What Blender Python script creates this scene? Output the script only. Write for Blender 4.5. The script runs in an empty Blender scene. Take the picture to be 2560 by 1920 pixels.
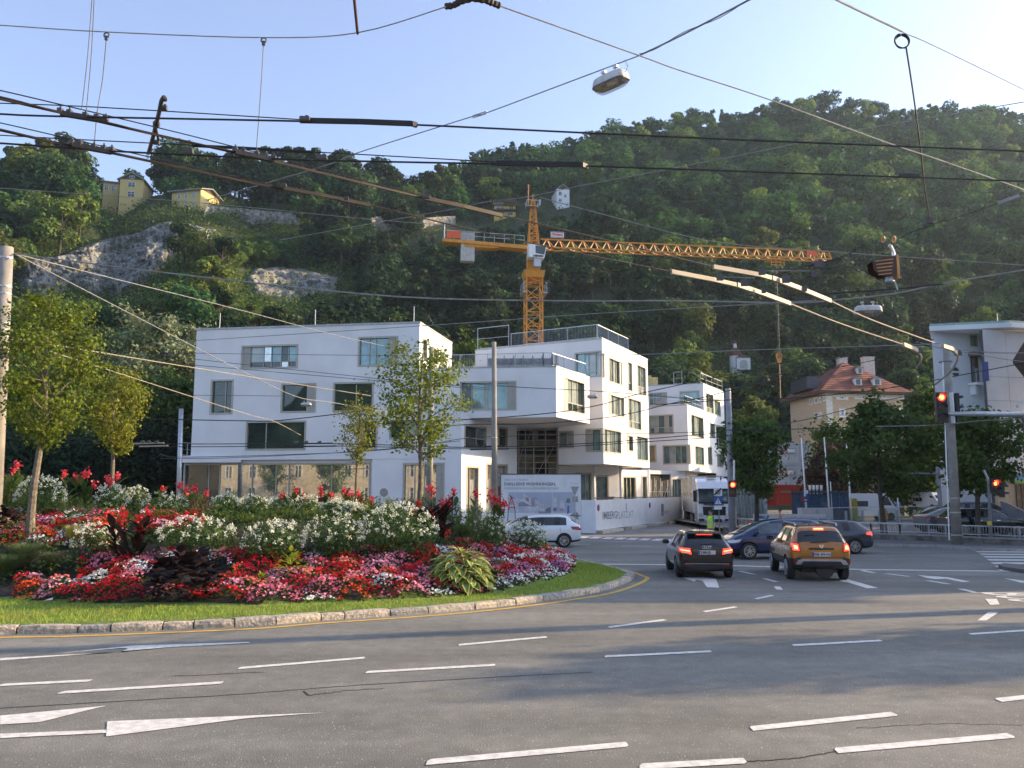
import bpy, math, random
import numpy as np
from mathutils import Vector, Matrix, noise
# camera, world, sun
S = bpy.context.scene
FPX = 2100.0; HCAM = 2.6; PITCH = math.atan(272 / FPX)
cam_d = bpy.data.cameras.new('camera'); cam = bpy.data.objects.new('camera', cam_d)
S.collection.objects.link(cam); S.camera = cam
cam.location = (0, 0, HCAM); cam.rotation_euler = (math.pi / 2 + PITCH, 0, 0)
cam_d.sensor_width = 36; cam_d.lens = 36 * FPX / 2560; cam_d.clip_end = 3000; cam_d.clip_start = 0.1
SUN_AZ = math.radians(76); SUN_EL = math.radians(19)        # azimuth clockwise from +Y
W = bpy.data.worlds.new("World"); S.world = W; W.use_nodes = True
wn = W.node_tree.nodes; wl = W.node_tree.links; wn.clear()
sky = wn.new('ShaderNodeTexSky'); sky.sky_type = 'NISHITA'; sky.sun_disc = False
sky.sun_elevation = SUN_EL; sky.sun_rotation = SUN_AZ
sky.air_density = 1.0; sky.dust_density = 3.0; sky.ozone_density = 5.0; sky.altitude = 400
bg = wn.new('ShaderNodeBackground'); bg.inputs[1].default_value = 0.086; shs = wn.new('ShaderNodeHueSaturation'); shs.inputs['Hue'].default_value = .505; shs.inputs['Saturation'].default_value = .75
wo = wn.new('ShaderNodeOutputWorld')
wl.new(sky.outputs[0], shs.inputs['Color']); wl.new(shs.outputs[0], bg.inputs[0]); wl.new(bg.outputs[0], wo.inputs[0])
sd = bpy.data.lights.new('sun', 'SUN'); sd.energy = 2.1; sd.angle = math.radians(0.6); sd.color = (1.0, 0.72, 0.40)
sun = bpy.data.objects.new('sun', sd); S.collection.objects.link(sun)
sdir = Vector((math.sin(SUN_AZ) * math.cos(SUN_EL), math.cos(SUN_AZ) * math.cos(SUN_EL), math.sin(SUN_EL)))
sun.rotation_euler = sdir.to_track_quat('Z', 'Y').to_euler(); sun.location = (60, 10, 60)
S.view_settings.view_transform = 'Standard'; S.view_settings.look = 'None'
S.view_settings.gamma = 1; S.view_settings.exposure = 2.22; S.view_settings.use_curve_mapping = False
try:
 S.cycles.max_bounces = 6; S.cycles.transparent_max_bounces = 8; S.cycles.use_denoising = True
 S.cycles.diffuse_bounces = 3; S.cycles.caustics_reflective = False; S.cycles.caustics_refractive = False
except Exception: pass
# geometry of the view (real positions in metres)
cP, sP = math.cos(PITCH), math.sin(PITCH)
def ray(px, py):
 u = (px - 1280) / FPX; v = (960 - py) / FPX
 return Vector((u, cP - v * sP, sP + v * cP))
def P(px, py, Y):
 d = ray(px, py); return Vector((0, 0, HCAM)) + d * (Y / d.y)
def G(px, py, z=0.0):
 d = ray(px, py); return Vector((0, 0, HCAM)) + d * ((z - HCAM) / d.z)
rnd = random.Random(7); nrng = np.random.default_rng(7)
# materials
MATS = {}
def mat(name, col, rough=.6, metal=0., var=.12, scale=4., bump=0., bscale=30., coat=0., emit=None, estr=0., col2=None, spec=None, island=0., transl=0., objvar=0., hue=0.):
 if name in MATS: return MATS[name]
 m = bpy.data.materials.new(name); m.use_nodes = True; n = m.node_tree.nodes; l = m.node_tree.links
 b = n['Principled BSDF']; out = n['Material Output']
 b.inputs['Roughness'].default_value = rough; b.inputs['Metallic'].default_value = metal
 if spec is not None: b.inputs['Specular IOR Level'].default_value = spec
 if coat: b.inputs['Coat Weight'].default_value = coat; b.inputs['Coat Roughness'].default_value = .04
 tc = n.new('ShaderNodeTexCoord'); nz = n.new('ShaderNodeTexNoise'); nz.inputs['Scale'].default_value = scale; nz.inputs['Detail'].default_value = 5
 l.new(tc.outputs['Object'], nz.inputs['Vector'])
 rp = n.new('ShaderNodeValToRGB')
 c = Vector(col[:3]); d = Vector(col2[:3]) if col2 else c * (1 - 2 * var)
 u = c if col2 else c * (1 + var)
 rp.color_ramp.elements[0].position = .3; rp.color_ramp.elements[1].position = .7
 rp.color_ramp.elements[0].color = (*d, 1); rp.color_ramp.elements[1].color = (*u, 1)
 l.new(nz.outputs[0], rp.inputs[0]); src = rp.outputs[0]
 if island or objvar:
  hs = n.new('ShaderNodeHueSaturation')
  if island:
   ge = n.new('ShaderNodeNewGeometry'); r = ge.outputs['Random Per Island']; amt = island
  else:
   oi = n.new('ShaderNodeObjectInfo'); r = oi.outputs['Random']; amt = objvar
  mr = n.new('ShaderNodeMapRange'); mr.inputs['To Min'].default_value = 1 - amt; mr.inputs['To Max'].default_value = 1 + amt
  l.new(r, mr.inputs[0]); l.new(mr.outputs[0], hs.inputs['Value'])
  if island and objvar:
   oi = n.new('ShaderNodeObjectInfo'); m2 = n.new('ShaderNodeMapRange'); m2.inputs['To Min'].default_value = 1 - objvar; m2.inputs['To Max'].default_value = 1 + objvar
   mm = n.new('ShaderNodeMath'); mm.operation = 'MULTIPLY'; l.new(oi.outputs['Random'], m2.inputs[0]); l.new(m2.outputs[0], mm.inputs[0]); l.new(mr.outputs[0], mm.inputs[1]); l.new(mm.outputs[0], hs.inputs['Value'])
   m3 = n.new('ShaderNodeMapRange'); m3.inputs['To Min'].default_value = .5 - hue; m3.inputs['To Max'].default_value = .5 + hue * .6; l.new(oi.outputs['Random'], m3.inputs[0]); l.new(m3.outputs[0], hs.inputs['Hue'])
  l.new(src, hs.inputs['Color']); src = hs.outputs[0]
 l.new(src, b.inputs['Base Color'])
 if bump:
  n2 = n.new('ShaderNodeTexNoise'); n2.inputs['Scale'].default_value = bscale; n2.inputs['Detail'].default_value = 4
  l.new(tc.outputs['Object'], n2.inputs['Vector']); bp = n.new('ShaderNodeBump'); bp.inputs['Strength'].default_value = bump; bp.inputs['Distance'].default_value = .05
  l.new(n2.outputs[0], bp.inputs['Height']); l.new(bp.outputs[0], b.inputs['Normal'])
 if emit:
  b.inputs['Emission Color'].default_value = (*emit, 1); b.inputs['Emission Strength'].default_value = estr
 if transl:
  tr = n.new('ShaderNodeBsdfTranslucent'); l.new(src, tr.inputs[0]); mx = n.new('ShaderNodeMixShader'); mx.inputs[0].default_value = transl
  l.new(b.outputs[0], mx.inputs[1]); l.new(tr.outputs[0], mx.inputs[2]); l.new(mx.outputs[0], out.inputs[0])
 MATS[name] = m; return m
def leafmat(name, col, col2, transl=.4, island=.3, scale=.6, objvar=.12, rough=.65, hue=0.):
 return mat(name, col, rough=rough, col2=col2, island=island, transl=transl, scale=scale, objvar=objvar, spec=.2, hue=hue)
# objects
ROOTM = {}
def tag(o, label=None, cat=None, group=None, kind=None):
 if label: o['label'] = label
 if cat: o['category'] = cat
 if group: o['group'] = group
 if kind: o['kind'] = kind
 return o
def thing(name, label, cat, loc=(0, 0, 0), rz=0, group=None, kind=None):
 o = bpy.data.objects.new(name, None); S.collection.objects.link(o); o.location = loc; o.rotation_euler = (0, 0, rz); o.empty_display_size = .2
 ROOTM[o.name] = Matrix.Translation(Vector(loc)) @ Matrix.Rotation(rz, 4, 'Z')
 return tag(o, label, cat, group, kind)
def xform(parent):
 return ROOTM.get(parent.name) if parent is not None else None
class MB:
 def __init__(s): s.v = []; s.f = []; s.m = []
 def add(s, vs, fs, mi=0):
  k = len(s.v); s.v += [tuple(v) for v in vs]; s.f += [tuple(k + i for i in f) for f in fs]; s.m += [mi] * len(fs)
 def box(s, c, d, rz=0, mi=0, R=None):
  x, y, z = d[0] / 2, d[1] / 2, d[2] / 2
  R = R or Matrix.Rotation(rz, 3, 'Z'); c = Vector(c)
  vs = [c + R @ Vector((a * x, b * y, e * z)) for a in (-1, 1) for b in (-1, 1) for e in (-1, 1)]
  s.add(vs, [(0, 1, 3, 2), (4, 6, 7, 5), (0, 4, 5, 1), (2, 3, 7, 6), (0, 2, 6, 4), (1, 5, 7, 3)], mi)
 def beam(s, a, b, w, h=None, mi=0, up=(0, 0, 1)):
  a = Vector(a); b = Vector(b); h = h or w; d = (b - a); L = d.length
  if L < 1e-6: return
  d.normalize(); u = Vector(up)
  if abs(d.dot(u)) > .98: u = Vector((0, 1, 0))
  sd_ = d.cross(u).normalized(); u = sd_.cross(d)
  vs = [p + sd_ * (i * w / 2) + u * (j * h / 2) for p in (a, b) for i, j in ((-1, -1), (1, -1), (1, 1), (-1, 1))]
  s.add(vs, [(0, 1, 2, 3), (7, 6, 5, 4), (0, 4, 5, 1), (1, 5, 6, 2), (2, 6, 7, 3), (3, 7, 4, 0)], mi)
 def tube(s, pts, r, seg=6, mi=0, cap=True):
  pts = [Vector(p) for p in pts]; n = len(pts); rs = r if isinstance(r, (list, tuple)) else [r] * n
  d0 = (pts[1] - pts[0]).normalized(); u = Vector((0, 0, 1)) if abs(d0.z) < .9 else Vector((1, 0, 0))
  vs = []
  for i, p in enumerate(pts):
   d = (pts[min(i + 1, n - 1)] - pts[max(i - 1, 0)]).normalized()
   a = d.cross(u).normalized(); b = d.cross(a).normalized()
   if a.length < .5: a = Vector((1, 0, 0)); b = Vector((0, 1, 0))
   for k in range(seg):
    t = 2 * math.pi * k / seg; vs.append(p + a * (math.cos(t) * rs[i]) + b * (math.sin(t) * rs[i]))
  fs = [(i * seg + k, i * seg + (k + 1) % seg, (i + 1) * seg + (k + 1) % seg, (i + 1) * seg + k) for i in range(n - 1) for k in range(seg)]
  if cap: fs += [tuple(range(seg))[::-1], tuple(range((n - 1) * seg, n * seg))]
  s.add(vs, fs, mi)
 def prism(s, poly, z0, z1, mi=0):
  n = len(poly); vs = [(p[0], p[1], z0) for p in poly] + [(p[0], p[1], z1) for p in poly]
  s.add(vs, [tuple(range(n))[::-1], tuple(range(n, 2 * n))] + [(i, (i + 1) % n, n + (i + 1) % n, n + i) for i in range(n)], mi)
 def poly(s, pts, mi=0): s.add(pts, [tuple(range(len(pts)))], mi)
 def ring(s, c, r, t, axis='Y', seg=24, mi=0, a0=0, a1=2 * math.pi):
  pts = []
  for k in range(seg + 1):
   a = a0 + (a1 - a0) * k / seg; q = (math.cos(a) * r, math.sin(a) * r)
   pts.append(Vector(c) + (Vector((q[0], 0, q[1])) if axis == 'Y' else Vector((0, q[0], q[1])) if axis == 'X' else Vector((q[0], q[1], 0))))
  s.tube(pts, t, 5, mi, cap=False)
 def disc(s, c, r, axis, thick, seg=20, mi=0, r2=None):
  c = Vector(c); a = Vector(axis).normalized(); s.tube([c - a * thick / 2, c + a * thick / 2], [r, r2 or r], seg, mi)
def obj(name, mb, m, parent=None, smooth=False, local=False, label=None, kind=None, par_root=None):
 me = bpy.data.meshes.new(name); vs = mb.v; root = par_root or parent
 if parent is not None and not local:
  M_ = None; p = parent
  while p is not None:
   if p.name in ROOTM: M_ = ROOTM[p.name]; break
   p = p.parent
  if M_ is not None:
   I = M_.inverted(); vs = [tuple(I @ Vector(v)) for v in vs]
 me.from_pydata(vs, [], mb.f)
 ms = m if isinstance(m, (list, tuple)) else [m]
 for q in ms: me.materials.append(q)
 if len(ms) > 1: me.polygons.foreach_set('material_index', mb.m)
 if smooth: me.polygons.foreach_set('use_smooth', [True] * len(me.polygons))
 me.update()
 o = bpy.data.objects.new(name, me); S.collection.objects.link(o)
 if parent is not None: o.parent = parent
 if label: o['label'] = label
 if kind: o['kind'] = kind
 return o
def npobj(name, V, F, m, parent=None, loc=None, mi=None, kind=None, label=None):
 me = bpy.data.meshes.new(name); k = F.shape[1]
 me.vertices.add(len(V)); me.vertices.foreach_set('co', np.ascontiguousarray(V, dtype=np.float32).ravel())
 me.loops.add(F.size); me.loops.foreach_set('vertex_index', np.ascontiguousarray(F, dtype=np.int32).ravel())
 me.polygons.add(len(F)); me.polygons.foreach_set('loop_start', np.arange(0, F.size, k, dtype=np.int32))
 for q in (m if isinstance(m, (list, tuple)) else [m]): me.materials.append(q)
 if mi is not None: me.polygons.foreach_set('material_index', np.ascontiguousarray(mi, dtype=np.int32))
 me.update(calc_edges=True)
 o = bpy.data.objects.new(name, me); S.collection.objects.link(o)
 if loc is not None: o.location = loc
 if parent is not None: o.parent = parent
 if kind: o['kind'] = kind
 if label: o['label'] = label
 return o
def quads(C, N, s, asp=1., rng=nrng, fold=.15):
 """leaf shaped quads: centres C, normals N, sizes s"""
 n = len(C); N = N / (np.linalg.norm(N, axis=1, keepdims=True) + 1e-9)
 R = rng.normal(size=(n, 3)); T = np.cross(N, R); T /= (np.linalg.norm(T, axis=1, keepdims=True) + 1e-9); B = np.cross(N, T)
 s = np.asarray(s).reshape(-1, 1) * np.ones((n, 1))
 V = np.stack([C - T * s, C - B * s * asp * .6 + N * s * fold, C + T * s, C + B * s * asp * .6 + N * s * fold], axis=1).reshape(-1, 3)
 return V, np.arange(4 * n).reshape(n, 4)
def ell_pts(n, c, r, rng=nrng, inner=.55, up=.35):
 d = rng.normal(size=(n, 3)); d /= np.linalg.norm(d, axis=1, keepdims=True)
 rad = inner + (1 - inner) * rng.random((n, 1)) ** .6
 C = np.asarray(c) + d * rad * np.asarray(r); N = d + rng.normal(size=(n, 3)) * .55; N[:, 2] += up
 return C, N
def copy_tree(o, parent=None):
 c = o.copy(); S.collection.objects.link(c); c.parent = parent
 for ch in list(o.children): copy_tree(ch, c)
 return c
FONT = {}
def text_mesh(txt, size, m, parent, origin, xdir, updir=(0, 0, 1), name='lettering', bold=0., align='LEFT', sx=1., world=True):
 cu = bpy.data.curves.new(name, 'FONT'); cu.body = txt; cu.size = size; cu.align_x = align; cu.offset = bold; cu.resolution_u = 2
 t = bpy.data.objects.new(name, cu); S.collection.objects.link(t)
 dg = bpy.context.evaluated_depsgraph_get(); me = bpy.data.meshes.new_from_object(t.evaluated_get(dg)); bpy.data.objects.remove(t)
 X = Vector(xdir).normalized(); U = Vector(updir).normalized(); O = Vector(origin)
 M_ = None
 if world:
  p = parent
  while p is not None:
   if p.name in ROOTM: M_ = ROOTM[p.name].inverted(); break
   p = p.parent
 for v in me.vertices:
  q = O + X * (v.co.x * sx) + U * v.co.y; v.co = M_ @ q if M_ is not None else q
 me.materials.clear(); me.materials.append(m)
 o = bpy.data.objects.new(name, me); S.collection.objects.link(o); o.parent = parent; return o
white_wall = mat('white_render', (.80, .79, .78), rough=.9, var=.05, scale=.45, bump=.05, bscale=60)
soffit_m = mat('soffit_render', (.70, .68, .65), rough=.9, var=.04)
taupe = mat('taupe_metal', (.42, .40, .34), rough=.45, metal=.3, var=.05)
glass_dark = mat('dark_glass', (.030, .050, .044), rough=.02, var=.25, scale=.7, spec=.9)
glass_teal = mat('teal_glass', (.20, .29, .29), rough=.03, var=.2, scale=.9, spec=1.0, metal=.45)
glass_win = mat('old_window_glass', (.05, .06, .07), rough=.05, var=.3, scale=2, spec=.9)
steel = mat('galvanised_steel', (.48, .50, .52), rough=.42, metal=.75, var=.1, scale=8)
dsteel = mat('dark_steel', (.10, .10, .11), rough=.5, metal=.5, var=.15)
blackp = mat('black_plastic', (.018, .018, .02), rough=.45, var=.2)
rubber = mat('tyre_rubber', (.02, .02, .021), rough=.85, var=.2, scale=20)
concrete = mat('concrete', (.34, .325, .30), rough=.9, var=.12, scale=3, bump=.2, bscale=40)
conc_pole = mat('pole_concrete', (.29, .27, .24), rough=.85, var=.14, scale=2.2, bump=.12, bscale=50)
dark_in = mat('dark_interior', (.035, .033, .03), rough=.9, var=.3, scale=1.5)  # stands for shade inside openings; also the dark kerb joint bed
white_paint = mat('white_paint', (.78, .78, .76), rough=.5, var=.05)
bark = mat('bark', (.20, .165, .12), rough=.9, var=.3, scale=9, bump=.4, bscale=30)
bark_dark = mat('dark_bark', (.075, .06, .045), rough=.9, var=.3, scale=8, bump=.4, bscale=30)
# ground, road, pavements
def asphalt(name, c1, c2, fleck=.28, worn=.0):
 m = bpy.data.materials.new(name); m.use_nodes = True; n = m.node_tree.nodes; l = m.node_tree.links; b = n['Principled BSDF']
 tc = n.new('ShaderNodeTexCoord')
 def nz(sc, det=4):
  q = n.new('ShaderNodeTexNoise'); q.inputs['Scale'].default_value = sc; q.inputs['Detail'].default_value = det; l.new(tc.outputs['Object'], q.inputs['Vector']); return q
 big = nz(.35, 5); mid = nz(3.5, 6); fine = nz(55, 3)
 r1 = n.new('ShaderNodeValToRGB'); r1.color_ramp.elements[0].position = .32; r1.color_ramp.elements[1].position = .68
 r1.color_ramp.elements[0].color = (*c1, 1); r1.color_ramp.elements[1].color = (*c2, 1); l.new(big.outputs[0], r1.inputs[0])
 mp = n.new('ShaderNodeMapping'); mp.inputs['Scale'].default_value = (.05, .8, 1); mp.inputs['Rotation'].default_value = (0, 0, math.radians(-12)); l.new(tc.outputs['Object'], mp.inputs[0])
 tr = n.new('ShaderNodeTexNoise'); tr.inputs['Scale'].default_value = 1.2; tr.inputs['Detail'].default_value = 5; l.new(mp.outputs[0], tr.inputs['Vector'])
 def mul(a, src, lo, hi):
  mr = n.new('ShaderNodeMapRange'); mr.inputs['From Min'].default_value = .3; mr.inputs['From Max'].default_value = .7; mr.inputs['To Min'].default_value = lo; mr.inputs['To Max'].default_value = hi; l.new(src, mr.inputs[0])
  x = n.new('ShaderNodeMix'); x.data_type = 'RGBA'; x.blend_type = 'MULTIPLY'; x.inputs[0].default_value = 1; l.new(a, x.inputs[6]); l.new(mr.outputs[0], x.inputs[7]); return x.outputs[2]
 c = mul(r1.outputs[0], tr.outputs[0], .76, 1.18); c = mul(c, mid.outputs[0], .86, 1.12); c = mul(c, fine.outputs[0], .68, 1.3)
 vo = n.new('ShaderNodeTexVoronoi'); vo.inputs['Scale'].default_value = 26; l.new(tc.outputs['Object'], vo.inputs['Vector'])
 lt = n.new('ShaderNodeMath'); lt.operation = 'LESS_THAN'; lt.inputs[1].default_value = .17; l.new(vo.outputs['Distance'], lt.inputs[0])
 sp = n.new('ShaderNodeSeparateColor'); l.new(vo.outputs['Color'], sp.inputs[0]); gt = n.new('ShaderNodeMath'); gt.operation = 'GREATER_THAN'; gt.inputs[1].default_value = .66; l.new(sp.outputs[0], gt.inputs[0])
 an = n.new('ShaderNodeMath'); an.operation = 'MULTIPLY'; l.new(lt.outputs[0], an.inputs[0]); l.new(gt.outputs[0], an.inputs[1])
 mx = n.new('ShaderNodeMix'); mx.data_type = 'RGBA'; l.new(an.outputs[0], mx.inputs[0]); l.new(c, mx.inputs[6]); mx.inputs[7].default_value = (fleck, fleck * .97, fleck * .9, 1)
 l.new(mx.outputs[2], b.inputs['Base Color']); b.inputs['Roughness'].default_value = .82; b.inputs['Specular IOR Level'].default_value = .35
 bp = n.new('ShaderNodeBump'); bp.inputs['Strength'].default_value = .5; bp.inputs['Distance'].default_value = .012; l.new(fine.outputs[0], bp.inputs['Height']); l.new(bp.outputs[0], b.inputs['Normal'])
 MATS[name] = m; return m
asph = asphalt('asphalt', (.150, .148, .132), (.200, .197, .176), fleck=.5)
asph2 = asphalt('light_asphalt', (.16, .155, .15), (.20, .195, .19), fleck=.3)
ground_m = mat('grit_ground', (.16, .15, .13), rough=.95, var=.2, scale=.5)
mb = MB(); mb.poly([(-700, -220, -.04), (900, -220, -.04), (900, 620, -.04), (-700, 620, -.04)]); obj('ground', mb, ground_m, kind='structure')
road = thing('road', None, None, (0, 0, 0), kind='structure')
mb = MB(); mb.poly([(-90, -14, 0), (60, -14, 0), (60, 39.2, 0), (23.8, 39.0, 0), (20.2, 42.6, 0), (17.2, 44.6, 0), (13.2, 50.0, 0), (13.6, 100, 0), (-90, 100, 0)]); obj('asphalt_surface', mb, asph, road)
mb = MB(); mb.poly([(-8, 51.0, .004), (5.2, 46.2, .004), (13.0, 44.6, .004), (13.6, 100, .004), (9, 100, .004)]); obj('pale_asphalt', mb, asph2, road)
mark_m = mat('marking_paint', (.66, .65, .61), rough=.7, var=.13, scale=9, bump=.15, bscale=60)
yel_m = mat('yellow_marking_paint', (.62, .38, .06), rough=.7, var=.12, scale=5)
def mark(name, pts, z=.008, m=None):
 mb = MB(); q = [G(x, y, z) for x, y in pts]; mb.poly(q); obj(name, mb, m or mark_m, road)
def dash(x0, y0, x1, y1, w=.15, name='lane_dash', skew=.0):
 a = G(x0, y0, .008); b = G(x1, y1, .008); d = (b - a).normalized(); n_ = Vector((-d.y, d.x, 0)) * w / 2
 k = d * w * .45
 mb = MB(); mb.poly([a - n_ - k * .4, b - n_ - k * .7, b - n_ * .5 - k * .1, b + n_ + k * .2, a + n_ + k * .7, a + n_ * .4 + k * .1]); obj(name, mb, mark_m, road)
for q in [(597, 1670, 912, 1644), (916, 1680, 1238, 1662), (0, 1712, 227, 1701), (150, 1731, 557, 1706),
  (1147, 1612, 1367, 1592), (1522, 1568, 1663, 1549), (1760, 1529, 1840, 1517), (1512, 1641, 1778, 1628),
  (1982, 1613, 2204, 1601), (2425, 1585, 2620, 1572), (1890, 1497, 1931, 1488)]:
 dash(*q)
for q in [(1878, 1821, 2238, 1784), (1068, 1905, 1569, 1860), (2090, 1876, 2530, 1838), (1600, 1916, 1864, 1901), (2495, 1750, 2640, 1734)]:
 dash(*q, w=.17)
for q in [(1850, 1428, 1887, 1436), (1911, 1446, 1941, 1455), (1943, 1466, 1949, 1474), (2216, 1434, 2272, 1441), (2318, 1451, 2372, 1460),
  (2402, 1472, 2440, 1482), (2408, 1505, 2438, 1531), (2450, 1550, 2480, 1535), (2404, 1474, 2447, 1483)][:6]:
 dash(*q, w=.17)
mark('lane_dash', [(2463, 1497), (2492, 1497), (2499, 1511), (2475, 1512)])
mark('lane_dash', [(2443, 1551), (2471, 1530), (2496, 1531), (2466, 1551)])
def line(name, pts, w=.15, m=None, z=.008):
 q = [G(x, y, z) for x, y in pts]; mb = MB(); L = []; R = []
 for i, p in enumerate(q):
  d = (q[min(i + 1, len(q) - 1)] - q[max(i - 1, 0)]).normalized(); n_ = Vector((-d.y, d.x, 0)) * w / 2; L.append(p + n_); R.append(p - n_)
 for i in range(len(q) - 1): mb.poly([R[i], R[i + 1], L[i + 1], L[i]])
 obj(name, mb, m or mark_m, road)
line('stop_line', [(1500, 1410), (1800, 1413), (2170, 1424), (2520, 1428)], w=.32)
line('edge_line', [(1440, 1350), (1580, 1355)], w=.12); line('lane_dash', [(1435, 1361), (1475, 1361)], w=.12); line('lane_dash', [(1555, 1364), (1628, 1366)], w=.12)
line('lane_dash', [(2085, 1375), (2208, 1378)], w=.12); line('lane_dash', [(1868, 1386), (1950, 1389)], w=.12)
for i in range(9):
 x0 = 1455 + i * 31; mark('zebra_bar', [(x0, 1341 + i * .9), (x0 + 20, 1341.6 + i * .9), (x0 + 8, 1346 + i * 1.0), (x0 - 16, 1345 + i * 1.0)])
for i in range(7):
 y = 1378 + i * 5.6 + i * i * .33; mark('zebra_bar', [(2438 + i * 9.5, y), (2700, y + 1.5), (2700, y + 4.6 + i * .3), (2446 + i * 9.5, y + 2.6 + i * .3)])
mark('turn_arrow', [(140, 1634), (330, 1614), (420, 1611), (620, 1605), (626, 1607), (430, 1617), (330, 1627), (190, 1637), (0, 1651), (0, 1645), (300, 1630), (322, 1621), (300, 1620)])
mark('turn_arrow', [(0, 1789), (266, 1764), (200, 1780), (100, 1805), (0, 1811)])
mark('turn_arrow', [(0, 1834), (265, 1824), (265, 1832), (0, 1845)])
mark('turn_arrow', [(268, 1803), (815, 1781), (620, 1795), (265, 1841)])
mark('turn_arrow', [(1706, 1444), (1757, 1442), (1790, 1447), (1798, 1469), (1768, 1468), (1756, 1452), (1742, 1449), (1736, 1454)])
mark('turn_arrow', [(2062, 1443), (2096, 1451), (2110, 1454), (2085, 1451), (2116, 1447), (2196, 1470), (2168, 1471), (2120, 1456), (2100, 1453)][4:] + [(2100, 1448)])
mark('turn_arrow', [(2293, 1437), (2320, 1440), (2370, 1443), (2426, 1454), (2405, 1455), (2366, 1447), (2340, 1448), (2318, 1445)])
mark('turn_arrow', [(2316, 1450), (2370, 1460), (2352, 1460), (2320, 1452)][:0] or [(2510, 1445), (2560, 1452), (2640, 1458), (2640, 1464), (2550, 1456)])
mark('tail_line', [(2160, 1425), (2192, 1432), (2180, 1432), (2150, 1427)])
txt = text_mesh('BUS', 1.0, mark_m, road, (0, 0, 0), (1, 0, 0), (0, 1, 0), name='bus_lettering', world=False, bold=.02)
A = G(2448, 1480, .009); Bx = (G(2640, 1530, .009) - A); Up = (G(2500, 1468, .009) - G(2448, 1480, .009))
for v in txt.data.vertices:
 v.co = A + (Bx.normalized() * (v.co.x * 1.15) + Vector((Bx.y, -Bx.x, 0)).normalized() * (-v.co.y * 2.0))
tar = mat('tar_seam', (.022, .021, .02), rough=.8, var=.2)
def crack(pts, w, jit=3.0):
 pp = []
 for i in range(len(pts) - 1):
  n_ = 14
  for k in range(n_):
   t = k / n_; pp.append((pts[i][0] * (1 - t) + pts[i + 1][0] * t, pts[i][1] * (1 - t) + pts[i + 1][1] * t + rnd.uniform(-jit, jit) * .4))
 pp.append(pts[-1]); line('crack', pp, w, tar, .005)
crack([(0, 1770), (560, 1738), (900, 1712), (1280, 1690), (1480, 1680)], .022, 1)
crack([(760, 1728), (772, 1738), (800, 1735), (850, 1728), (960, 1720)], .02, 4)
crack([(1870, 1903), (2000, 1895), (2090, 1878)], .02, 3); crack([(2140, 1820), (2360, 1808), (2560, 1812)], .012, 4)
crack([(430, 1690), (660, 1680)], .02, 2); crack([(850, 1600), (1000, 1590), (1120, 1582)], .012, 2)
# traffic island
KP = [(-30.5, 22), (-29.5, 18.6), (-25, 16.4), (-18, 15.5), (-12, 15.25)] + [tuple(G(x, y)[:2]) for x, y in [(0, 1587), (200, 1583), (463, 1573), (640, 1565), (787, 1553), (1041, 1536), (1180, 1524), (1307, 1510), (1400, 1497), (1492, 1482), (1560, 1461), (1588, 1446)]]
KP += [(3.75, 26.9), (3.62, 28.2), (3.1, 30.2), (2.3, 32.8), (.5, 35.5), (-4, 38.5), (-10, 40.5), (-18, 40), (-26, 36), (-30, 29)]
def cr(pts, n=6, closed=True):
 out = []; N = len(pts)
 for i in range(N if closed else N - 1):
  p0, p1, p2, p3 = (Vector((*pts[(i + k) % N], 0)) if closed else Vector((*pts[max(0, min(N - 1, i + k))], 0)) for k in (-1, 0, 1, 2))
  for k in range(n):
   t = k / n; out.append(.5 * ((2 * p1) + (p2 - p0) * t + (2 * p0 - 5 * p1 + 4 * p2 - p3) * t * t + (3 * p1 - p0 - 3 * p2 + p3) * t ** 3))
 if not closed: out.append(Vector((*pts[-1], 0)))
 return out
KC = cr(KP, 6)
def inset(poly, d):
 out = []; n_ = len(poly)
 for i in range(n_):
  t = (poly[(i + 1) % n_] - poly[i - 1]); t.normalize(); out.append(poly[i] + Vector((-t.y, t.x, 0)) * d)
 return out
kerb = thing('kerb', None, None, (0, 0, 0), kind='structure')
stone_m = [mat('kerb_granite%d' % i, c, rough=.9, var=.25, scale=12, bump=.8, bscale=22) for i, c in enumerate([(.42, .38, .32), (.50, .43, .34), (.34, .32, .29), (.54, .46, .36)])]
cum = [0.0]
for i in range(len(KC)): cum.append(cum[-1] + (KC[(i + 1) % len(KC)] - KC[i]).length)
def at_len(s):
 s %= cum[-1]
 for i in range(len(KC)):
  if cum[i + 1] >= s:
   t = (s - cum[i]) / max(1e-9, cum[i + 1] - cum[i]); return KC[i].lerp(KC[(i + 1) % len(KC)], t)
s_ = 0; kr = random.Random(3)
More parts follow.
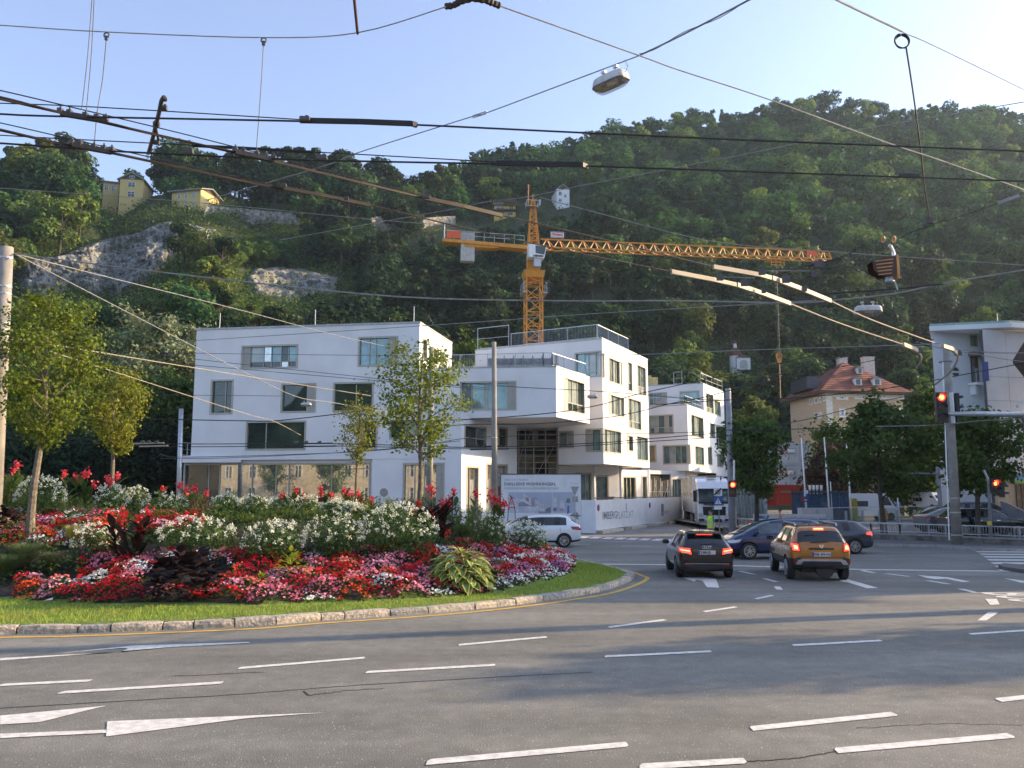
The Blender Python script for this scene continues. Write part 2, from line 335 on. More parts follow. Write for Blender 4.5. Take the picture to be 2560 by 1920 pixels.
while s_ < cum[-1] - .3:
 L = kr.uniform(.42, .95) if kr.random() < .8 else kr.uniform(.9, 1.25)
 if s_ + L > cum[-1]: L = cum[-1] - s_
 a = at_len(s_ + .014); b = at_len(s_ + L - .014); t = (b - a).normalized(); n_ = Vector((-t.y, t.x, 0))
 h = .145 + kr.uniform(-.012, .014); w = .26; rows = 4; o_ = kr.uniform(-.008, .008)
 mb = MB(); vs = []
 for i in range(rows):
  c = a.lerp(b, i / (rows - 1)); j = lambda q=.010: kr.uniform(-q, q)
  e = .022 if i in (0, rows - 1) else 0
  vs += [c + n_ * (o_ + e * .4) + Vector((0, 0, -.05)), c + n_ * (o_ + j() + e * .5) + Vector((0, 0, h * .55)), c + n_ * (o_ + .02 + j() + e * .5) + Vector((0, 0, h * .9 - e * .4)), c + n_ * (o_ + .05 + j()) + Vector((0, 0, h - e * .5 + j(.005))), c + n_ * w + Vector((0, 0, h - e * .3 + j(.004))), c + n_ * w + Vector((0, 0, -.05))]
 fs = []
 for i in range(rows - 1):
  for k in range(5): fs.append((i * 6 + k, i * 6 + k + 1, (i + 1) * 6 + k + 1, (i + 1) * 6 + k))
 fs += [(5, 4, 3, 2, 1, 0), tuple(range((rows - 1) * 6, rows * 6))]
 mb.add(vs, [f[::-1] for f in fs]); obj('kerb_stone', mb, kr.choice(stone_m), kerb); s_ += L
i1 = inset(KC, .05); i2 = inset(KC, .22); mb = MB()
for i in range(len(KC)):
 k = (i + 1) % len(KC); mb.poly([tuple(i1[i][:2]) + (.06,), tuple(i1[k][:2]) + (.06,), tuple(i2[k][:2]) + (.06,), tuple(i2[i][:2]) + (.06,)])
obj('kerb_joint_bed', mb, dark_in, kerb)
o1 = inset(KC, -.30); o2 = inset(KC, -.44); mb = MB(); mb2 = MB()
for i in range(len(KC)):
 k = (i + 1) % len(KC); mb.poly([tuple(o1[i][:2]) + (.008,), tuple(o1[k][:2]) + (.008,), tuple(o2[k][:2]) + (.008,), tuple(o2[i][:2]) + (.008,)][::-1])
obj('yellow_line', mb, yel_m, road)
BP = [tuple(G(x, y, .24)[:2]) for x, y in [(-250, 1490), (0, 1500), (240, 1510), (560, 1512), (760, 1504), (1000, 1494), (1250, 1475), (1400, 1443), (1438, 1424)]]
BP += [(2.0, 32.2), (-1.5, 34.8), (-7, 37), (-13, 37.5), (-20, 36), (-25.5, 31), (-25, 25), (-20, 21.5)]
BC = np.array([tuple(p[:2]) for p in cr(BP, 5)])
KA = np.array([tuple(p[:2]) for p in inset(KC, .24)])
def inside(poly, X, Y):
 r = np.zeros(X.shape, bool); n_ = len(poly); j = n_ - 1
 for i in range(n_):
  xi, yi = poly[i]; xj, yj = poly[j]
  c = ((yi > Y) != (yj > Y)) & (X < (xj - xi) * (Y - yi) / (yj - yi + 1e-12) + xi); r ^= c; j = i
 return r
def pdist(poly, X, Y):
 d = np.full(X.shape, 1e9); n_ = len(poly)
 for i in range(n_):
  a = poly[i]; b = poly[(i + 1) % n_]; ab = b - a; L = (ab ** 2).sum() + 1e-12
  t = np.clip(((X - a[0]) * ab[0] + (Y - a[1]) * ab[1]) / L, 0, 1); d = np.minimum(d, np.hypot(X - a[0] - t * ab[0], Y - a[1] - t * ab[1]))
 return d
def isl_z(X, Y):
 X = np.asarray(X, float); Y = np.asarray(Y, float)
 k = np.where(inside(KA, X, Y), pdist(KA, X, Y), 0); z = .135 + .06 * np.clip(k / 1.5, 0, 1) + .02 * np.clip(k - 1, 0, 3)
 d = np.where(inside(BC, X, Y), pdist(BC, X, Y), 0); t = np.clip(d / 6.5, 0, 1)
 return z + 1.42 * (t * t * (3 - 2 * t)) + .12 * np.clip(d / .6, 0, 1)
def iz(x, y): return float(isl_z(np.array([x]), np.array([y]))[0])
gx = np.arange(-31, 4.6, .28); gy = np.arange(15.0, 41, .28)
XX, YY = np.meshgrid(gx, gy); ins = inside(KA, XX, YY); ZZ = isl_z(XX, YY); ZZ = np.where(ins, ZZ, .04)
V = np.stack([XX.ravel(), YY.ravel(), ZZ.ravel()], 1); nx = len(gx); ny = len(gy)
I, J = np.meshgrid(np.arange(ny - 1), np.arange(nx - 1), indexing='ij'); I = I.ravel(); J = J.ravel()
F = np.stack([I * nx + J, I * nx + J + 1, (I + 1) * nx + J + 1, (I + 1) * nx + J], 1)
insf = ins.ravel(); F = F[insf[F].all(axis=1)]
lawn_m = mat('lawn', (.18, .26, .04), rough=.95, var=.25, scale=3, bump=.5, bscale=60, col2=(.12, .19, .03))
lawn = npobj('lawn', V, F, lawn_m, kind='structure')
mb = MB(); i3 = inset(KC, .20); i4 = inset(KC, .62)
for i in range(len(KC)):
 k = (i + 1) % len(KC); mb.poly([tuple(i3[i][:2]) + (.138,), tuple(i3[k][:2]) + (.138,), tuple(i4[k][:2]) + (.155,), tuple(i4[i][:2]) + (.155,)])
r_ = obj('lawn_rim', mb, lawn_m, lawn);
def scatter(poly, n, box, rng=nrng, extra=None):
 X = rng.uniform(box[0], box[1], n); Y = rng.uniform(box[2], box[3], n); k = inside(poly, X, Y)
 if extra is not None: k &= extra(X, Y)
 return X[k], Y[k]
X, Y = scatter(KA, 150000, (-13, 4, 15, 30), extra=lambda X, Y: ~inside(BC, X, Y) & (X > -.66 * Y - 1.5))
Z = isl_z(X, Y); n_ = len(X); h = nrng.uniform(.035, .085, n_); a = nrng.uniform(0, 6.28, n_); w = .009
bx, by = np.cos(a) * w, np.sin(a) * w; lx = nrng.normal(0, .025, n_); ly = nrng.normal(0, .025, n_)
V = np.stack([np.stack([X - bx, Y - by, Z - .01], 1), np.stack([X + bx, Y + by, Z - .01], 1), np.stack([X + lx, Y + ly, Z + h], 1)], 1).reshape(-1, 3)
npobj('grass', V, np.arange(3 * n_).reshape(-1, 3), leafmat('grass_blades', (.25, .37, .055), (.31, .34, .07), transl=.35, scale=1.2), kind='stuff')['label'] = 'short mown grass on the traffic island'
# hill terrain
SKYL = [(-1400, 420), (-600, 380), (-200, 372), (0, 372), (200, 372), (245, 420), (340, 372), (540, 350), (600, 395), (820, 368), (900, 425), (1000, 430), (1090, 392), (1200, 380), (1280, 350), (1400, 345), (1500, 312), (1640, 290), (1800, 272), (1950, 238), (2050, 228), (2200, 236), (2300, 246), (2450, 250), (2560, 262), (3000, 300), (3800, 420), (5200, 600)]
DCR = [(-1400, 250), (0, 235), (600, 250), (1000, 285), (1250, 330), (1600, 370), (2000, 400), (2600, 400), (5200, 380)]
DFT = [(-1400, 92), (0, 98), (400, 100), (900, 112), (1300, 122), (1800, 132), (2300, 138), (5200, 140)]
def tab(T, x): return np.interp(x, [a for a, _ in T], [b for _, b in T])
def tz(X, Y):
 X = np.asarray(X, float); Y = np.asarray(Y, float); px = 1280 + FPX * X / np.maximum(Y, 1)
 D1 = tab(DCR, px); D0 = tab(DFT, px); yc = tab(SKYL, px) + np.interp(px, [1150, 1500], [11.0, 2.0]) * FPX / D1
 zc = HCAM + (1232 - yc) * D1 / FPX
 t = (Y - D0) / (D1 - D0); z = zc * np.where(t < 1, np.clip(t, 0, 1) ** 1.02, 1 - .35 * (t - 1))
 und = np.sin(X * .05 + 1) * np.cos(Y * .06) * 2.2 + np.sin(X * .13 + Y * .09) * 1.0
 return np.where(t > 0, z + und * np.clip(t * 4, 0, 1) * (z > 0), -.5)
def tz1(x, y): return float(tz(np.array([x]), np.array([y]))[0])
def T(px, py):
 """point where the view ray meets the hillside"""
 d = ray(px, py); ys = np.arange(90, 460, .5); t = ys / d.y; zs = HCAM + d.z * t; g = tz(d.x * t, ys)
 k = np.nonzero(g >= zs)[0]; k = k[0] if len(k) else -1
 return Vector((d.x * t[k], ys[k], zs[k]))
us = np.concatenate([np.linspace(-1.25, 1.75, 230)]); ds = np.concatenate([np.linspace(86, 460, 150)])
UU, DD = np.meshgrid(us, ds); XX = UU * DD; ZZ = tz(XX, DD)
for (hx, hy, hw) in []: pass
V = np.stack([XX.ravel(), DD.ravel(), ZZ.ravel()], 1); nx = len(us); ny = len(ds)
I, J = np.meshgrid(np.arange(ny - 1), np.arange(nx - 1), indexing='ij'); I = I.ravel(); J = J.ravel()
F = np.stack([I * nx + J, I * nx + J + 1, (I + 1) * nx + J + 1, (I + 1) * nx + J], 1)
hill_m = mat('forest_floor', (.045, .058, .022), rough=1, col2=(.02, .028, .012), scale=.15, bump=.6, bscale=1.5)
npobj('hill', V, F, hill_m, kind='structure')
def pnoise(p, o=4):
 return noise.fractal(p, .9, 2.1, o)
def cliff(name, poly, nx_, ny_, push, seed):
 arr = np.array(poly, float); x0, y0 = arr.min(0); x1, y1 = arr.max(0)
 gx_ = np.linspace(x0 - 10, x1 + 10, nx_); gy_ = np.linspace(y0 - 10, y1 + 10, ny_)
 Xg, Yg = np.meshgrid(gx_, gy_); insd = inside(arr, Xg, Yg); dd = np.where(insd, pdist(arr, Xg, Yg), -pdist(arr, Xg, Yg))
 V = np.zeros((Xg.size, 3)); k = 0
 for i in range(ny_):
  for j in range(nx_):
   p = T(Xg[i, j], Yg[i, j]); q = Vector((p.x * .09, p.z * .20, seed)); m_ = max(-.6, min(1, dd[i, j] / 16 + .35 * pnoise(Vector((p.x * .12, p.z * .12, seed + 3)))))
   c1 = noise.voronoi(Vector((p.x * .26 + p.z * .10, p.z * .20, seed)))[0]
   c2 = noise.voronoi(Vector((p.x * .9 + p.z * .2, p.z * .6, seed + 9)))[0]
   off = m_ * (push + 1.8 * pnoise(q) + 3.0 * min(c1[1] - c1[0], .45) + 1.5 * min(c2[1] - c2[0], .4) + .9 * pnoise(q * 7) + .5 * math.floor(p.z * .35 + pnoise(q) * 2) % 2)
   dv = Vector((-p.x, -p.y, 0)).normalized(); r = p + dv * off; V[k] = r; k += 1
 I, J = np.meshgrid(np.arange(ny_ - 1), np.arange(nx_ - 1), indexing='ij'); I = I.ravel(); J = J.ravel()
 F = np.stack([I * nx_ + J, (I + 1) * nx_ + J, (I + 1) * nx_ + J + 1, I * nx_ + J + 1], 1)
 ok = (dd.ravel() > -8); F = F[ok[F].all(axis=1)]
 return npobj(name, V, F, rock_m, kind='structure')
rock_m = bpy.data.materials.new('limestone'); rock_m.use_nodes = True
n = rock_m.node_tree.nodes; l = rock_m.node_tree.links; b = n['Principled BSDF']; b.inputs['Roughness'].default_value = .95
tc = n.new('ShaderNodeTexCoord'); mp = n.new('ShaderNodeMapping'); mp.inputs['Scale'].default_value = (.9, .9, .22); l.new(tc.outputs['Object'], mp.inputs[0])
nz = n.new('ShaderNodeTexNoise'); nz.inputs['Scale'].default_value = 1.1; nz.inputs['Detail'].default_value = 9; nz.inputs['Roughness'].default_value = .7; l.new(mp.outputs[0], nz.inputs['Vector'])
rp = n.new('ShaderNodeValToRGB'); e = rp.color_ramp.elements; e[0].position = .36; e[0].color = (.05, .052, .042, 1); e[1].position = .62; e[1].color = (.36, .35, .32, 1); q = e.new(.49); q.color = (.17, .168, .155, 1)  # crevice shade painted dark into the rock; bump follows the same noise
l.new(nz.outputs[0], rp.inputs[0]); l.new(rp.outputs[0], b.inputs['Base Color'])
bp = n.new('ShaderNodeBump'); bp.inputs['Strength'].default_value = 1; bp.inputs['Distance'].default_value = .6; l.new(nz.outputs[0], bp.inputs['Height']); l.new(bp.outputs[0], b.inputs['Normal'])
CL1 = [(40, 690), (60, 655), (150, 640), (250, 600), (330, 585), (420, 555), (470, 560), (540, 575), (530, 610), (440, 640), (395, 690), (330, 740), (240, 745), (180, 720), (110, 760), (60, 750)]
CL2 = [(600, 700), (640, 670), (690, 665), (760, 672), (850, 690), (840, 730), (760, 740), (720, 760), (640, 745)]
cliff('cliff', CL1, 190, 84, 3.2, 1.0); cliff('cliff', CL2, 60, 34, 1.8, 5.0)
# hillside houses and walls (placed before the trees so that nothing grows through them)
yel_wall = mat('yellow_render', (.62, .48, .20), rough=.9, var=.06); yel2 = mat('chalet_yellow_render', (.66, .52, .12), rough=.9, var=.06)
roof_grey = mat('grey_roof', (.30, .30, .31), rough=.7, var=.12); roof_brown = mat('brown_gable_wood', (.10, .07, .05), rough=.8, var=.2)
stone_wall_m = mat('retaining_stone', (.34, .32, .28), rough=.95, var=.35, scale=1.2, bump=.8, bscale=4)
def hwin(par, c, w, h, n_, frame=white_paint):
 """small window: frame proud of the wall, pane in it; c = centre on the wall, n_ = outward normal"""
 n_ = Vector(n_).normalized(); t = Vector((-n_.y, n_.x, 0)); c = Vector(c)
 mb = MB(); a = t * (w / 2); u = Vector((0, 0, h / 2)); f = .09
 for p, q in ((c - a - u, c + a - u), (c - a + u, c + a + u), (c - a - u, c - a + u), (c + a - u, c + a + u), (c - u, c + u), (c - a + u * .25, c + a + u * .25)): mb.beam(p + n_ * .04, q + n_ * .04, f, f * .8)
 fr = obj('window', mb, frame, par); mb = MB(); mb.poly([c - a - u + n_ * .03, c + a - u + n_ * .03, c + a + u + n_ * .03, c - a + u + n_ * .03]); obj('pane', mb, glass_win, fr)
def gable_house(name, label, px, py, D, w, dpt, h, rz, wallm, roofm, rise, ridge_along, eave=.7, wins=(), cat='house'):
 """ridge_along 'x' (ridge parallel to the front) or 'y' (gable faces the viewer); front is local -y"""
 c = P(px, py, D); t = thing(name, label, cat, c, rz); R = ROOTM[t.name]
 mb = MB(); mb.box((0, dpt / 2, h / 2 - 4), (w, dpt, h + 8)); obj('wall', mb, wallm, t, local=True)
 mb = MB(); g = MB()
 if ridge_along == 'x':
  for s in (-1, 1):
   y_e = dpt / 2 + s * (dpt / 2 + eave);
   mb.add([(-w / 2 - eave, y_e, h - .35), (w / 2 + eave, y_e, h - .35), (w / 2 + eave, dpt / 2, h + rise), (-w / 2 - eave, dpt / 2, h + rise), (-w / 2 - eave, y_e, h - .1), (w / 2 + eave, y_e, h - .1), (w / 2 + eave, dpt / 2, h + rise + .25), (-w / 2 - eave, dpt / 2, h + rise + .25)], [(3, 2, 1, 0), (4, 5, 6, 7), (0, 1, 5, 4), (1, 2, 6, 5), (0, 4, 7, 3)])
  for x in (-w / 2 + .01, w / 2 - .01): g.poly([(x, 0, h), (x, dpt, h), (x, dpt / 2, h + rise)])
 else:
  for s in (-1, 1):
   xe = s * (w / 2 + eave)
   mb.add([(xe, -eave, h - .35), (xe, dpt + eave, h - .35), (0, dpt + eave, h + rise), (0, -eave, h + rise), (xe, -eave, h - .1), (xe, dpt + eave, h - .1), (0, dpt + eave, h + rise + .25), (0, -eave, h + rise + .25)], [(3, 2, 1, 0), (4, 5, 6, 7), (0, 1, 5, 4), (1, 2, 6, 5), (0, 4, 7, 3)])
  g.poly([(-w / 2, -.01, h), (w / 2, -.01, h), (0, -.01, h + rise)]); g.poly([(-w / 2, dpt, h), (w / 2, dpt, h), (0, dpt, h + rise)])
 obj('roof', mb, roofm, t, local=True)
 for fc in g.f: g1 = MB(); g1.poly([g.v[q] for q in fc]); obj('gable', g1, roof_brown, t, local=True)
 for (x, z, ww, hh, side) in wins:
  if side == 'f': cc, nn = R @ Vector((x, 0, z)), R.to_3x3() @ Vector((0, -1, 0))
  elif side == 'l': cc, nn = R @ Vector((-w / 2, x, z)), R.to_3x3() @ Vector((-1, 0, 0))
  else: cc, nn = R @ Vector((w / 2, x, z)), R.to_3x3() @ Vector((1, 0, 0))
  hwin(t, cc, ww, hh, nn)
 return t
Dh1 = min(T(300, 498).y, 236) - 3; Dh2 = min(T(470, 515).y, 236) - 3
k1 = Dh1 / FPX; k2 = Dh2 / FPX
gable_house('hillside_house', 'yellow house with a broad gable, highest on the slope above the limestone cliff', 327, 497, Dh1, 58 * k1, 9, 52 * k1, math.radians(8), yel_wall, roof_grey, 16 * k1, 'y', wins=[(0, 12 * k1, 17 * k1, 15 * k1, 'f'), (0, 38 * k1, 17 * k1, 13 * k1, 'f'), (0, 59 * k1, 12 * k1, 8 * k1, 'f'), (3, 30 * k1, 1, 1.5, 'l')])
gable_house('hillside_annex', 'low yellow side wing with a grey roof joined to the broad gabled hill house', 276, 492, Dh1 + 5, 38 * k1, 7, 42 * k1, math.radians(20), yel_wall, roof_grey, 8 * k1, 'x', wins=[(-1.2, 24 * k1, .8, 1.8, 'f'), (.6, 24 * k1, .8, 1.8, 'f')])
gable_house('hillside_house', 'boxy yellow house with a low pitched pale roof beside the retaining wall on the hill', 464, 520, Dh2, 84 * k2, 9, 48 * k2, math.radians(-13), yel_wall, roof_grey, 12 * k2, 'x', eave=.9, wins=[(-21 * k2, 33 * k2, 8 * k2, 13 * k2, 'f'), (0, 33 * k2, 8 * k2, 13 * k2, 'f'), (22 * k2, 33 * k2, 8 * k2, 13 * k2, 'f'), (0, 8 * k2, 8 * k2, 8 * k2, 'f'), (22 * k2, 8 * k2, 8 * k2, 8 * k2, 'f'), (3, 33 * k2, 1, 1.6, 'l')])
Dc = T(1258, 540).y - 3; kc = Dc / FPX
ch = gable_house('hillside_chalet', 'small bright yellow chalet with balconies among trees behind the crane', 1262, 540, Dc, 56 * kc, 7, 30 * kc, 0, yel2, roof_brown, 2, 'x', eave=.5, wins=[(17 * kc, 22 * kc, 10 * kc, 11 * kc, 'f'), (-12 * kc, 22 * kc, 20 * kc, 6 * kc, 'f'), (-8 * kc, 6 * kc, 12 * kc, 8 * kc, 'f'), (14 * kc, 6 * kc, 14 * kc, 8 * kc, 'f')])
mb = MB(); mb.box((0, -.8, 14 * kc), (58 * kc, 1.6, .5)); mb.box((14 * kc, -.1, 34 * kc), (30 * kc, 5, 7 * kc)); obj('balcony', mb, roof_brown, ch, local=True)
mb = MB(); mb.box((14 * kc, 1.0, 33 * kc), (27 * kc, 5.2, 9 * kc)); obj('attic', mb, yel2, ch, local=True)
Dw = T(1405, 512).y - 4; kw = Dw / FPX
gable_house('hillside_villa', 'tall narrow white house half hidden by trees above the crane jib', 1408, 512, Dw, 34 * kw, 8, 42 * kw, math.radians(10), white_wall, roof_grey, 12 * kw, 'y', eave=.2, wins=[(-8 * kw, 30 * kw, 8 * kw, 10 * kw, 'f'), (-8 * kw, 12 * kw, 8 * kw, 8 * kw, 'f'), (6 * kw, 24 * kw, 6 * kw, 8 * kw, 'f')])
Dp = T(1852, 925).y - 2; kp = Dp / FPX; c = P(1848, 924, Dp)
t = thing('chapel', 'little white chapel with a dark red dome in the wooded slope', 'chapel', c)
mb = MB(); mb.tube([(-6 * kp, 10 * kp, -2), (-6 * kp, 10 * kp, 38 * kp)], 15 * kp, 12); mb.box((8 * kp, -4 * kp, 13 * kp), (34 * kp, 20 * kp, 30 * kp)); obj('wall', mb, white_wall, t, local=True)
dome_m = mat('dome_red', (.16, .05, .045), rough=.7, var=.2)
mb = MB(); mb.tube([(-6 * kp, 10 * kp, z * kp) for z in (36, 42, 50, 57)], [17 * kp, 16 * kp, 12 * kp, 6 * kp], 12); mb.tube([(-6 * kp, 10 * kp, z * kp) for z in (68, 72, 77)], [6 * kp, 5 * kp, .5 * kp], 10)
mb.add([(-11 * kp, -16 * kp, 29 * kp), (27 * kp, -16 * kp, 29 * kp), (25 * kp, 8 * kp, 29 * kp), (-9 * kp, 8 * kp, 29 * kp), (3 * kp, 0, 38 * kp), (13 * kp, 0, 38 * kp)], [(0, 1, 5, 4), (1, 2, 5), (2, 3, 4, 5), (3, 0, 4)]); obj('roof', mb, dome_m, t, local=True)
mb = MB(); mb.tube([(-6 * kp, 10 * kp, 56 * kp), (-6 * kp, 10 * kp, 69 * kp)], 4.5 * kp, 10); obj('lantern', mb, white_wall, t, local=True)
mb = MB(); a_ = [(8 * kp + 10 * kp * math.cos(q), -14.1 * kp, 14 * kp + 9 * kp * math.sin(q)) for q in np.linspace(0, math.pi, 10)] + [(-2 * kp, -14.1 * kp, 1 * kp), (18 * kp, -14.1 * kp, 1 * kp)]; mb.poly([a_[10], a_[11]] + a_[:10]); obj('arch', mb, mat('pale_arch', (.5, .48, .43), var=.1), t, local=True)
def rwall(label, pts, hpx):
 pp = [T(x, y) for x, y in pts]; pp = [p + Vector((0, -2.5, 0)) for p in pp]
 t = thing('retaining_wall', label, 'wall', pp[0]);
 for i in range(len(pp) - 1):
  hh = hpx * pp[i].y / FPX; n_ = max(2, int((pp[i + 1] - pp[i]).length / 2.2))
  for k in range(n_):
   a = pp[i].lerp(pp[i + 1], k / n_); b = pp[i].lerp(pp[i + 1], (k + .97) / n_); mb = MB(); jj = rnd.uniform(-.08, .08)
   vs = [a + Vector((0, jj, -3)), b + Vector((0, jj, -3)), b + Vector((0, jj, hh)), a + Vector((0, jj, hh))]; vs += [v + Vector((0, .6, 0)) for v in vs]
   mb.add(vs, [(0, 1, 2, 3), (3, 2, 6, 7), (1, 5, 6, 2), (4, 0, 3, 7)]); obj('wall_section', mb, stone_wall_m, t)
rwall('pale stone retaining wall running from the boxy yellow house along the hill', [(520, 533), (600, 540), (680, 548), (755, 553)], 14)
rwall('grey stone retaining wall further along the hill road, above the building roof', [(885, 558), (1000, 566), (1060, 566), (1140, 560)], 16)
# trees
def crown(kind, n, seed):
 rg = np.random.default_rng(seed); C = []; N = []; L = []
 if kind == 'conifer':
  for k in range(13):
   z = 2 + k * .85; r = 3.0 * (1 - k / 13.5) ** .85 + .15; m_ = int(n / 13 * (1.6 - k / 11))
   m_ = max(m_, 12); a = rg.uniform(0, 6.28, m_); rr = r * rg.random(m_) ** .45 * (1 + .15 * np.sin(a * 5 + k)); dz = -(rr) * .35 + rg.normal(0, .12, m_)
   C.append(np.stack([np.cos(a) * rr, np.sin(a) * rr, z + dz], 1)); N.append(np.stack([np.cos(a) * .7, np.sin(a) * .7, np.full(m_, .8)], 1) + rg.normal(size=(m_, 3)) * .35)
  return np.concatenate(C), np.concatenate(N)
 R = {'round': (4.0, 4.0, 4.6), 'wide': (4.8, 4.8, 4.0), 'tall': (3.1, 3.1, 6.0), 'thin': (3.4, 3.4, 4.8)}[kind]; zc = {'round': 7.2, 'wide': 6.4, 'tall': 8.0, 'thin': 8.2}[kind]
 nl = {'round': 15, 'wide': 17, 'tall': 15, 'thin': 11}[kind]
 for k in range(nl):
  d = rg.normal(size=3); d /= np.linalg.norm(d); d[2] = d[2] * .95
  q = np.array(R) * d * rg.uniform(.45, .78); r = rg.uniform(.26, .44) * R[0] * (1.0 if kind != 'thin' else .8)
  c_, n__ = ell_pts(int(n / nl), (q[0], q[1], zc + q[2]), (r * 1.1, r * 1.1, r * .82), rg, inner=.5, up=.5); C.append(c_); N.append(n__)
 return np.concatenate(C), np.concatenate(N)
LM = {'a': leafmat('forest_leaves_green', (.056, .112, .030), (.036, .080, .024), scale=.25, objvar=.4, hue=.03),
 'b': leafmat('forest_leaves_yellowish', (.115, .162, .034), (.074, .115, .026), scale=.25, objvar=.25, hue=.03),
 'c': leafmat('forest_leaves_dark', (.030, .064, .026), (.020, .046, .020), scale=.25, objvar=.25, hue=.03),
 'd': leafmat('forest_leaves_bright', (.16, .215, .038), (.115, .16, .03), scale=.25, objvar=.2, hue=.02),
 'e': leafmat('forest_leaves_grey', (.16, .19, .11), (.10, .13, .075), scale=.4, objvar=.1)}
def crown_mesh(kind, n, seed, size, m):
 C, N = crown(kind, n, seed); rg = np.random.default_rng(seed + 1); V, F = quads(C, N, size * rg.uniform(.6, 1.3, len(C)), rng=rg)
 me_o = npobj('crown', V, F, m); me = me_o.data; bpy.data.objects.remove(me_o); return me
KINDS_ = [('round', 'a'), ('round', 'c'), ('wide', 'a'), ('wide', 'b'), ('tall', 'a'), ('tall', 'c'), ('thin', 'b'), ('thin', 'a'), ('conifer', 'c'), ('round', 'd'), ('wide', 'c')]
CM = [crown_mesh(k, 2100, 50 + i, .36 if k != 'conifer' else .30, LM[m]) for i, (k, m) in enumerate(KINDS_)]
mb = MB(); mb.tube([(0, 0, -3), (.1, 0, 1), (0, .1, 5), (.1, 0, 9)], [.3, .24, .17, .06], 6)
for a in range(5): mb.tube([(0, 0, 3.6 + a * .7), (math.cos(a * 2.2) * 1.4, math.sin(a * 2.2) * 1.4, 5.2 + a * .7), (math.cos(a * 2.2) * 2.6, math.sin(a * 2.2) * 2.6, 6.8 + a * .7)], [.12, .08, .03], 5)
trunk_me = obj('trunk', mb, bark_dark); TM = trunk_me.data; bpy.data.objects.remove(trunk_me)
CLEAR = [(222, 412, 368, 506, Dh1), (408, 440, 530, 528, Dh2), (1208, 478, 1300, 532, Dc), (1376, 440, 1434, 497, Dw), (1815, 838, 1880, 918, Dp), (540, 515, 690, 552, 240), (1060, 545, 1145, 566, 260)]
CLIFFB = [(95, 650, 530, 735), (470, 560, 530, 640), (610, 690, 800, 735), (230, 600, 500, 700), (60, 700, 200, 740)]
def LOWY(x):
 r = None
 for poly in (CL1, CL2):
  ys = []
  for i in range(len(poly)):
   (xa, ya), (xb, yb) = poly[i], poly[(i + 1) % len(poly)]
   if (xa - x) * (xb - x) < 0: ys.append(ya + (yb - ya) * (x - xa) / (xb - xa))
  if ys: r = (min(ys), max(ys))
 return r
tr = random.Random(21); cand = []
YY_ = 100.0
while YY_ < 425:
 st = 5.7 + (YY_ - 100) * .012; x = -.82 * YY_
 while x < .88 * YY_:
  X_ = x + tr.uniform(-.4, .4) * st; Y_ = YY_ + tr.uniform(-.4, .4) * st; x += st
  px = 1280 + FPX * X_ / Y_; z = tz1(X_, Y_)
  if z < .3: continue
  py = 1232 - (z - HCAM) * FPX / Y_
  D1 = tab(DCR, px)
  if Y_ > D1 * (1.16 if px < 1300 else 1.06): continue
  h = tr.uniform(9, 15.5) * (1.0 if Y_ < 300 else .95)
  if tr.random() < .09: h *= 1.22
  if px < 1350 and Y_ > D1 * .84: h *= 1.3
  if 230 < px < 590 and 518 < py < 625 or (230 < px < 380 and 500 < py < 520): h = tr.uniform(3.5, 7.5)
  if 1780 < px < 1940 and 880 < py < 1010: h = tr.uniform(3, 5)
  hp = h * FPX / Y_; w = h * .30 * FPX / Y_; bad = False
  for (x0, y0, x1, y1, dd) in CLEAR:
   if px + w > x0 and px - w < x1 and py - hp < y1 and py > y0 - 4 and Y_ < dd + 9: bad = True
  if any(inside(np.array(c_, float), np.array([px]), np.array([py]))[0] for c_ in (CL1, CL2)): continue
  for q in (px - w, px - w * .5, px, px + w * .5, px + w):
   lo = LOWY(q)
   if lo is not None and py > lo[0] and py - hp < lo[1] - 16 and not bad:
    h = min(h, max(2.2, (py - lo[1] + 16) * Y_ / FPX) if py > lo[1] else 2.5); hp = h * FPX / Y_
  if bad and h > 6:
   yb = max([y1 for (x0, y0, x1, y1, dd) in CLEAR if px + w > x0 and px - w < x1 and py - hp < y1 and py > y0 - 4 and Y_ < dd + 9] + [0]); h = max(3.0, (py - yb - 2) * Y_ / FPX); hp = h * FPX / Y_; w = h * .3 * FPX / Y_; bad = False
   for (x0, y0, x1, y1, dd) in CLEAR:
    if px + w > x0 and px - w < x1 and py - hp < y1 and py > y0 - 4 and Y_ < dd + 9: bad = True
  if bad: continue
  if tr.random() < .05: continue
  cand.append([hp, X_, Y_, z, h, px, py])
 YY_ += st * .92
for _ in range(420):
 px = tr.uniform(-150, 1500); D1 = tab(DCR, px); Y_ = D1 * tr.uniform(.93, 1.13); X_ = (px - 1280) * Y_ / FPX; z = tz1(X_, Y_); py = 1232 - (z - HCAM) * FPX / Y_; h = tr.uniform(5, 9)
 if any(px + 30 > x0 and px - 30 < x1 and Y_ < dd + 8 for (x0, y0, x1, y1, dd) in CLEAR): continue
 cand.append([h * FPX / Y_, X_, Y_, z, h, px, py])
vis = [c for c in cand if -80 < c[5] < 2640 and not (c[6] - c[0] > 900 and 480 < c[5] < 1800) and not (c[6] - c[0] > 1100) and not (c[5] > 2400 and c[6] - c[0] > 800)]
vis.sort(key=lambda c: -c[0] * (1.0 if c[4] > 6 else .2)); big = vis[:285]; bs = set(id(c) for c in big); rest = [c for c in cand if id(c) not in bs]
def zone(px, py):
 if px < 620: return 'on the slope around the limestone cliff' if py > 560 else 'on the ridge beside the yellow houses'
 if px < 1150: return 'on the slope above the white apartment roofs'
 if px < 1500: return 'on the slope behind the crane mast'
 if px < 1950: return 'on the slope beneath the crane jib'
 return 'on the slope behind the hip roofed villa'
KN = {'round': 'round crowned', 'wide': 'broad spreading', 'tall': 'tall narrow', 'thin': 'loose open crowned', 'conifer': 'dark spiky conifer'}
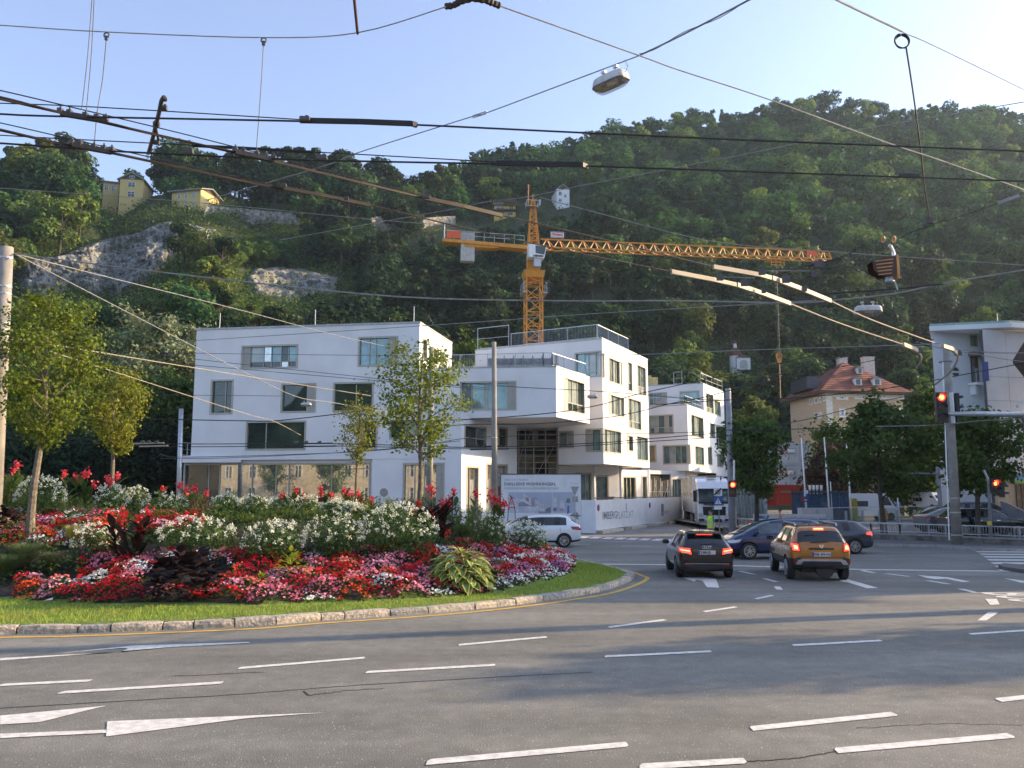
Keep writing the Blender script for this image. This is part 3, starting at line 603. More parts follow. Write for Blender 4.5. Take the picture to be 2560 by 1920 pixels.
KC_ = {'a': 'mid green', 'b': 'yellow green', 'c': 'dark green', 'd': 'bright green'}
def pick(px, py):  # darker leaf picks paint shade onto the middle and right slopes
 r = tr.random()
 if px < 700: return tr.choice([0, 2, 3, 4, 9, 3, 7, 0, 6, 2])
 if py > 620 and 700 < px < 1650: return tr.choice([1, 5, 10, 1, 8, 0, 10, 5])
 return tr.choice([0, 1, 2, 4, 10, 1, 5, 1, 8, 0, 1, 10, 6, 2, 5]) if r < .9 else tr.choice([9, 3])
for c in big:
 hp, X_, Y_, z, h, px, py = c; ki = pick(px, py); kind, m_ = KINDS_[ki]
 top = {'round': 11.8, 'wide': 10.4, 'tall': 14, 'thin': 13, 'conifer': 13}[kind]; s = h / top
 zn = zone(px, py); lab = '%s %s tree %s' % (KC_[m_], KN[kind], zn) if kind != 'conifer' else 'dark spiky conifer %s' % zn
 t = thing('forest_tree', lab, 'tree', (X_, Y_, z - .2), tr.uniform(0, 6.28), group=lab); t.scale = (s * tr.uniform(.92, 1.2), s * tr.uniform(.92, 1.2), s)
 o = bpy.data.objects.new('crown', CM[ki]); S.collection.objects.link(o); o.parent = t
 o = bpy.data.objects.new('trunk', TM); S.collection.objects.link(o); o.parent = t
Vs = []; Fs = []; Ms = []; k = 0; rg = np.random.default_rng(5)
base = {}
for i, (kd, m_) in enumerate(KINDS_):
 C, N = crown(kd, 820, 80 + i); base[i] = (C, N)
mats_ = [LM['a'], LM['b'], LM['c'], LM['d']]
for c in rest:
 hp, X_, Y_, z, h, px, py = c; ki = pick(px, py); kind, m_ = KINDS_[ki]; C, N = base[ki]
 top = {'round': 11.8, 'wide': 10.4, 'tall': 14, 'thin': 13, 'conifer': 13}[kind]; s = h / top
 nn = len(C) if h > 6 else 260; sel = rg.choice(len(C), min(nn, len(C)), replace=False); nn = len(sel); a = tr.uniform(0, 6.28); ca, sa = math.cos(a), math.sin(a); C2 = C[sel] * s; N2 = N[sel]
 wd = tr.uniform(.9, 1.25)
 C2 = np.stack([(C2[:, 0] * ca - C2[:, 1] * sa) * wd + X_, (C2[:, 0] * sa + C2[:, 1] * ca) * wd + Y_, C2[:, 2] + z - .3 - (2.0 * s)], 1)
 V, F = quads(C2, N2, (.52 if h > 6 else .34) * max(s, .55) * rg.uniform(.6, 1.25, nn), rng=rg); Vs.append(V); Fs.append(F + k); k += len(V); Ms.append(np.full(nn, 'abcd'.index(m_)))
o = npobj('forest', np.concatenate(Vs), np.concatenate(Fs), mats_, mi=np.concatenate(Ms), kind='stuff'); o['label'] = 'dense mixed wood covering the hillside behind the buildings'
C = [];
for i in range(4600):
 px, py = (tr.uniform(40, 950), tr.uniform(500, 800)) if i < 3000 else (tr.uniform(850, 1950), tr.uniform(480, 960))
 if any(inside(np.array(c_, float), np.array([px]), np.array([py]))[0] for c_ in (CL1, CL2)) and tr.random() < .66: continue
 if px < 240 and py < 560: continue
 C.append(T(px, py))
C = np.array([tuple(q) for q in C]); C = np.repeat(C, 40, axis=0) + nrng.normal(size=(len(C) * 40, 3)) * (1.5, 1.2, .8); C[:, 2] += .3
V, F = quads(C, nrng.normal(size=C.shape) * .6 + (0, -.4, .8), nrng.uniform(.18, .4, len(C)))
o = npobj('scrub', V, F, [LM['b'], LM['a'], LM['d']], mi=np.repeat(nrng.integers(0, 3, len(C) // 40), 40), kind='stuff'); o['label'] = 'tangled creepers and low scrub around the limestone cliff'
def tree(name, label, loc, H, z0, rmax, nleaf, ls, lm, bm, r0=.1, limbs=16, seed=1, group=None, peak=.4, tp=.62, lean=(0, 0), gapp=.0, cat='tree', clus=.30, droop=0., flat=0.):
 """trunk and limbs with leaf clusters along their outer parts; z0 = height where the crown starts"""
 rg = random.Random(seed); nr = np.random.default_rng(seed); t = thing(name, label, cat, loc, 0, group)
 L = lambda z: Vector((lean[0] * z, lean[1] * z, z)) + Vector((math.sin(z * 1.3 + seed) * .04, math.cos(z * 1.1 + seed) * .04, 0)) * H / 6
 mb = MB(); zs = [i / 9 * H * .93 for i in range(10)]; mb.tube([L(z) for z in zs], [r0 * (1.25 if i == 0 else 1) * (1 - .9 * z / H) + .006 for i, z in enumerate(zs)], 9)
 ends = []
 for i in range(limbs):
  f = (i + rg.random() * .6) / limbs; z = z0 * .92 + (H * .95 - z0) * f * .93; a = i * 2.399 + rg.uniform(-.3, .3)
  hf = (z - z0) / (H - z0); prof = min(1, (hf + .12) / peak) ** .7 if hf < peak else (1 - (hf - peak) / (1.04 - peak)) ** tp
  R = rmax * prof * rg.uniform(.78, 1.12); rise = R * (rg.uniform(.35, .9) - droop) + .25 * (1 - f)
  p0 = L(z); p1 = p0 + Vector((math.cos(a) * R * .45, math.sin(a) * R * .45, rise * .55)); p2 = p0 + Vector((math.cos(a) * R, math.sin(a) * R, rise * (.95 - flat)))
  rr = r0 * .42 * (1 - .75 * f); mb.tube([p0, p1, p2], [rr, rr * .6, rr * .15 + .003], 5)
  ends += [(p1.lerp(p2, q), R) for q in (.1, .35, .6, .85, 1.0)]
  for k in range(4):
   q = rg.uniform(.2, .8); s0 = p0.lerp(p1, q * 2) if q < .5 else p1.lerp(p2, q * 2 - 1); b = a + rg.choice((-1, 1)) * rg.uniform(.5, 1.1); l_ = R * rg.uniform(.28, .5) + .15
   s1 = s0 + Vector((math.cos(b) * l_, math.sin(b) * l_, l_ * rg.uniform(.0, .8) - droop * .4)); mb.tube([s0, s1], [rr * .35, .004], 4, cap=False); ends += [(s0.lerp(s1, .6), R), (s1, R)]
 ends += [(L(H * .97), .4), (L(H * 1.0), .3), (L(H * .92), .5)]
 obj('trunk', mb, bm, t, local=True)
 per = nleaf // len(ends); C = []
 for e, R in ends:
  m_ = int(per * rg.uniform(.5, 1.5)); C.append(np.array(tuple(e)) + nr.normal(size=(m_, 3)) * clus * np.array([1, 1, .75]) * (.6 + .4 * min(1, R / max(rmax, .01))))
 C = np.concatenate(C); cc = C - np.array([0, 0, (z0 + H) / 2]); N = cc / (np.linalg.norm(cc, axis=1, keepdims=True) + .1) * .7 + nr.normal(size=C.shape) * .6; N[:, 2] += .35
 V, F = quads(C, N, ls * nr.uniform(.6, 1.35, len(C)), asp=1.25, rng=nr, fold=.25)
 npobj('crown', V, F, lm, parent=t); return t
young = leafmat('young_tree_leaves', (.20, .25, .032), (.125, .175, .024), scale=1.6, island=.45, transl=.5)
young2 = leafmat('young_tree_leaves_yellow', (.26, .27, .035), (.17, .20, .028), scale=1.6, island=.45, transl=.5)
g_ = 'young trees planted in the flower bed'
def isl(px, Y):    # a point on the mound at a distance
 X_ = P(px, 1200, Y).x; return Vector((X_, Y, iz(X_, Y) - .05))
def zat(py, Y): return HCAM + (1232 - py) * Y / FPX
b = isl(88, 23.6); tree('young_tree', 'tallest leafy young tree with a pale trunk, closest to the thick concrete pole', b, zat(705, 23.6) - b.z, zat(1120, 23.6) - b.z, 1.45, 8200, .052, young, bark, .115, 24, 3, g_, .45, lean=(.017, 0), clus=.23)
b = isl(277, 33); tree('young_tree', 'smaller round young tree behind the tallest one, yellowish leaves', b, zat(915, 33) - b.z, zat(1135, 33) - b.z, 1.25, 6200, .055, young2, bark, .10, 20, 5, g_, .45, clus=.20)
b = isl(893, 34.5); tree('young_tree', 'thin sparse young tree in front of the long white facade', b, zat(985, 34.5) - b.z, zat(1148, 34.5) - b.z, .85, 1900, .052, young2, bark, .07, 18, 8, g_, .4, clus=.17)
b = isl(1048, 29.5); tree('young_tree', 'leafy young tree with a crooked trunk in front of the building corner', b, zat(850, 29.5) - b.z, zat(1145, 29.5) - b.z, 1.5, 4600, .062, young, bark, .10, 22, 12, g_, .35, lean=(.004, 0), clus=.24)
maple = leafmat('maple_leaves', (.095, .155, .032), (.06, .105, .024), scale=.8, island=.35, transl=.35)
maple_b = leafmat('maple_leaves_fresh', (.11, .165, .03), (.07, .115, .024), scale=.8, island=.35, transl=.35)
def gtree(name, label, px, ybase, Y, ytop, ycr, wpx, n_, ls, lm, seed, bm=bark_dark, r0=.15, gz=None, **kw):
 x = P(px, 1200, Y).x; z = gz if gz is not None else HCAM + (1232 - ybase) * Y / FPX
 return tree(name, label, (x, Y, z), zat(ytop, Y) - z, zat(ycr, Y) - z, wpx / 2 * Y / FPX, n_, ls, lm, bm, r0, seed=seed, **kw)
g2 = 'maples along the low wall'
gtree('street_tree', 'dark maple beside the grey steel post, in front of the building site', 1888, 1330, 51, 1045, 1240, 160, 5200, .12, maple, 31, gz=.35, clus=.34, group=g2, limbs=20)
gtree('street_tree', 'largest dark maple with an upright leading shoot, in front of the ochre villa', 2200, 1336, 47, 985, 1245, 232, 8500, .12, maple, 33, gz=.4, clus=.36, group=g2, limbs=24, peak=.3, tp=1.25)
gtree('street_tree', 'dark maple over the parked black car, behind the traffic signal pole', 2440, 1336, 45, 1030, 1245, 226, 8500, .12, maple_b, 36, gz=.4, clus=.36, group=g2, limbs=24, peak=.35, tp=.9)
red_l = leafmat('reddish_conifer_leaves', (.085, .05, .03), (.045, .035, .022), scale=.5, island=.4, transl=.2)
gtree('red_leaved_tree', 'reddish brown tree behind the white flagpoles', 2080, 1290, 76, 1110, 1290, 150, 6500, .17, red_l, 41, gz=0, clus=.5, limbs=22, droop=.35, peak=.35)
gtree('villa_tree', 'green tree rising between the ochre villa and the white office block', 2326, 1290, 80, 950, 1240, 84, 6500, .2, maple_b, 43, gz=0, clus=.6, limbs=22, peak=.5)
gtree('villa_tree', 'dark ivy covered tree at the foot of the ochre villa', 2075, 1290, 88, 1050, 1230, 70, 3000, .2, maple, 44, gz=0, clus=.6, limbs=14, peak=.4)
gtree('villa_tree', 'dark tree beside the containers, in front of the ochre villa', 2130, 1290, 82, 1090, 1260, 110, 4500, .2, maple, 45, gz=0, clus=.6, limbs=16, peak=.4)
gtree('hedge_tree', 'dark bush row behind the glass ramp railing', 2270, 1300, 84, 1180, 1295, 210, 6500, .2, maple, 46, gz=0, clus=.8, limbs=18, peak=.3)
willow = leafmat('willow_leaves', (.22, .255, .14), (.13, .165, .085), scale=.4, island=.35, transl=.3)
gtree('willow_tree', 'large grey green willow beside the white apartment building', 400, 1230, 82, 795, 1150, 290, 15000, .19, willow, 51, gz=0, r0=.4, clus=.62, limbs=26, peak=.6)
for i, (px, Y, yt, w, m_, lab) in enumerate([(420, 72, 930, 190, maple, 'dark tree below the grey green willow beside the apartment building'), (300, 80, 1000, 230, maple, 'broad dark tree behind the smaller round young tree'),
  (120, 76, 960, 300, maple, 'broad dark tree behind the tallest young tree'), (-40, 70, 900, 260, maple, 'dark tree at the very edge behind the thick concrete pole'), (30, 92, 780, 250, maple_b, 'mid green tree on the bank below the limestone cliff'), (230, 95, 900, 260, maple_b, 'fresher green tree between the two young trees, under the cliff'),
  (1160, 86, 822, 130, maple_b, 'light green tree rising behind the roof terrace'), (985, 92, 790, 170, maple_b, 'light green tree top peeping over the flat white roof'), (470, 95, 860, 150, maple, 'dark tree squeezed against the apartment wall')]):
 gtree('background_tree', lab, px, 1230, Y, yt, 1215, w, 7500, .2, m_, 60 + i, gz=0, r0=.3, clus=.7, limbs=20, peak=.45)
for i, (px, Y, yt, w) in enumerate([(380, 66, 1080, 200), (200, 68, 1100, 220), (40, 66, 1090, 240), (-90, 60, 1080, 240)]):
 gtree('understorey_bush', ['dark bush nearest the apartment building behind the flower bed', 'dark bush behind the smaller young tree trunk', 'dark bush behind the tallest young tree trunk', 'dark bush at the far edge of the flower bed'][i], px, 1230, Y, yt, 1300, w, 6500, .17, LM['c'], 90 + i, gz=-.5, r0=.15, clus=.8, limbs=16, peak=.35, cat='bush')
# flower bed
bed = thing('flower_bed_soil', None, None, (0, 0, 0), kind='structure')
soil = mat('bed_soil', (.030, .024, .018), rough=1, var=.3, scale=4, bump=.6, bscale=20)
mb = MB()
gx = np.arange(-27, 3, .4); gy = np.arange(18.5, 38.5, .4); XX, YY = np.meshgrid(gx, gy); ins = inside(BC, XX, YY); ZZ = isl_z(XX, YY) + .012
V = np.stack([XX.ravel(), YY.ravel(), ZZ.ravel()], 1); nx = len(gx); I, J = np.meshgrid(np.arange(len(gy) - 1), np.arange(nx - 1), indexing='ij'); I = I.ravel(); J = J.ravel()
F = np.stack([I * nx + J, I * nx + J + 1, (I + 1) * nx + J + 1, (I + 1) * nx + J], 1); F = F[ins.ravel()[F].all(axis=1)]
npobj('soil_surface', V, F, soil, parent=bed)
def M3(px, py):
 d = ray(px, py)
 for Y in np.arange(15.5, 38, .1):
  t = Y / d.y; x = d.x * t; z = HCAM + d.z * t
  if z <= iz(x, Y): return Vector((x, Y, iz(x, Y)))
 return Vector((P(px, py, 28).x, 28, iz(P(px, py, 28).x, 28)))
petal = {}
for k, c, c2 in [('red', (.62, .018, .016), (.45, .01, .014)), ('crimson', (.60, .015, .04), (.46, .012, .035)), ('pink', (.80, .26, .34), (.72, .14, .22)), ('rose', (.80, .36, .45), (.72, .24, .33)), ('white', (.80, .78, .74), (.74, .72, .68)), ('orange', (.78, .10, .02), (.68, .06, .015)), ('violet', (.56, .20, .40), (.44, .12, .30)), ('salmon', (.80, .24, .20), (.70, .16, .13))]:
 petal[k] = mat('petal_' + k, tuple(min(.86, v * 1.12) for v in c), col2=c2, rough=.6, island=.22, transl=.25, scale=3, spec=.2)
order_ = ['red', 'crimson', 'pink', 'rose', 'white', 'orange', 'violet', 'salmon']
rg = np.random.default_rng(11)
X = rg.uniform(-27, 3, 210000); Y = rg.uniform(18.5, 38, 210000); k = inside(BC, X, Y) & (X > -.64 * Y - 1); X = X[k]; Y = Y[k]
d = pdist(BC, X, Y)
pxs = 1280 + FPX * X / Y
front = (Y < 26) & (d < 2.9) & (d > .05) & (pxs > 60) & ~((pxs < 215) & (d > .9)); rightp = (X > -.6) & (d > .05) & (d < 3.4) ; leftp = (pxs < 330) & (d > 3.2) & (d < 8) & (Y < 30)
mid_ = (pxs > 360) & (pxs < 520) & (d > 4.2) & (d < 6.2)
keep = front | rightp | leftp | mid_
X = X[keep]; Y = Y[keep]; d = d[keep]
sx = rg.uniform(-27, 3, 2600); sy = rg.uniform(18, 38, 2600); sc = rg.choice(8, 2600, p=[.31, .17, .16, .10, .10, .05, .02, .09])
col = np.zeros(len(X), int); dn = np.zeros(len(X))
for i in range(0, len(X), 4000):
 dx = X[i:i + 4000, None] + rg.normal(0, .05, (min(4000, len(X) - i), 1)) - sx[None]; dy = Y[i:i + 4000, None] + rg.normal(0, .05, (min(4000, len(X) - i), 1)) - sy[None]; q = dx * dx + dy * dy; j = q.argmin(1); col[i:i + 4000] = sc[j]; dn[i:i + 4000] = np.sqrt(q.min(1))
dia = (X > -.5) & (np.mod(X * 1.05 - (Y - 22) * .55, 1.45) < .30); col[dia & (rg.random(len(X)) < .85)] = 4
hole = np.zeros(len(X), bool)
for (hx, hy, hr_) in ((455, 1470, 1.0), (1152, 1455, .95), (726, 1445, .33), (320, 1400, .45)):
 q = M3(hx, hy); hole |= np.hypot(X - q.x, (Y - q.y - .25)) < hr_
mask = (~hole) & (rg.random(len(X)) < np.clip(1.25 - dn * 1.15, .35, 1)); X = X[mask]; Y = Y[mask]; d = d[mask]; col = col[mask]; dn = dn[mask]
hgt = .15 * np.clip(d / .3, .5, 1) + .17 * np.clip(1 - (dn / .30) ** 2, 0, 1) + rg.uniform(-.02, .03, len(X)); Z = isl_z(X, Y) + hgt
n_ = len(X); N = np.stack([rg.normal(0, .45, n_), -.45 + rg.normal(0, .45, n_), np.full(n_, .9)], 1); N /= np.linalg.norm(N, axis=1, keepdims=True)
R_ = rg.normal(size=(n_, 3)); Tt = np.cross(N, R_); Tt /= np.linalg.norm(Tt, axis=1, keepdims=True); Bb = np.cross(N, Tt); C = np.stack([X, Y, Z], 1); r = rg.uniform(.027, .042, n_)[:, None]
vs = [C + (Tt * math.cos(a) + Bb * math.sin(a)) * r * (1.0 if i % 2 == 0 else .62) + N * (.008 if i % 2 == 0 else 0) for i, a in enumerate(np.linspace(0, 2 * math.pi, 10, endpoint=False))]
V = np.stack(vs, 1).reshape(-1, 3)
o = npobj('bedding_flowers', V, np.arange(10 * n_).reshape(-1, 10), [petal[q] for q in order_], mi=col, kind='stuff'); o['label'] = 'red, pink and white bedding flowers carpeting the slope above the lawn'
bedleaf = leafmat('bedding_leaves', (.045, .085, .018), (.03, .055, .015), scale=2, island=.4)
k = rg.choice(n_, int(n_ * .95), replace=False); C = np.stack([X[k], Y[k], Z[k] - rg.uniform(.02, .14, len(k))], 1) + rg.normal(0, .03, (len(k), 3)); V, F = quads(C, rg.normal(size=C.shape) * .7 + (0, -.5, .7), rg.uniform(.03, .055, len(C)), rng=rg)
npobj('bedding_foliage', V, F, bedleaf, kind='stuff')['label'] = 'low green foliage under the bedding flowers'
X = rg.uniform(-27, 3, 70000); Y = rg.uniform(20, 38, 70000); k = inside(BC, X, Y) & (X > -.64 * Y - 1); X = X[k]; Y = Y[k]; d = pdist(BC, X, Y); k = (d > 2.3) | ((1280 + FPX * X / Y < 235) & (d > .75)); X = X[k]; Y = Y[k]
C = np.stack([X, Y, isl_z(X, Y) + rg.uniform(0, .42, len(X)) * (1 + .8 * np.sin(X * 2.2) * np.cos(Y * 1.9))], 1); V, F = quads(C, rg.normal(size=C.shape) * .6 + (0, -.3, .8), rg.uniform(.035, .075, len(C)), asp=.8, rng=rg)
npobj('ground_cover', V, F, leafmat('cover_leaves', (.07, .12, .025), (.045, .08, .02), scale=1, island=.4), kind='stuff')['label'] = 'green ground cover between the taller plants of the bed'
shrub_g = leafmat('spider_flower_leaves', (.10, .17, .045), (.06, .11, .032), scale=3, island=.4)
head_w = mat('spider_flower_white', (.80, .80, .70), col2=(.66, .70, .52), rough=.7, island=.12, transl=.25, scale=6)
fern_g = leafmat('feathery_leaves', (.17, .23, .045), (.10, .155, .035), scale=3, island=.35)
def wpx(px, Y): return px * Y / FPX
def base_at(px, py=None, Y=None):
 return M3(px, py) if Y is None else Vector((P(px, 1200, Y).x, Y, iz(P(px, 1200, Y).x, Y)))
def cleome(label, px, pb, w, h, Y=None, heads=None, seed=0, dens=1.0):
 b = base_at(px, pb, Y); r = wpx(w, b.y) / 2; hh = wpx(h, b.y) if Y is None else max(.3, HCAM + (1232 - h) * Y / FPX - b.z); rg = np.random.default_rng(seed + 100)
 t = thing('white_flowering_shrub', label, 'shrub', b, group='white spider flower shrubs in the bed')
 n = int(1900 * dens * max(.5, r * hh)); C, N = ell_pts(n, (0, 0, hh * .46), (r, r * .9, hh * .52), rg, inner=.25, up=.6); V, F = quads(C, N, rg.uniform(.035, .075, n), asp=.55, rng=rg)
 npobj('foliage', V, F, shrub_g, parent=t)
 nh = heads or int(128 * max(.4, r * hh) ** .8); c_, n__ = ell_pts(nh * 3, (0, 0, hh * .5), (r, r * .9, hh * .54), rg, inner=.9, up=0); c_ = c_[c_[:, 2] > hh * .38][:nh]; nh = len(c_); c_ += np.stack([0 * c_[:, 0], 0 * c_[:, 0], rg.uniform(0, .10, nh)], 1)
 C = np.repeat(c_, 11, 0) + rg.normal(size=(nh * 11, 3)) * .026; V, F = quads(C, rg.normal(size=C.shape) + (0, -.3, .5), rg.uniform(.014, .026, len(C)), asp=1.4, rng=rg); npobj('flower_heads', V, F, head_w, parent=t, kind='stuff')
 for i in range(5):
  pass
 return t
CL = [(235, 1406, 112, 86, None, 'white flowered shrub beside the dark leaved canna nearest the pale grass'), (488, 1384, 190, 84, None, 'wide white flowered shrub directly behind the dark purple bush'), (682, 1405, 156, 96, None, 'white flowered shrub behind the lime green coleus'),
 (834, 1397, 150, 102, None, 'white flowered shrub in the front row between two like it, over red flowers'), (995, 1394, 195, 122, None, 'biggest densest white flowered shrub, next to the variegated hosta'), (1225, 1380, 84, 90, None, 'small pale white flowered shrub above the hosta'),
 (1312, 1345, 118, 76, None, 'last white flowered shrub of the bed, near the white car'), (1150, 1300, 60, 50, 26.5, None),
 (105, 1270, 120, 1197, 26, 'white flowered shrub behind the tallest young tree'), (280, 1279, 80, 1216, 27, 'white flowered shrub at the foot of the smaller young tree'), (345, 1262, 66, 1220, 29, 'small white flowered shrub in the back row, beside the smaller young tree'),
 (416, 1279, 108, 1236, 27, 'low wide white flowered shrub before the burgundy bush'), (566, 1273, 76, 1236, 27, 'white flowered shrub just past the burgundy bush'), (640, 1280, 84, 1242, 27, 'white flowered shrub in the back row under the glass shopfront'), (700, 1278, 66, 1246, 28, 'small white flowered shrub of the back row under red cannas'),
 (768, 1275, 74, 1243, 27.5, 'white flowered shrub between two clumps of red cannas'), (840, 1287, 72, 1252, 26.5, 'white flowered shrub before the thin sparse tree'), (884, 1287, 56, 1258, 25.5, 'small white flowered shrub below the thin sparse tree')]
for i, (px, pb, w, h, Y, lab) in enumerate(CL):
 if lab: cleome(lab, px, pb, w, h, Y, seed=i)
def feather(label, px, pb, w, top, Y=None, m=None, seed=0, name='feathery_shrub', n=1500, ls=(.03, .06), cat='shrub', spiky=.5, grp=None):
 b = base_at(px, pb, Y); r = wpx(w, b.y) / 2; hh = max(.25, HCAM + (1232 - top) * b.y / FPX - b.z); rg = np.random.default_rng(seed + 300)
 t = thing(name, label, cat, b, group=grp)
 ns = 26; n = int(n * max(.5, r * hh * 1.6)); a = rg.uniform(0, 6.28, ns); rr = r * np.sqrt(rg.random(ns)); tops = hh * (1 - .35 * (rr / r) ** 2) * rg.uniform(.82, 1.06, ns)
 j = rg.integers(0, ns, n); f = rg.random(n) ** .8; spread = .10 * (1.1 - f)[:, None]
 C = np.stack([np.cos(a[j]) * rr[j] * (.6 + .5 * f), np.sin(a[j]) * rr[j] * (.6 + .5 * f), tops[j] * f], 1) + rg.normal(size=(n, 3)) * np.array([1, 1, .5]) * spread
 N = rg.normal(size=(n, 3)); N[:, 2] *= .3; V, F = quads(C, N, rg.uniform(*ls, n), asp=.3, rng=rg); npobj('foliage', V, F, m or fern_g, parent=t)
 mb = MB()
 for i in range(0, ns, 2): mb.tube([(math.cos(a[i]) * rr[i] * .5, math.sin(a[i]) * rr[i] * .5, 0), (math.cos(a[i]) * rr[i], math.sin(a[i]) * rr[i], tops[i] * .95)], [.008, .003], 4, cap=False)
 obj('stems', mb, bark, t, local=True, kind='stuff'); return t
fg = 'tall feathery green shrubs'
for i, (px, pb, w, tp, Y, lab) in enumerate([(620, 1361, 66, 1280, 24.0, 'feathery green shrub tucked between two front white shrubs'), (670, 1325, 56, 1275, 25.5, 'feathery green shrub behind the white shrub with lime coleus'), (715, 1325, 60, 1266, 26, 'tallest feathery green shrub under the first red cannas'), (765, 1325, 60, 1270, 25.5, 'feathery green shrub beside the gap in the front white shrubs'),
  (805, 1322, 50, 1275, 25.2, 'feathery green shrub below the middle of the shopfront'), (874, 1312, 52, 1280, 24.8, 'low feathery green shrub below the thin sparse tree'), (955, 1290, 100, 1238, 25.8, 'broad feathery green shrub behind the biggest white shrub'), (1066, 1290, 50, 1226, 26.5, 'feathery green shrub behind the red flowered dark canna'),
  (1130, 1280, 56, 1234, 26.5, 'feathery green shrub between dark canna and orange red flowers'), (1184, 1312, 84, 1250, 25.5, 'wide feathery green shrub behind the small pale white shrub'), (190, 1292, 80, 1240, 26, 'leafy green shrub above the band of pink flowers'), (20, 1250, 110, 1172, 27.5, 'tall green shrub at the very edge of the bed'),
  (480, 1262, 70, 1218, 29, 'green shrub in the back row above the burgundy bush'), (330, 1250, 90, 1206, 30, 'green shrub in the back row beside the smaller young tree'), (590, 1258, 60, 1226, 30, 'green shrub in the back row before the shopfront'), (405, 1310, 70, 1268, 25, 'green shrub behind the wide white shrub'), (552, 1330, 60, 1285, 25, 'green shrub between burgundy bush and feathery shrub')]):
 feather(lab, px, pb, w, tp, Y, seed=i, grp=fg)
burg = leafmat('burgundy_leaves', (.13, .045, .04), (.07, .03, .03), scale=3, island=.4)
feather('round burgundy bush among the white shrubs', 501, 1305, 74, 1240, 25.8, m=burg, seed=51, name='burgundy_bush', n=2600, ls=(.02, .045))
feather('low purplish heather like clump at the edge of the bed', 50, 1456, 190, 1408, 21.6, m=burg, seed=52, name='heather_clump', n=2600, ls=(.02, .04))
salv = leafmat('violet_spikes', (.12, .06, .13), (.07, .05, .06), scale=3, island=.4)
feather('small clump of violet flower spikes beside the hosta', 1232, 1402, 50, 1368, 22.6, m=salv, seed=53, name='violet_flower_clump', n=1800, ls=(.015, .03))
brg = leafmat('brown_grass', (.17, .12, .09), (.10, .09, .05), scale=3, island=.4)
feather('brownish pink flowering clump near the white car end of the bed', 1318, 1366, 66, 1316, None, m=brg, seed=54, name='brown_flower_clump', n=2400, ls=(.02, .04))
limel = leafmat('lime_leaves', (.36, .38, .03), (.20, .26, .03), scale=5, island=.25)
def leafy(name, label, px, pb, w, tp, m, n=170, ls=.07, seed=0, Y=None, cat='plant', asp=.8):
 b = base_at(px, pb, Y); r = wpx(w, b.y) / 2; hh = HCAM + (1232 - tp) * b.y / FPX - b.z; rg = np.random.default_rng(seed + 500); t = thing(name, label, cat, b)
 me = []
 for q in range(3):
  mbl = MB(); pts = []; K = 6
  for i in range(K + 1):
   f = i / K; wd = math.sin(math.pi * min(1, f * .92 + .06)) ** .7 * .42 * asp * (1 + .12 * math.sin(i * 2.3 + q)); zz = -.25 * f * f - .05 * q * f
   pts += [(-wd, f, zz + .10 * wd), (0, f, zz), (wd, f, zz + .10 * wd)]
  mbl.add(pts, [(i * 3 + a, i * 3 + a + 1, (i + 1) * 3 + a + 1, (i + 1) * 3 + a) for i in range(K) for a in (0, 1)]); oo = obj('leaf', mbl, m, smooth=True); me.append(oo.data); bpy.data.objects.remove(oo)
 n = min(n, 300)
 for i in range(n):
  d_ = rg.normal(size=3); d_ /= np.linalg.norm(d_); d_[2] = abs(d_[2]); rad = rg.uniform(.55, 1.0); c = Vector((d_[0] * r * rad, d_[1] * r * rad, d_[2] * hh * rad * .98 + .02))
  out = Vector((d_[0], d_[1], .15 + d_[2] * .5 + rg.normal() * .2)).normalized(); sd_ = out.cross(Vector((0, 0, 1))).normalized() if abs(out.z) < .98 else Vector((1, 0, 0)); up = sd_.cross(out); up.rotate(Matrix.Rotation(rg.normal() * .35, 3, out)); sd_ = out.cross(up)
  s = ls * rg.uniform(.65, 1.3); o = bpy.data.objects.new('leaf', me[i % 3]); S.collection.objects.link(o); o.parent = t
  o.matrix_local = Matrix(((sd_.x * s, out.x * s, up.x * s, c.x), (sd_.y * s, out.y * s, up.y * s, c.y), (sd_.z * s, out.z * s, up.z * s, c.z), (0, 0, 0, 1)))
 return t
purp = leafmat('purple_leaves', (.030, .016, .020), (.018, .012, .013), scale=6, island=0, objvar=.45, transl=.15)
leafy('purple_leaved_bush', 'large near black purple leaved bush rising from the bedding flowers', 455, 1486, 172, 1362, purp, 300, .17, seed=1, cat='bush', asp=1.5)
leafy('purple_leaved_bush', 'low dark purple plant behind the tallest tree trunk, edge of the bed', 20, 1345, 90, 1268, purp, 110, .15, seed=9, cat='bush', asp=1.5, Y=24.5)
leafy('lime_coleus', 'lime yellow leaved plant between red flowers, in front of a white shrub', 726, 1452, 78, 1368, limel, 150, .11, seed=2, cat='plant', asp=.8)
leafy('lime_coleus', 'small lime yellow plant low among the pink flowers', 652, 1462, 34, 1428, limel, 50, .085, seed=3, cat='plant')
leafy('lime_coleus', 'lime green plant at the end of the bed beside the white car', 1356, 1366, 34, 1332, limel, 60, .09, seed=4)
leafy('lime_coleus', 'trailing lime green plant on the slope close to the stopped cars', 1384, 1388, 30, 1362, limel, 45, .08, seed=5)
hg = leafmat('hosta_green', (.20, .29, .10), (.13, .21, .075), scale=9, island=0, objvar=.2, transl=.2); hy = leafmat('hosta_margin', (.66, .63, .17), (.56, .56, .15), scale=9, island=0, objvar=.1, transl=.3)
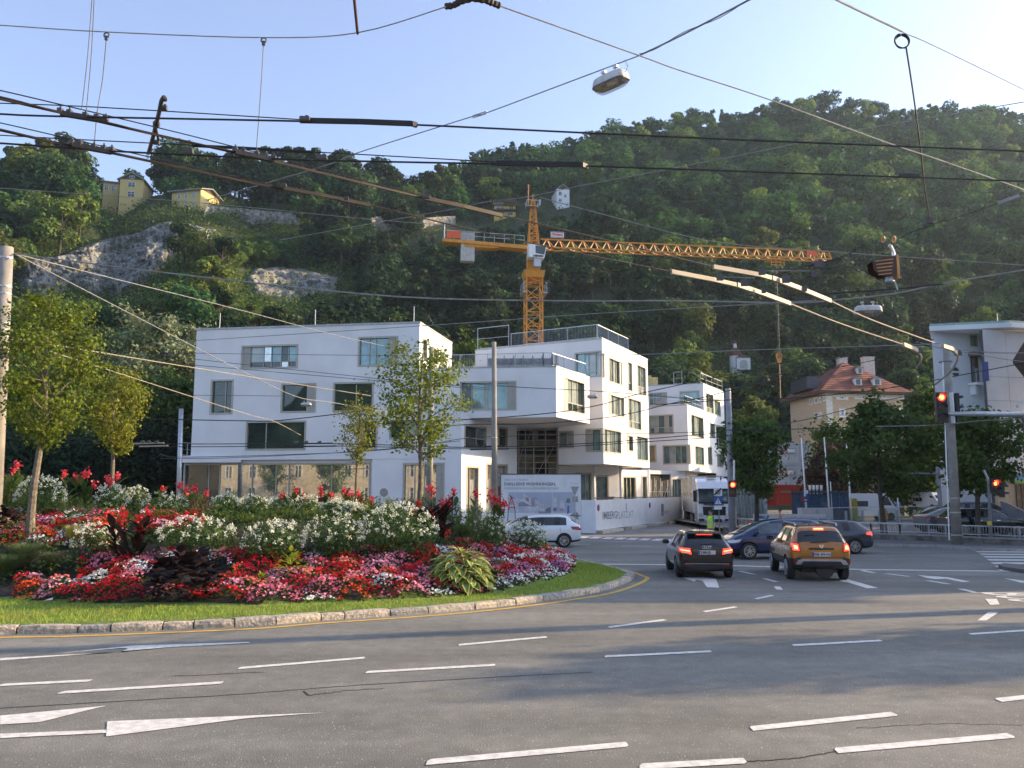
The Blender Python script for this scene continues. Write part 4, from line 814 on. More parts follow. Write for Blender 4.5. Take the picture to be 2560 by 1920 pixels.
def hosta_leaf(bend):
 mbl = MB(); K = 9; rows = []
 for i in range(K + 1):
  f = i / K; wd = .34 * math.sin(math.pi * min(1, f ** .8)) ** .75; z = .22 * f - bend * f * f
  rows.append([(-wd, f, z + .05), (-wd * .60, f, z + .015), (0, f, z - .015), (wd * .60, f, z + .015), (wd, f, z + .05)])
 vs = [p for r in rows for p in r]; fs = [(i * 5 + a, i * 5 + a + 1, (i + 1) * 5 + a + 1, (i + 1) * 5 + a) for i in range(K) for a in range(4)]
 mbl.add(vs, fs); mbl.m = [1 if (k % 4 in (0, 3) or k // 4 >= K - 1) else 0 for k in range(len(fs))]; oo = obj('leaf', mbl, [hg, hy], smooth=True); me = oo.data; bpy.data.objects.remove(oo); return me
HL = [hosta_leaf(b_) for b_ in (.45, .7, .95)]
b = base_at(1152, 1468); b.y += .25; rr_ = wpx(196, b.y) / 2; t = thing('hosta', 'big variegated hosta with yellow edged leaves at the front of the bed', 'plant', b); hr = random.Random(4)
hh_ = HCAM + (1232 - 1352) * b.y / FPX - b.z
for i in range(210):
 f = (i + .5) / 210; a = i * 2.399; el = math.asin(1 - f * .98); c = Vector((math.cos(a) * math.cos(el) * rr_ * .80, math.sin(a) * math.cos(el) * rr_ * .72, math.sin(el) * hh_ * .86 + .03)) * hr.uniform(.86, 1.02)
 out = Vector((math.cos(a) * (math.cos(el) + .25), math.sin(a) * (math.cos(el) + .25), math.sin(el) * .5 - .15 + hr.uniform(-.2, .2))).normalized(); sd_ = out.cross(Vector((0, 0, 1))).normalized(); up = sd_.cross(out); s = hr.uniform(.20, .34) * (1.05 if f > .3 else .75)
 up.rotate(Matrix.Rotation(hr.uniform(-.35, .35), 3, out)); sd_ = out.cross(up)
 o = bpy.data.objects.new('leaf', HL[i % 3]); S.collection.objects.link(o); o.parent = t; c = c - out * s * .45
 o.matrix_local = Matrix(((sd_.x * s, out.x * s, up.x * s, c.x), (sd_.y * s, out.y * s, up.y * s, c.y), (sd_.z * s, out.z * s, up.z * s, c.z), (0, 0, 0, 1)))
def fountain(label, px, pb, w, tp, c1, c2, Y=None, n=900, seed=0):
 b = base_at(px, pb, Y); r = wpx(w, b.y) / 2; hh = HCAM + (1232 - tp) * b.y / FPX - b.z; rg = np.random.default_rng(seed + 700); t = thing('ornamental_grass', label, 'grass', b)
 a = rg.uniform(0, 6.28, n); R = r * rg.uniform(.3, 1.1, n); H_ = hh * rg.uniform(.6, 1.15, n); w_ = .006; V = []
 for f0, f1 in ((0, .35), (.35, .7), (.7, 1)):
  def pt(f): return np.stack([np.cos(a) * R * f ** 1.6, np.sin(a) * R * f ** 1.6, H_ * (1.9 * f - 1.05 * f * f)], 1)
  sdv = np.stack([-np.sin(a), np.cos(a), 0 * a], 1); p0 = pt(f0); p1 = pt(f1); V.append(np.stack([p0 - sdv * w_ * (1.1 - f0), p0 + sdv * w_ * (1.1 - f0), p1 + sdv * w_ * (1.1 - f1), p1 - sdv * w_ * (1.1 - f1)], 1).reshape(-1, 3))
 V = np.concatenate(V); npobj('blades', V, np.arange(len(V)).reshape(-1, 4), leafmat('grass_%d' % seed, c1, c2, scale=2, island=.3), parent=t, kind='stuff')
fountain('pale yellow fountain grass beside the first front white shrub', 178, 1374, 76, 1306, (.46, .42, .12), (.32, .33, .08), seed=1)
fountain('green fountain grass at the base of the tallest young tree', 60, 1430, 150, 1350, (.26, .32, .12), (.18, .24, .09), seed=2, n=1600)
fountain('green fountain grass spilling at the outer front corner of the bed', 15, 1452, 150, 1378, (.24, .30, .11), (.17, .22, .08), seed=6, n=1500)
fountain('bronze green grass beside the band of front flowers', 125, 1440, 120, 1372, (.26, .24, .10), (.18, .19, .07), seed=7, n=1300)
fountain('green fountain grass behind the hosta', 1160, 1364, 84, 1306, (.20, .28, .08), (.14, .20, .06), seed=3)
fountain('yellow tinged grass drooping beside the hosta', 1246, 1440, 50, 1392, (.40, .36, .10), (.26, .28, .08), seed=4, n=500)
fountain('tall wispy grass at the very edge behind the bed', 30, 1240, 130, 1178, (.12, .17, .05), (.08, .12, .04), Y=28.5, seed=5)
cg = leafmat('canna_green_leaf', (.09, .16, .035), (.06, .11, .03), scale=3, island=0, objvar=.2); cd = leafmat('canna_dark_leaf', (.045, .026, .018), (.028, .02, .014), scale=3, island=0, objvar=.3, transl=.3)
cred = mat('canna_red', (.72, .03, .035), col2=(.55, .015, .02), rough=.5, island=.2, transl=.3, scale=8); cpk = mat('canna_coral', (.80, .12, .14), col2=(.68, .06, .09), rough=.5, island=.2, transl=.3, scale=8)
mbl = MB(); K = 7
for_ = []
for i in range(K + 1):
 f = i / K; wd = .19 * math.sin(math.pi * min(1, f * .96 + .03)) ** .8; for_ += [(-wd, f, .06 - .35 * f * f), (0, f, -.35 * f * f), (wd, f, .06 - .35 * f * f)]
mbl.add(for_, [(i * 3 + a, i * 3 + a + 1, (i + 1) * 3 + a + 1, (i + 1) * 3 + a) for i in range(K) for a in (0, 1)])
oo = obj('leaf', mbl, cg, smooth=True); CLg = oo.data; bpy.data.objects.remove(oo); oo = obj('leaf', mbl, cd, smooth=True); CLd = oo.data; bpy.data.objects.remove(oo)
def canna(label, flowers, Y, dark=False, nleaf=6, fs=.085, cat='flower', pb=None, lsz=.5, fm=None):
 px = sum(f[0] for f in flowers) / len(flowers); b = base_at(px, pb) if Y is None else base_at(px, None, Y); Y = b.y
 t = thing('canna_plant', label, cat, b, group='red cannas'); rg = np.random.default_rng(int(px)); mb = MB(); fm = fm or cred
 for (fx, fy) in flowers:
  q = P(fx, fy, Y + rg.uniform(-.2, .2)); q = Vector(q) - b; root = Vector((q.x * .5, q.y * .3, 0)); mb.tube([root, root.lerp(q, .5) + Vector((0, 0, .05)), q], [.016, .012, .008], 5)
  n = 46; C = rg.normal(size=(n, 3)) * np.array([fs * .55, fs * .55, fs * .85]) + np.array(q); V, F = quads(C, rg.normal(size=(n, 3)), rg.uniform(.03, .055, n), asp=1.3, rng=rg); npobj('flower_spike', V, F, fm, parent=t)
  for k in range(nleaf):
   f = rg.uniform(.05, .75); c = root.lerp(q, f); a = rg.uniform(0, 6.28); out = Vector((math.cos(a) * .6, math.sin(a) * .6, rg.uniform(.9, 2.0))).normalized(); sd_ = out.cross(Vector((0, 0, 1))).normalized(); up = sd_.cross(out); s = lsz * rg.uniform(.7, 1.15)
   o = bpy.data.objects.new('leaf', CLd if dark else CLg); S.collection.objects.link(o); o.parent = t
   o.matrix_local = Matrix(((sd_.x * s, out.x * s, up.x * s, c.x), (sd_.y * s, out.y * s, up.y * s, c.y), (sd_.z * s, out.z * s, up.z * s, c.z), (0, 0, 0, 1)))
 obj('stem', mb, cd if dark else cg, t, local=True)
canna('dark leaved canna with red blooms standing before the band of pink flowers', [(370, 1284), (348, 1298), (310, 1290), (276, 1296), (350, 1322)], None, True, 7, .10, pb=1418, lsz=.52)
canna('dark leaved canna with many red blooms above the hosta', [(1048, 1260), (1078, 1222), (1106, 1261), (1119, 1258), (1078, 1290), (1116, 1332), (1036, 1284)], 24.6, True, 7, .10, lsz=.6)
canna('red canna at the very edge of the bed, taller than its neighbours', [(43, 1165), (2, 1190), (34, 1176)], 27.5, lsz=.5, fm=cpk)
canna('red cannas between the two young trees', [(161, 1184), (190, 1194), (210, 1187), (220, 1184), (234, 1213)], 28, lsz=.5, fm=cpk)
canna('red cannas around the smaller young tree trunk', [(269, 1200), (280, 1208), (294, 1192)], 28, lsz=.45, fm=cpk)
canna('single red canna bloom in front of the grey steel post', [(405, 1226)], 29, lsz=.4)
canna('red cannas above the burgundy bush', [(449, 1214), (467, 1226), (487, 1222), (516, 1234)], 28.5, lsz=.45, fm=cpk)
canna('red cannas before the middle of the shopfront', [(706, 1243), (739, 1228), (735, 1248), (761, 1239)], 28, lsz=.42)
canna('red cannas beneath the middle of the shopfront near the thin tree', [(802, 1230), (806, 1250), (828, 1239)], 28, lsz=.42)
canna('bright red cannas at the foot of the thin sparse tree', [(861, 1227), (869, 1242), (878, 1236), (896, 1236), (904, 1254)], 28, lsz=.42, fm=cpk)
canna('single orange red canna beside the round road sign', [(929, 1252)], 27.5, lsz=.4)
canna('small red cannas between the crooked tree and the tall concrete pole', [(1135, 1230), (1190, 1236)], 27.5, lsz=.4)
canna('broad clump of orange red cannas beside the warning triangle', [(1226, 1240), (1234, 1252), (1250, 1258), (1262, 1262), (1242, 1262)], 26.5, lsz=.4, fs=.12)
c = base_at(345, 1450);
t = thing('pale_blue_flower_clump', 'small clump of very pale blue flowers under the dark canna', 'flower', c); rg = np.random.default_rng(77); C = rg.normal(size=(110, 3)) * (.17, .13, .05) + (0, 0, .26); V, F = quads(C, rg.normal(size=(110, 3)) * .4 + (0, -.5, .7), .03, asp=1.6, rng=rg); npobj('blooms', V, F, mat('pale_blue_petal', (.62, .74, .82), rough=.6, transl=.2), parent=t, kind='stuff')
V, F = quads(C - (0, 0, .12), rg.normal(size=(110, 3)), .05, rng=rg); npobj('foliage', V, F, bedleaf, parent=t)
# buildings
def wuv(A, B, px, py):
 A = Vector((A[0], A[1])); B = Vector((B[0], B[1])); d = (B - A).normalized(); n_ = Vector((d.y, -d.x)); r = ray(px, py)
 t = (A.x * n_.x + A.y * n_.y) / (r.x * n_.x + r.y * n_.y); p = Vector((r.x * t, r.y * t)); return (p - A).dot(d), HCAM + r.z * t
def W3(A, B, u, z, o=0.):
 A = Vector((A[0], A[1])); B = Vector((B[0], B[1])); d = (B - A).normalized(); n_ = Vector((d.y, -d.x)); p = A + d * u + n_ * o; return Vector((p.x, p.y, z))
def prect(A, B, r):
 xm, ym = (r[0] + r[2]) / 2, (r[1] + r[3]) / 2
 u0 = wuv(A, B, r[0], ym)[0]; u1 = wuv(A, B, r[2], ym)[0]; z1 = wuv(A, B, xm, r[1])[1]; z0 = wuv(A, B, xm, r[3])[1]; return u0, u1, z0, z1
def wall_cells(mb, A, B, z0, z1, holes, dep=.28):
 L = (Vector((B[0], B[1])) - Vector((A[0], A[1]))).length
 us = sorted({0, L, *[min(max(h[i], 0), L) for h in holes for i in (0, 1)]}); zs = sorted({z0, z1, *[min(max(h[i], z0), z1) for h in holes for i in (2, 3)]})
 for i in range(len(us) - 1):
  for j in range(len(zs) - 1):
   uc, zc = (us[i] + us[i + 1]) / 2, (zs[j] + zs[j + 1]) / 2
   if any(h[0] < uc < h[1] and h[2] < zc < h[3] for h in holes): continue
   mb.poly([W3(A, B, us[i], zs[j]), W3(A, B, us[i + 1], zs[j]), W3(A, B, us[i + 1], zs[j + 1]), W3(A, B, us[i], zs[j + 1])])
 for (a, b_, c, d) in holes:
  q = [(a, c), (b_, c), (b_, d), (a, d)]
  for k in range(4):
   (u0, w0), (u1, w1) = q[k], q[(k + 1) % 4]; mb.poly([W3(A, B, u0, w0), W3(A, B, u0, w0, -dep), W3(A, B, u1, w1, -dep), W3(A, B, u1, w1)])
def bar(mb, A, B, u0, u1, z0, z1, o0, o1):
 p = [W3(A, B, u, z, o) for o in (o0, o1) for u, z in ((u0, z0), (u1, z0), (u1, z1), (u0, z1))]
 mb.add(p, [(0, 1, 2, 3)[::-1], (4, 5, 6, 7), (0, 1, 5, 4), (1, 2, 6, 5), (2, 3, 7, 6), (3, 0, 4, 7)])
def window(bld, A, B, r, panel=None, mull=(), tran=None, glass=None, fw=.13, dep=.22, frame=None, curtain=True, seed=0):
 u0, u1, z0, z1 = r; frame = frame or taupe
 mb = MB(); bar(mb, A, B, u0, u1, z0, z0 + fw, -dep, .03); bar(mb, A, B, u0, u1, z1 - fw, z1, -dep, .03); bar(mb, A, B, u0, u0 + fw, z0 + fw, z1 - fw, -dep, .03); bar(mb, A, B, u1 - fw, u1, z0 + fw, z1 - fw, -dep, .03)
 f = obj('window', mb, frame, bld); a, b_ = u0 + fw, u1 - fw
 if panel:
  s, fr = panel; w = (u1 - u0) * fr; mb = MB()
  if s == 'L': bar(mb, A, B, a, a + w, z0 + fw, z1 - fw, -dep, -.03); a += w
  else: bar(mb, A, B, b_ - w, b_, z0 + fw, z1 - fw, -dep, -.03); b_ -= w
  obj('panel', mb, taupe2, f)
 edges = [a] + [a + (b_ - a) * m_ for m_ in mull] + [b_]
 zt = [z0 + fw] + ([z0 + (z1 - z0) * tran] if tran else []) + [z1 - fw]
 if len(edges) > 2 or tran:
  mb = MB()
  for m_ in edges[1:-1]: bar(mb, A, B, m_ - .03, m_ + .03, z0 + fw, z1 - fw, -dep + .005, -.10)
  if tran: bar(mb, A, B, a, b_, zt[1] - .03, zt[1] + .03, -dep + .006, -.098)
  obj('mullion', mb, frame, f)
 k = 0
 for i in range(len(edges) - 1):
  for j in range(len(zt) - 1):
   mb = MB(); w = rnd.uniform(-.006, .006); mb.poly([W3(A, B, edges[i], zt[j], -.17 + w), W3(A, B, edges[i + 1], zt[j], -.17 - w), W3(A, B, edges[i + 1], zt[j + 1], -.17 - w), W3(A, B, edges[i], zt[j + 1], -.17 + w)])
   g = glass or (glass_teal if rnd.random() < .5 else glass_dark)
   if isinstance(g, (list, tuple)): g = g[k % len(g)]
   k += 1; obj('pane', mb, g, f)
 return f
taupe2 = mat('taupe_panel', (.38, .365, .315), rough=.6, var=.05)
curt = mat('curtained_glass', (.42, .46, .42), rough=.05, col2=(.24, .29, .27), scale=1.4, spec=1, coat=.5)
cream_glass = mat('reflective_glass', (.58, .58, .54), rough=.02, spec=1, metal=.85, var=.12)
def facade(bld, A, B, z0, z1, wins, m=None, dep=.28, name='wall'):
 hs = []; todo = []
 for w in wins:
  r = w[0]; r = r if len(r) == 4 and r[1] < 60 and r[0] < 60 and False else prect(A, B, r); kw = w[1] if len(w) > 1 else {}
  if 'z' in kw: r = (r[0], r[1], kw['z'][0], kw['z'][1])
  if kw.get('L0'): r = (0, *r[1:])
  hs.append(r); todo.append((r, {k: v for k, v in kw.items() if k not in ('z', 'L0')}))
 mb = MB(); wall_cells(mb, A, B, z0, z1, hs, dep); w_ = obj(name, mb, m or white_wall, bld)
 for r, kw in todo: window(bld, A, B, r, **kw)
 return w_
def cap(bld, pts, z, m, name='roof', t=.08):
 mb = MB(); mb.prism([tuple(p[:2]) for p in pts], z, z + t); return obj(name, mb, m, bld)
def railing(bld, pts, h, ps=2.0, bs=.14, name='railing', bars=True, pr=.03):
 mb = MB(); mb2 = MB()
 for i in range(len(pts) - 1):
  a, b_ = Vector(pts[i]), Vector(pts[i + 1]); L = (b_ - a).length; n_ = max(1, round(L / ps)); up = Vector((0, 0, h))
  for k in range(n_ + 1): p = a.lerp(b_, k / n_); mb.beam(p, p + up, pr * 2, pr * 2)
  mb.beam(a + up, b_ + up, .05); mb2.beam(a + Vector((0, 0, .1)), b_ + Vector((0, 0, .1)), .03)
  if bars:
   for k in range(int(L / bs)): p = a.lerp(b_, (k + .5) / int(L / bs)); mb2.beam(p + Vector((0, 0, .1)), p + up, .014)
  else: mb2.beam(a + up * .5, b_ + up * .5, .03)
 r = obj(name, mb, steel, bld); obj('bars', mb2, steel, r, kind='stuff'); return r
roofedge = mat('roof_edge_metal', (.42, .43, .42), rough=.5, metal=.4)
# first building
ZT = 14.7
A0 = G(492, 826, ZT); A1 = G(1049.5, 808.5, ZT); A2 = G(1130, 860, ZT)
A0b = A0 + Vector((2.0, 12, 0)); A2b = A2 + Vector((-4, 3, 0))
b1 = thing('apartment_building', 'long white new apartment building with a flat roof, nearest the flower bed', 'building', (A0.x, A0.y, 0))
facade(b1, A0, A1, 4.98, ZT, [((603, 862, 745, 922), dict(panel=('L', .13), mull=(.28, .45, .66, .82), tran=.3, glass=[glass_dark, curt, glass_dark, cream_glass, glass_dark, glass_teal, cream_glass, glass_dark, glass_dark, glass_teal])),
 ((895, 841, 995, 916), dict(panel=('R', .2), mull=(.33, .56), glass=[glass_teal, glass_teal, glass_teal])), ((526, 949, 583, 1036), dict(mull=(.66,), glass=glass_dark)), ((702, 958, 790, 1032), dict(panel=('R', .22), glass=glass_dark)),
 ((832, 955, 934, 1030), dict(mull=(.57,), glass=glass_dark)), ((614, 1052, 765, 1126), dict(mull=(.32,), glass=glass_dark)), ((890, 1049, 944, 1124), dict(panel=('L', .3), glass=glass_dark)), ((973, 1049, 1052, 1098), dict(mull=(.5,), glass=[glass_dark, curt]))])
facade(b1, A1, A2, 4.98, ZT, [((1056, 846, 1068, 900), dict(glass=glass_dark)), ((1080, 868, 1094, 912), dict(glass=glass_dark)), ((1100, 880, 1110, 918), dict(glass=curt))])
mb = MB(); mb.poly([A0b, A0, (A0.x, A0.y, 4.98), (A0b.x, A0b.y, 4.98)]); mb.poly([(A0.x, A0.y, 4.98), (A1.x, A1.y, 4.98), (A2.x, A2.y, 4.98), (A2b.x, A2b.y, 4.98), (A0b.x, A0b.y, 4.98)][::-1]); mb.poly([A2, A2b, (A2b.x, A2b.y, 4.98), (A2.x, A2.y, 4.98)]); obj('side_wall', mb, white_wall, b1)
cap(b1, [A0 + Vector((-.05, -.05, 0)), A1 + Vector((.05, -.05, 0)), A2 + Vector((.05, 0, 0)), A2b, A0b], ZT + .004, roofedge, t=.14)
for px, y0 in ((541, 786), (781, 778), (1030, 772)):
 p = W3(A0, A1, wuv(A0, A1, px, 815)[0], ZT + .14, -.5); mb = MB(); mb.tube([p, p + Vector((0, 0, 1.25))], .025, 6); obj('lightning_rod', mb, white_paint, b1)
def on(A, B, px, o=0.): u = wuv(A, B, px, 1200)[0]; return W3(A, B, u, 0, o)
g0 = on(A0, A1, 452, -.35); g1 = on(A0, A1, 929, -.35); g2_ = on(A0, A1, 929, -.03); g3 = on(A0, A1, 1153, -.03);
facade(b1, g0, g1, 0, 4.98, [((458, 1158, 926, 1250), dict(mull=(.13, .19, .37, .50, .57, .80, .93), glass=[glass_dark, glass_dark] + [cream_glass] * 6, z=(.3, 4.75), fw=.12))])
facade(b1, g2_, g3, 0, 4.98, [((1007, 1155, 1111, 1244), dict(mull=(.31, .62), panel=('R', .16), glass=cream_glass, z=(.25, 4.7)))])
dd = Vector((math.sin(math.radians(25)), math.cos(math.radians(25)), 0)); g4 = g3 + dd * 9.3
facade(b1, g3, g4, 0, 8.4, [((1166, 1169, 1197, 1242), dict(mull=(.35,), glass=cream_glass, z=(.6, 4.5))), ((1216, 1158, 1269, 1244), dict(mull=(.4,), glass=cream_glass, z=(.3, 4.8))), ((1246, 1068, 1269, 1118), dict(glass=glass_dark)), ((1161, 1064, 1216, 1122), dict(mull=(.6,), tran=.45, glass=[glass_dark, dark_in, glass_dark, glass_teal]))])
mb = MB(); q0 = on(A0, A1, 1053); q1 = on(A0, A1, 1153, -.03); mb.poly([(q0.x, q0.y, 4.98), (q1.x, q1.y, 4.98), (q1.x, q1.y, 8.4), (q0.x, q0.y, 8.4)]); obj('wall', mb, white_wall, b1)
s0 = on(A0, A1, 452, .3); s1 = on(A0, A1, 600, .012); mb = MB(); mb.prism([(s0.x, s0.y), (s1.x, s1.y), (s1.x + .2, s1.y + 3), (s0.x + 1, s0.y + 8)], 4.80, 5.30); obj('balcony_slab', mb, white_wall, b1)
railing(b1, [(s0.x, s0.y + .1, 5.3), (s0.x + .35, s0.y + 3, 5.3)], 1.0, 1, bars=False)
ZB = 11.5; B1 = G(1390, 917.5, ZB); B0d = (G(1117, 922.6, ZB) - B1).normalized(); B0 = B1 + B0d * ((B1.x - (A1.x + .45)) / -B0d.x); B2 = G(1473, 945, ZB)
zb0 = 7.92
facade(b1, B0, B1, zb0, ZB, [((1150, 953, 1291, 1026), dict(panel=('R', .13), mull=(.22, .5, .56), glass=[glass_dark, glass_teal, curt, glass_teal]))])
facade(b1, B1, B2, zb0, ZB, [((1410, 948, 1462, 1033), dict(panel=('L', .17), mull=(.33, .66), tran=.28, glass=[glass_dark, curt, glass_dark, curt, dark_in, glass_dark], frame=taupe))])
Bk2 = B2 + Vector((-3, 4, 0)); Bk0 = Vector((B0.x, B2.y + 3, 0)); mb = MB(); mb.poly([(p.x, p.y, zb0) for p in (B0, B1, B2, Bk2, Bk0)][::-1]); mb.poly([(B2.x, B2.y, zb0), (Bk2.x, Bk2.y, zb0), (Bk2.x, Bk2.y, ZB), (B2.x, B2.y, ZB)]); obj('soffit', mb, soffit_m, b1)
cap(b1, [B0, B1 + Vector((.04, -.04, 0)), B2 + Vector((.04, 0, 0)), Bk2, Bk0], ZB + .004, roofedge, t=.10)
ins_ = lambda p, q, o: p
railing(b1, [B0 + Vector((.4, .3, .1)), B1 + Vector((-.9, .3, .1)), B1 + Vector((-.25, .45, .1)), B2 + Vector((-.3, -.3, .1))], .98, 1.9, .12)
mb = MB(); p = W3(B0, B1, wuv(B0, B1, 1300, 900)[0], ZB + .35, -2); mb.box(p, (5.2, .8, .4)); mb.box(p + Vector((-.2, .1, .42)), (4.8, .7, .38));
for k in range(7): mb.box(p + Vector((-2.1 + k * .7, -.3, .25)), (.08, .9, .95))
obj('stacked_boards', mb, mat('grey_boards', (.32, .33, .35), rough=.7, var=.2, scale=3), b1)
b1c = thing('stair_core', 'dark unfinished concrete stair core behind the scaffolding', 'building', (0, 71, 0)); k0 = P(1278, 1200, 71.5); k1_ = P(1402, 1200, 71.5); raw = mat('raw_concrete', (.36, .33, .28), rough=.95, var=.3, scale=.8)
mb = MB(); mb.box(((k0.x + k1_.x) / 2, 74, 4.2), (k1_.x - k0.x + 1.5, 3, 8.4)); obj('wall', mb, raw, b1c)
for (xa, ya, xb, yb) in ((1290, 1075, 1330, 1100), (1345, 1075, 1392, 1098), (1300, 1115, 1392, 1135), (1340, 1155, 1370, 1190)):
 a = P(xa, ya, 72.46); c = P(xb, yb, 72.46); mb = MB(); mb.box(((a.x + c.x) / 2, 72.46, (a.z + c.z) / 2), (abs(c.x - a.x), .06, abs(a.z - c.z))); obj('opening', mb, dark_in, b1c)  # dark slabs on the solid wall paint the shade of openings
def scaffold(name, label, pxs, Y, zs, z0, z1, planks=True, d=1.1, group=None):
 t = thing(name, label, 'scaffolding', (P(pxs[0], 1200, Y).x, Y, z0), group=group); X0, X1 = P(pxs[0], 1200, Y).x, P(pxs[-1], 1200, Y).x
 for px in pxs:
  x = P(px, 1200, Y).x
  for dy in (0, d): mb = MB(); mb.tube([(x, Y + dy, z0), (x, Y + dy, z1 + rnd.uniform(-.2, .2))], .03, 6); obj('upright', mb, sc_m, t)
 for z in zs:
  mb = MB(); mb.tube([(X0 - .2, Y, z + 1), (X1 + .2, Y, z + 1)], .025, 5); mb.tube([(X0 - .2, Y, z + .5), (X1 + .2, Y, z + .5)], .025, 5); obj('guard_rail', mb, sc_m, t)
  if planks:
   for k in range(len(pxs) - 1):
    if rnd.random() < .85: xa, xb = P(pxs[k], 1200, Y).x, P(pxs[k + 1], 1200, Y).x; mb = MB(); mb.box(((xa + xb) / 2, Y + d / 2, z), (xb - xa - .06, .65, .07)); obj('plank', mb, plank_m, t)
 for k in range(len(pxs) - 1):
  z = zs[k % len(zs)]; mb = MB(); mb.tube([(P(pxs[k], 1200, Y).x, Y - .05, z), (P(pxs[k + 1], 1200, Y).x, Y - .05, z + 1.9)], .022, 5); obj('brace', mb, sc_m, t)
 return t
sc_m = mat('scaffold_tube', (.62, .60, .55), rough=.6)
plank_m = mat('scaffold_planks', (.66, .54, .32), rough=.8, var=.2, scale=3)
scaffold('scaffolding', 'steel scaffolding with timber planks in the gap between the two white buildings', [1284, 1297, 1314, 1335, 1365, 1394], 69.5, [3.6, 5.1, 6.4], 0, 7.7)
mid_glass = mat('pale_reflecting_glass', (.13, .18, .17), rough=.04, var=.3, scale=1.5, spec=1)
# second building
C1 = G(1505, 847.4, 14.8); C0 = G(1188, 877, 14.8); C2 = G(1618.5, 900.7, 14.8); zc0 = 4.85
b2 = thing('apartment_building', 'middle white new building with the highest roof railing and a sunlit side wall', 'building', (C1.x, C1.y, 0))
Cm = on(C0, C1, 1396)
facade(b2, C0, Cm, 7.9, 14.8, [((1386, 886, 1395.5, 918), dict(glass=glass_teal))])
facade(b2, Cm, C1, zc0, 14.8, [((1437, 879, 1504, 944), dict(mull=(.33, .5, .8), tran=.2, glass=[curt, glass_teal, glass_teal, glass_teal, glass_teal, curt, glass_teal, curt])), ((1464, 1071, 1506, 1130), dict(panel=('L', .33), glass=glass_teal)), ((1397, 1077, 1435, 1121), dict(mull=(.5,), glass=[mid_glass, curt]))])
facade(b2, C1, C2, zc0, 14.8, [((1506.5, 882, 1511, 945), dict(glass=glass_teal, fw=.05)), ((1522, 897.5, 1555, 961), dict(panel=('R', .12), mull=(.25, .5, .75), glass=[curt, mid_glass, curt, glass_dark])), ((1569, 904, 1581, 980), dict(tran=.3, glass=[glass_teal, curt])), ((1593, 914, 1615, 988), dict(mull=(.5,), tran=.28, glass=[curt, mid_glass])),
 ((1523, 988, 1561, 1041), dict(panel=('L', .14), mull=(.25, .5, .75), glass=[glass_teal, curt])), ((1571, 997, 1603, 1075), dict(mull=(.33, .66), tran=.27, glass=[curt, mid_glass, curt])), ((1568, 1087, 1583, 1130), dict(panel=('L', .3), glass=glass_dark)), ((1592, 1090, 1620, 1153), dict(mull=(.5,), glass=[glass_teal, glass_teal])), ((1509.5, 1073, 1553, 1134), dict(mull=(.25, .5, .75), glass=[glass_teal, curt, glass_teal, mid_glass]))])
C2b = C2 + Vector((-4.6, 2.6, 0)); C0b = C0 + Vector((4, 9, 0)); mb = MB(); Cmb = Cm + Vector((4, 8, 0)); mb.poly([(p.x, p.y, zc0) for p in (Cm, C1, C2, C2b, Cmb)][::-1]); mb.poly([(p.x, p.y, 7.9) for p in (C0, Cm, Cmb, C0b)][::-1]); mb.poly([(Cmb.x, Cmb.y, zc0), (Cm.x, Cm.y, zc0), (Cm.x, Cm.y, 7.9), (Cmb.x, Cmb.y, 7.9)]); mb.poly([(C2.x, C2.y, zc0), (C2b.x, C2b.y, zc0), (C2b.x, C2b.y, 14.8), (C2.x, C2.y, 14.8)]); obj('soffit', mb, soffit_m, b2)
cap(b2, [C0, C1 + Vector((0, -.06, 0)), C2 + Vector((.05, 0, 0)), C2b, C0b], 14.804, roofedge, t=.12)
pr0 = C0.lerp(C1, .28); railing(b2, [pr0 + Vector((.2, .4, .12)), C1 + Vector((-.35, .45, .12))], 1.15, 2.4, .13); railing(b2, [C1 + Vector((-.3, .5, .12)), C1.lerp(C2, .62) + Vector((-.3, 0, .12))], 1.15, 2.4, .13)
railing(b2, [C0 + Vector((.2, .3, .12)), pr0 + Vector((0, .4, .12))], 1.9, 2.2, bars=False, name='guard_rail')
h0 = P(1396, 1200, 71.0); h1 = P(1552, 1200, 73.5); h2 = P(1553, 1200, 82); h3 = P(1712, 1200, 88); h4 = P(1745, 1200, 100)
shade_w = white_wall
facade(b2, h0, h1, 0, 4.84, [((1439, 1177, 1480, 1245), dict(mull=(.33, .66), glass=glass_teal, z=(.3, 4.3))), ((1488, 1184, 1522, 1244), dict(glass=mid_glass, z=(.4, 4.1)))])
facade(b2, h1, h2, 0, 4.84, [], name='return_wall')
facade(b2, h2, h3, 0, 4.84, [((1557, 1192, 1591, 1244), dict(mull=(.33, .66), tran=.4, glass=glass_dark, z=(.3, 4.2))), ((1604, 1187, 1619, 1242), dict(glass=glass_teal, z=(.3, 4.3))), ((1624, 1183, 1677, 1243), dict(glass=dark_in, z=(.2, 4.5), fw=.04)), ((1679, 1194, 1707, 1241), dict(mull=(.3, .6), glass=mid_glass, z=(.3, 4.1)))])
facade(b2, h3, h4, 0, 4.84, [((1722, 1180, 1738, 1240), dict(glass=glass_teal, z=(.3, 4.4)))], name='wall')
for px, Y in ((1484.5, 70.3), (1622, 82), (1552, 72.8)):
 mb = MB(); p = P(px, 1200, Y); mb.tube([(p.x, p.y, 0), (p.x, p.y, 4.84)], .13, 12); obj('column', mb, white_paint, b2, smooth=True)
scaffold('scaffolding', 'low scaffolding inside the dark ground floor opening of the middle building', [1628, 1640, 1655, 1672], 84.0, [1.7], 0, 3.9, d=.8)
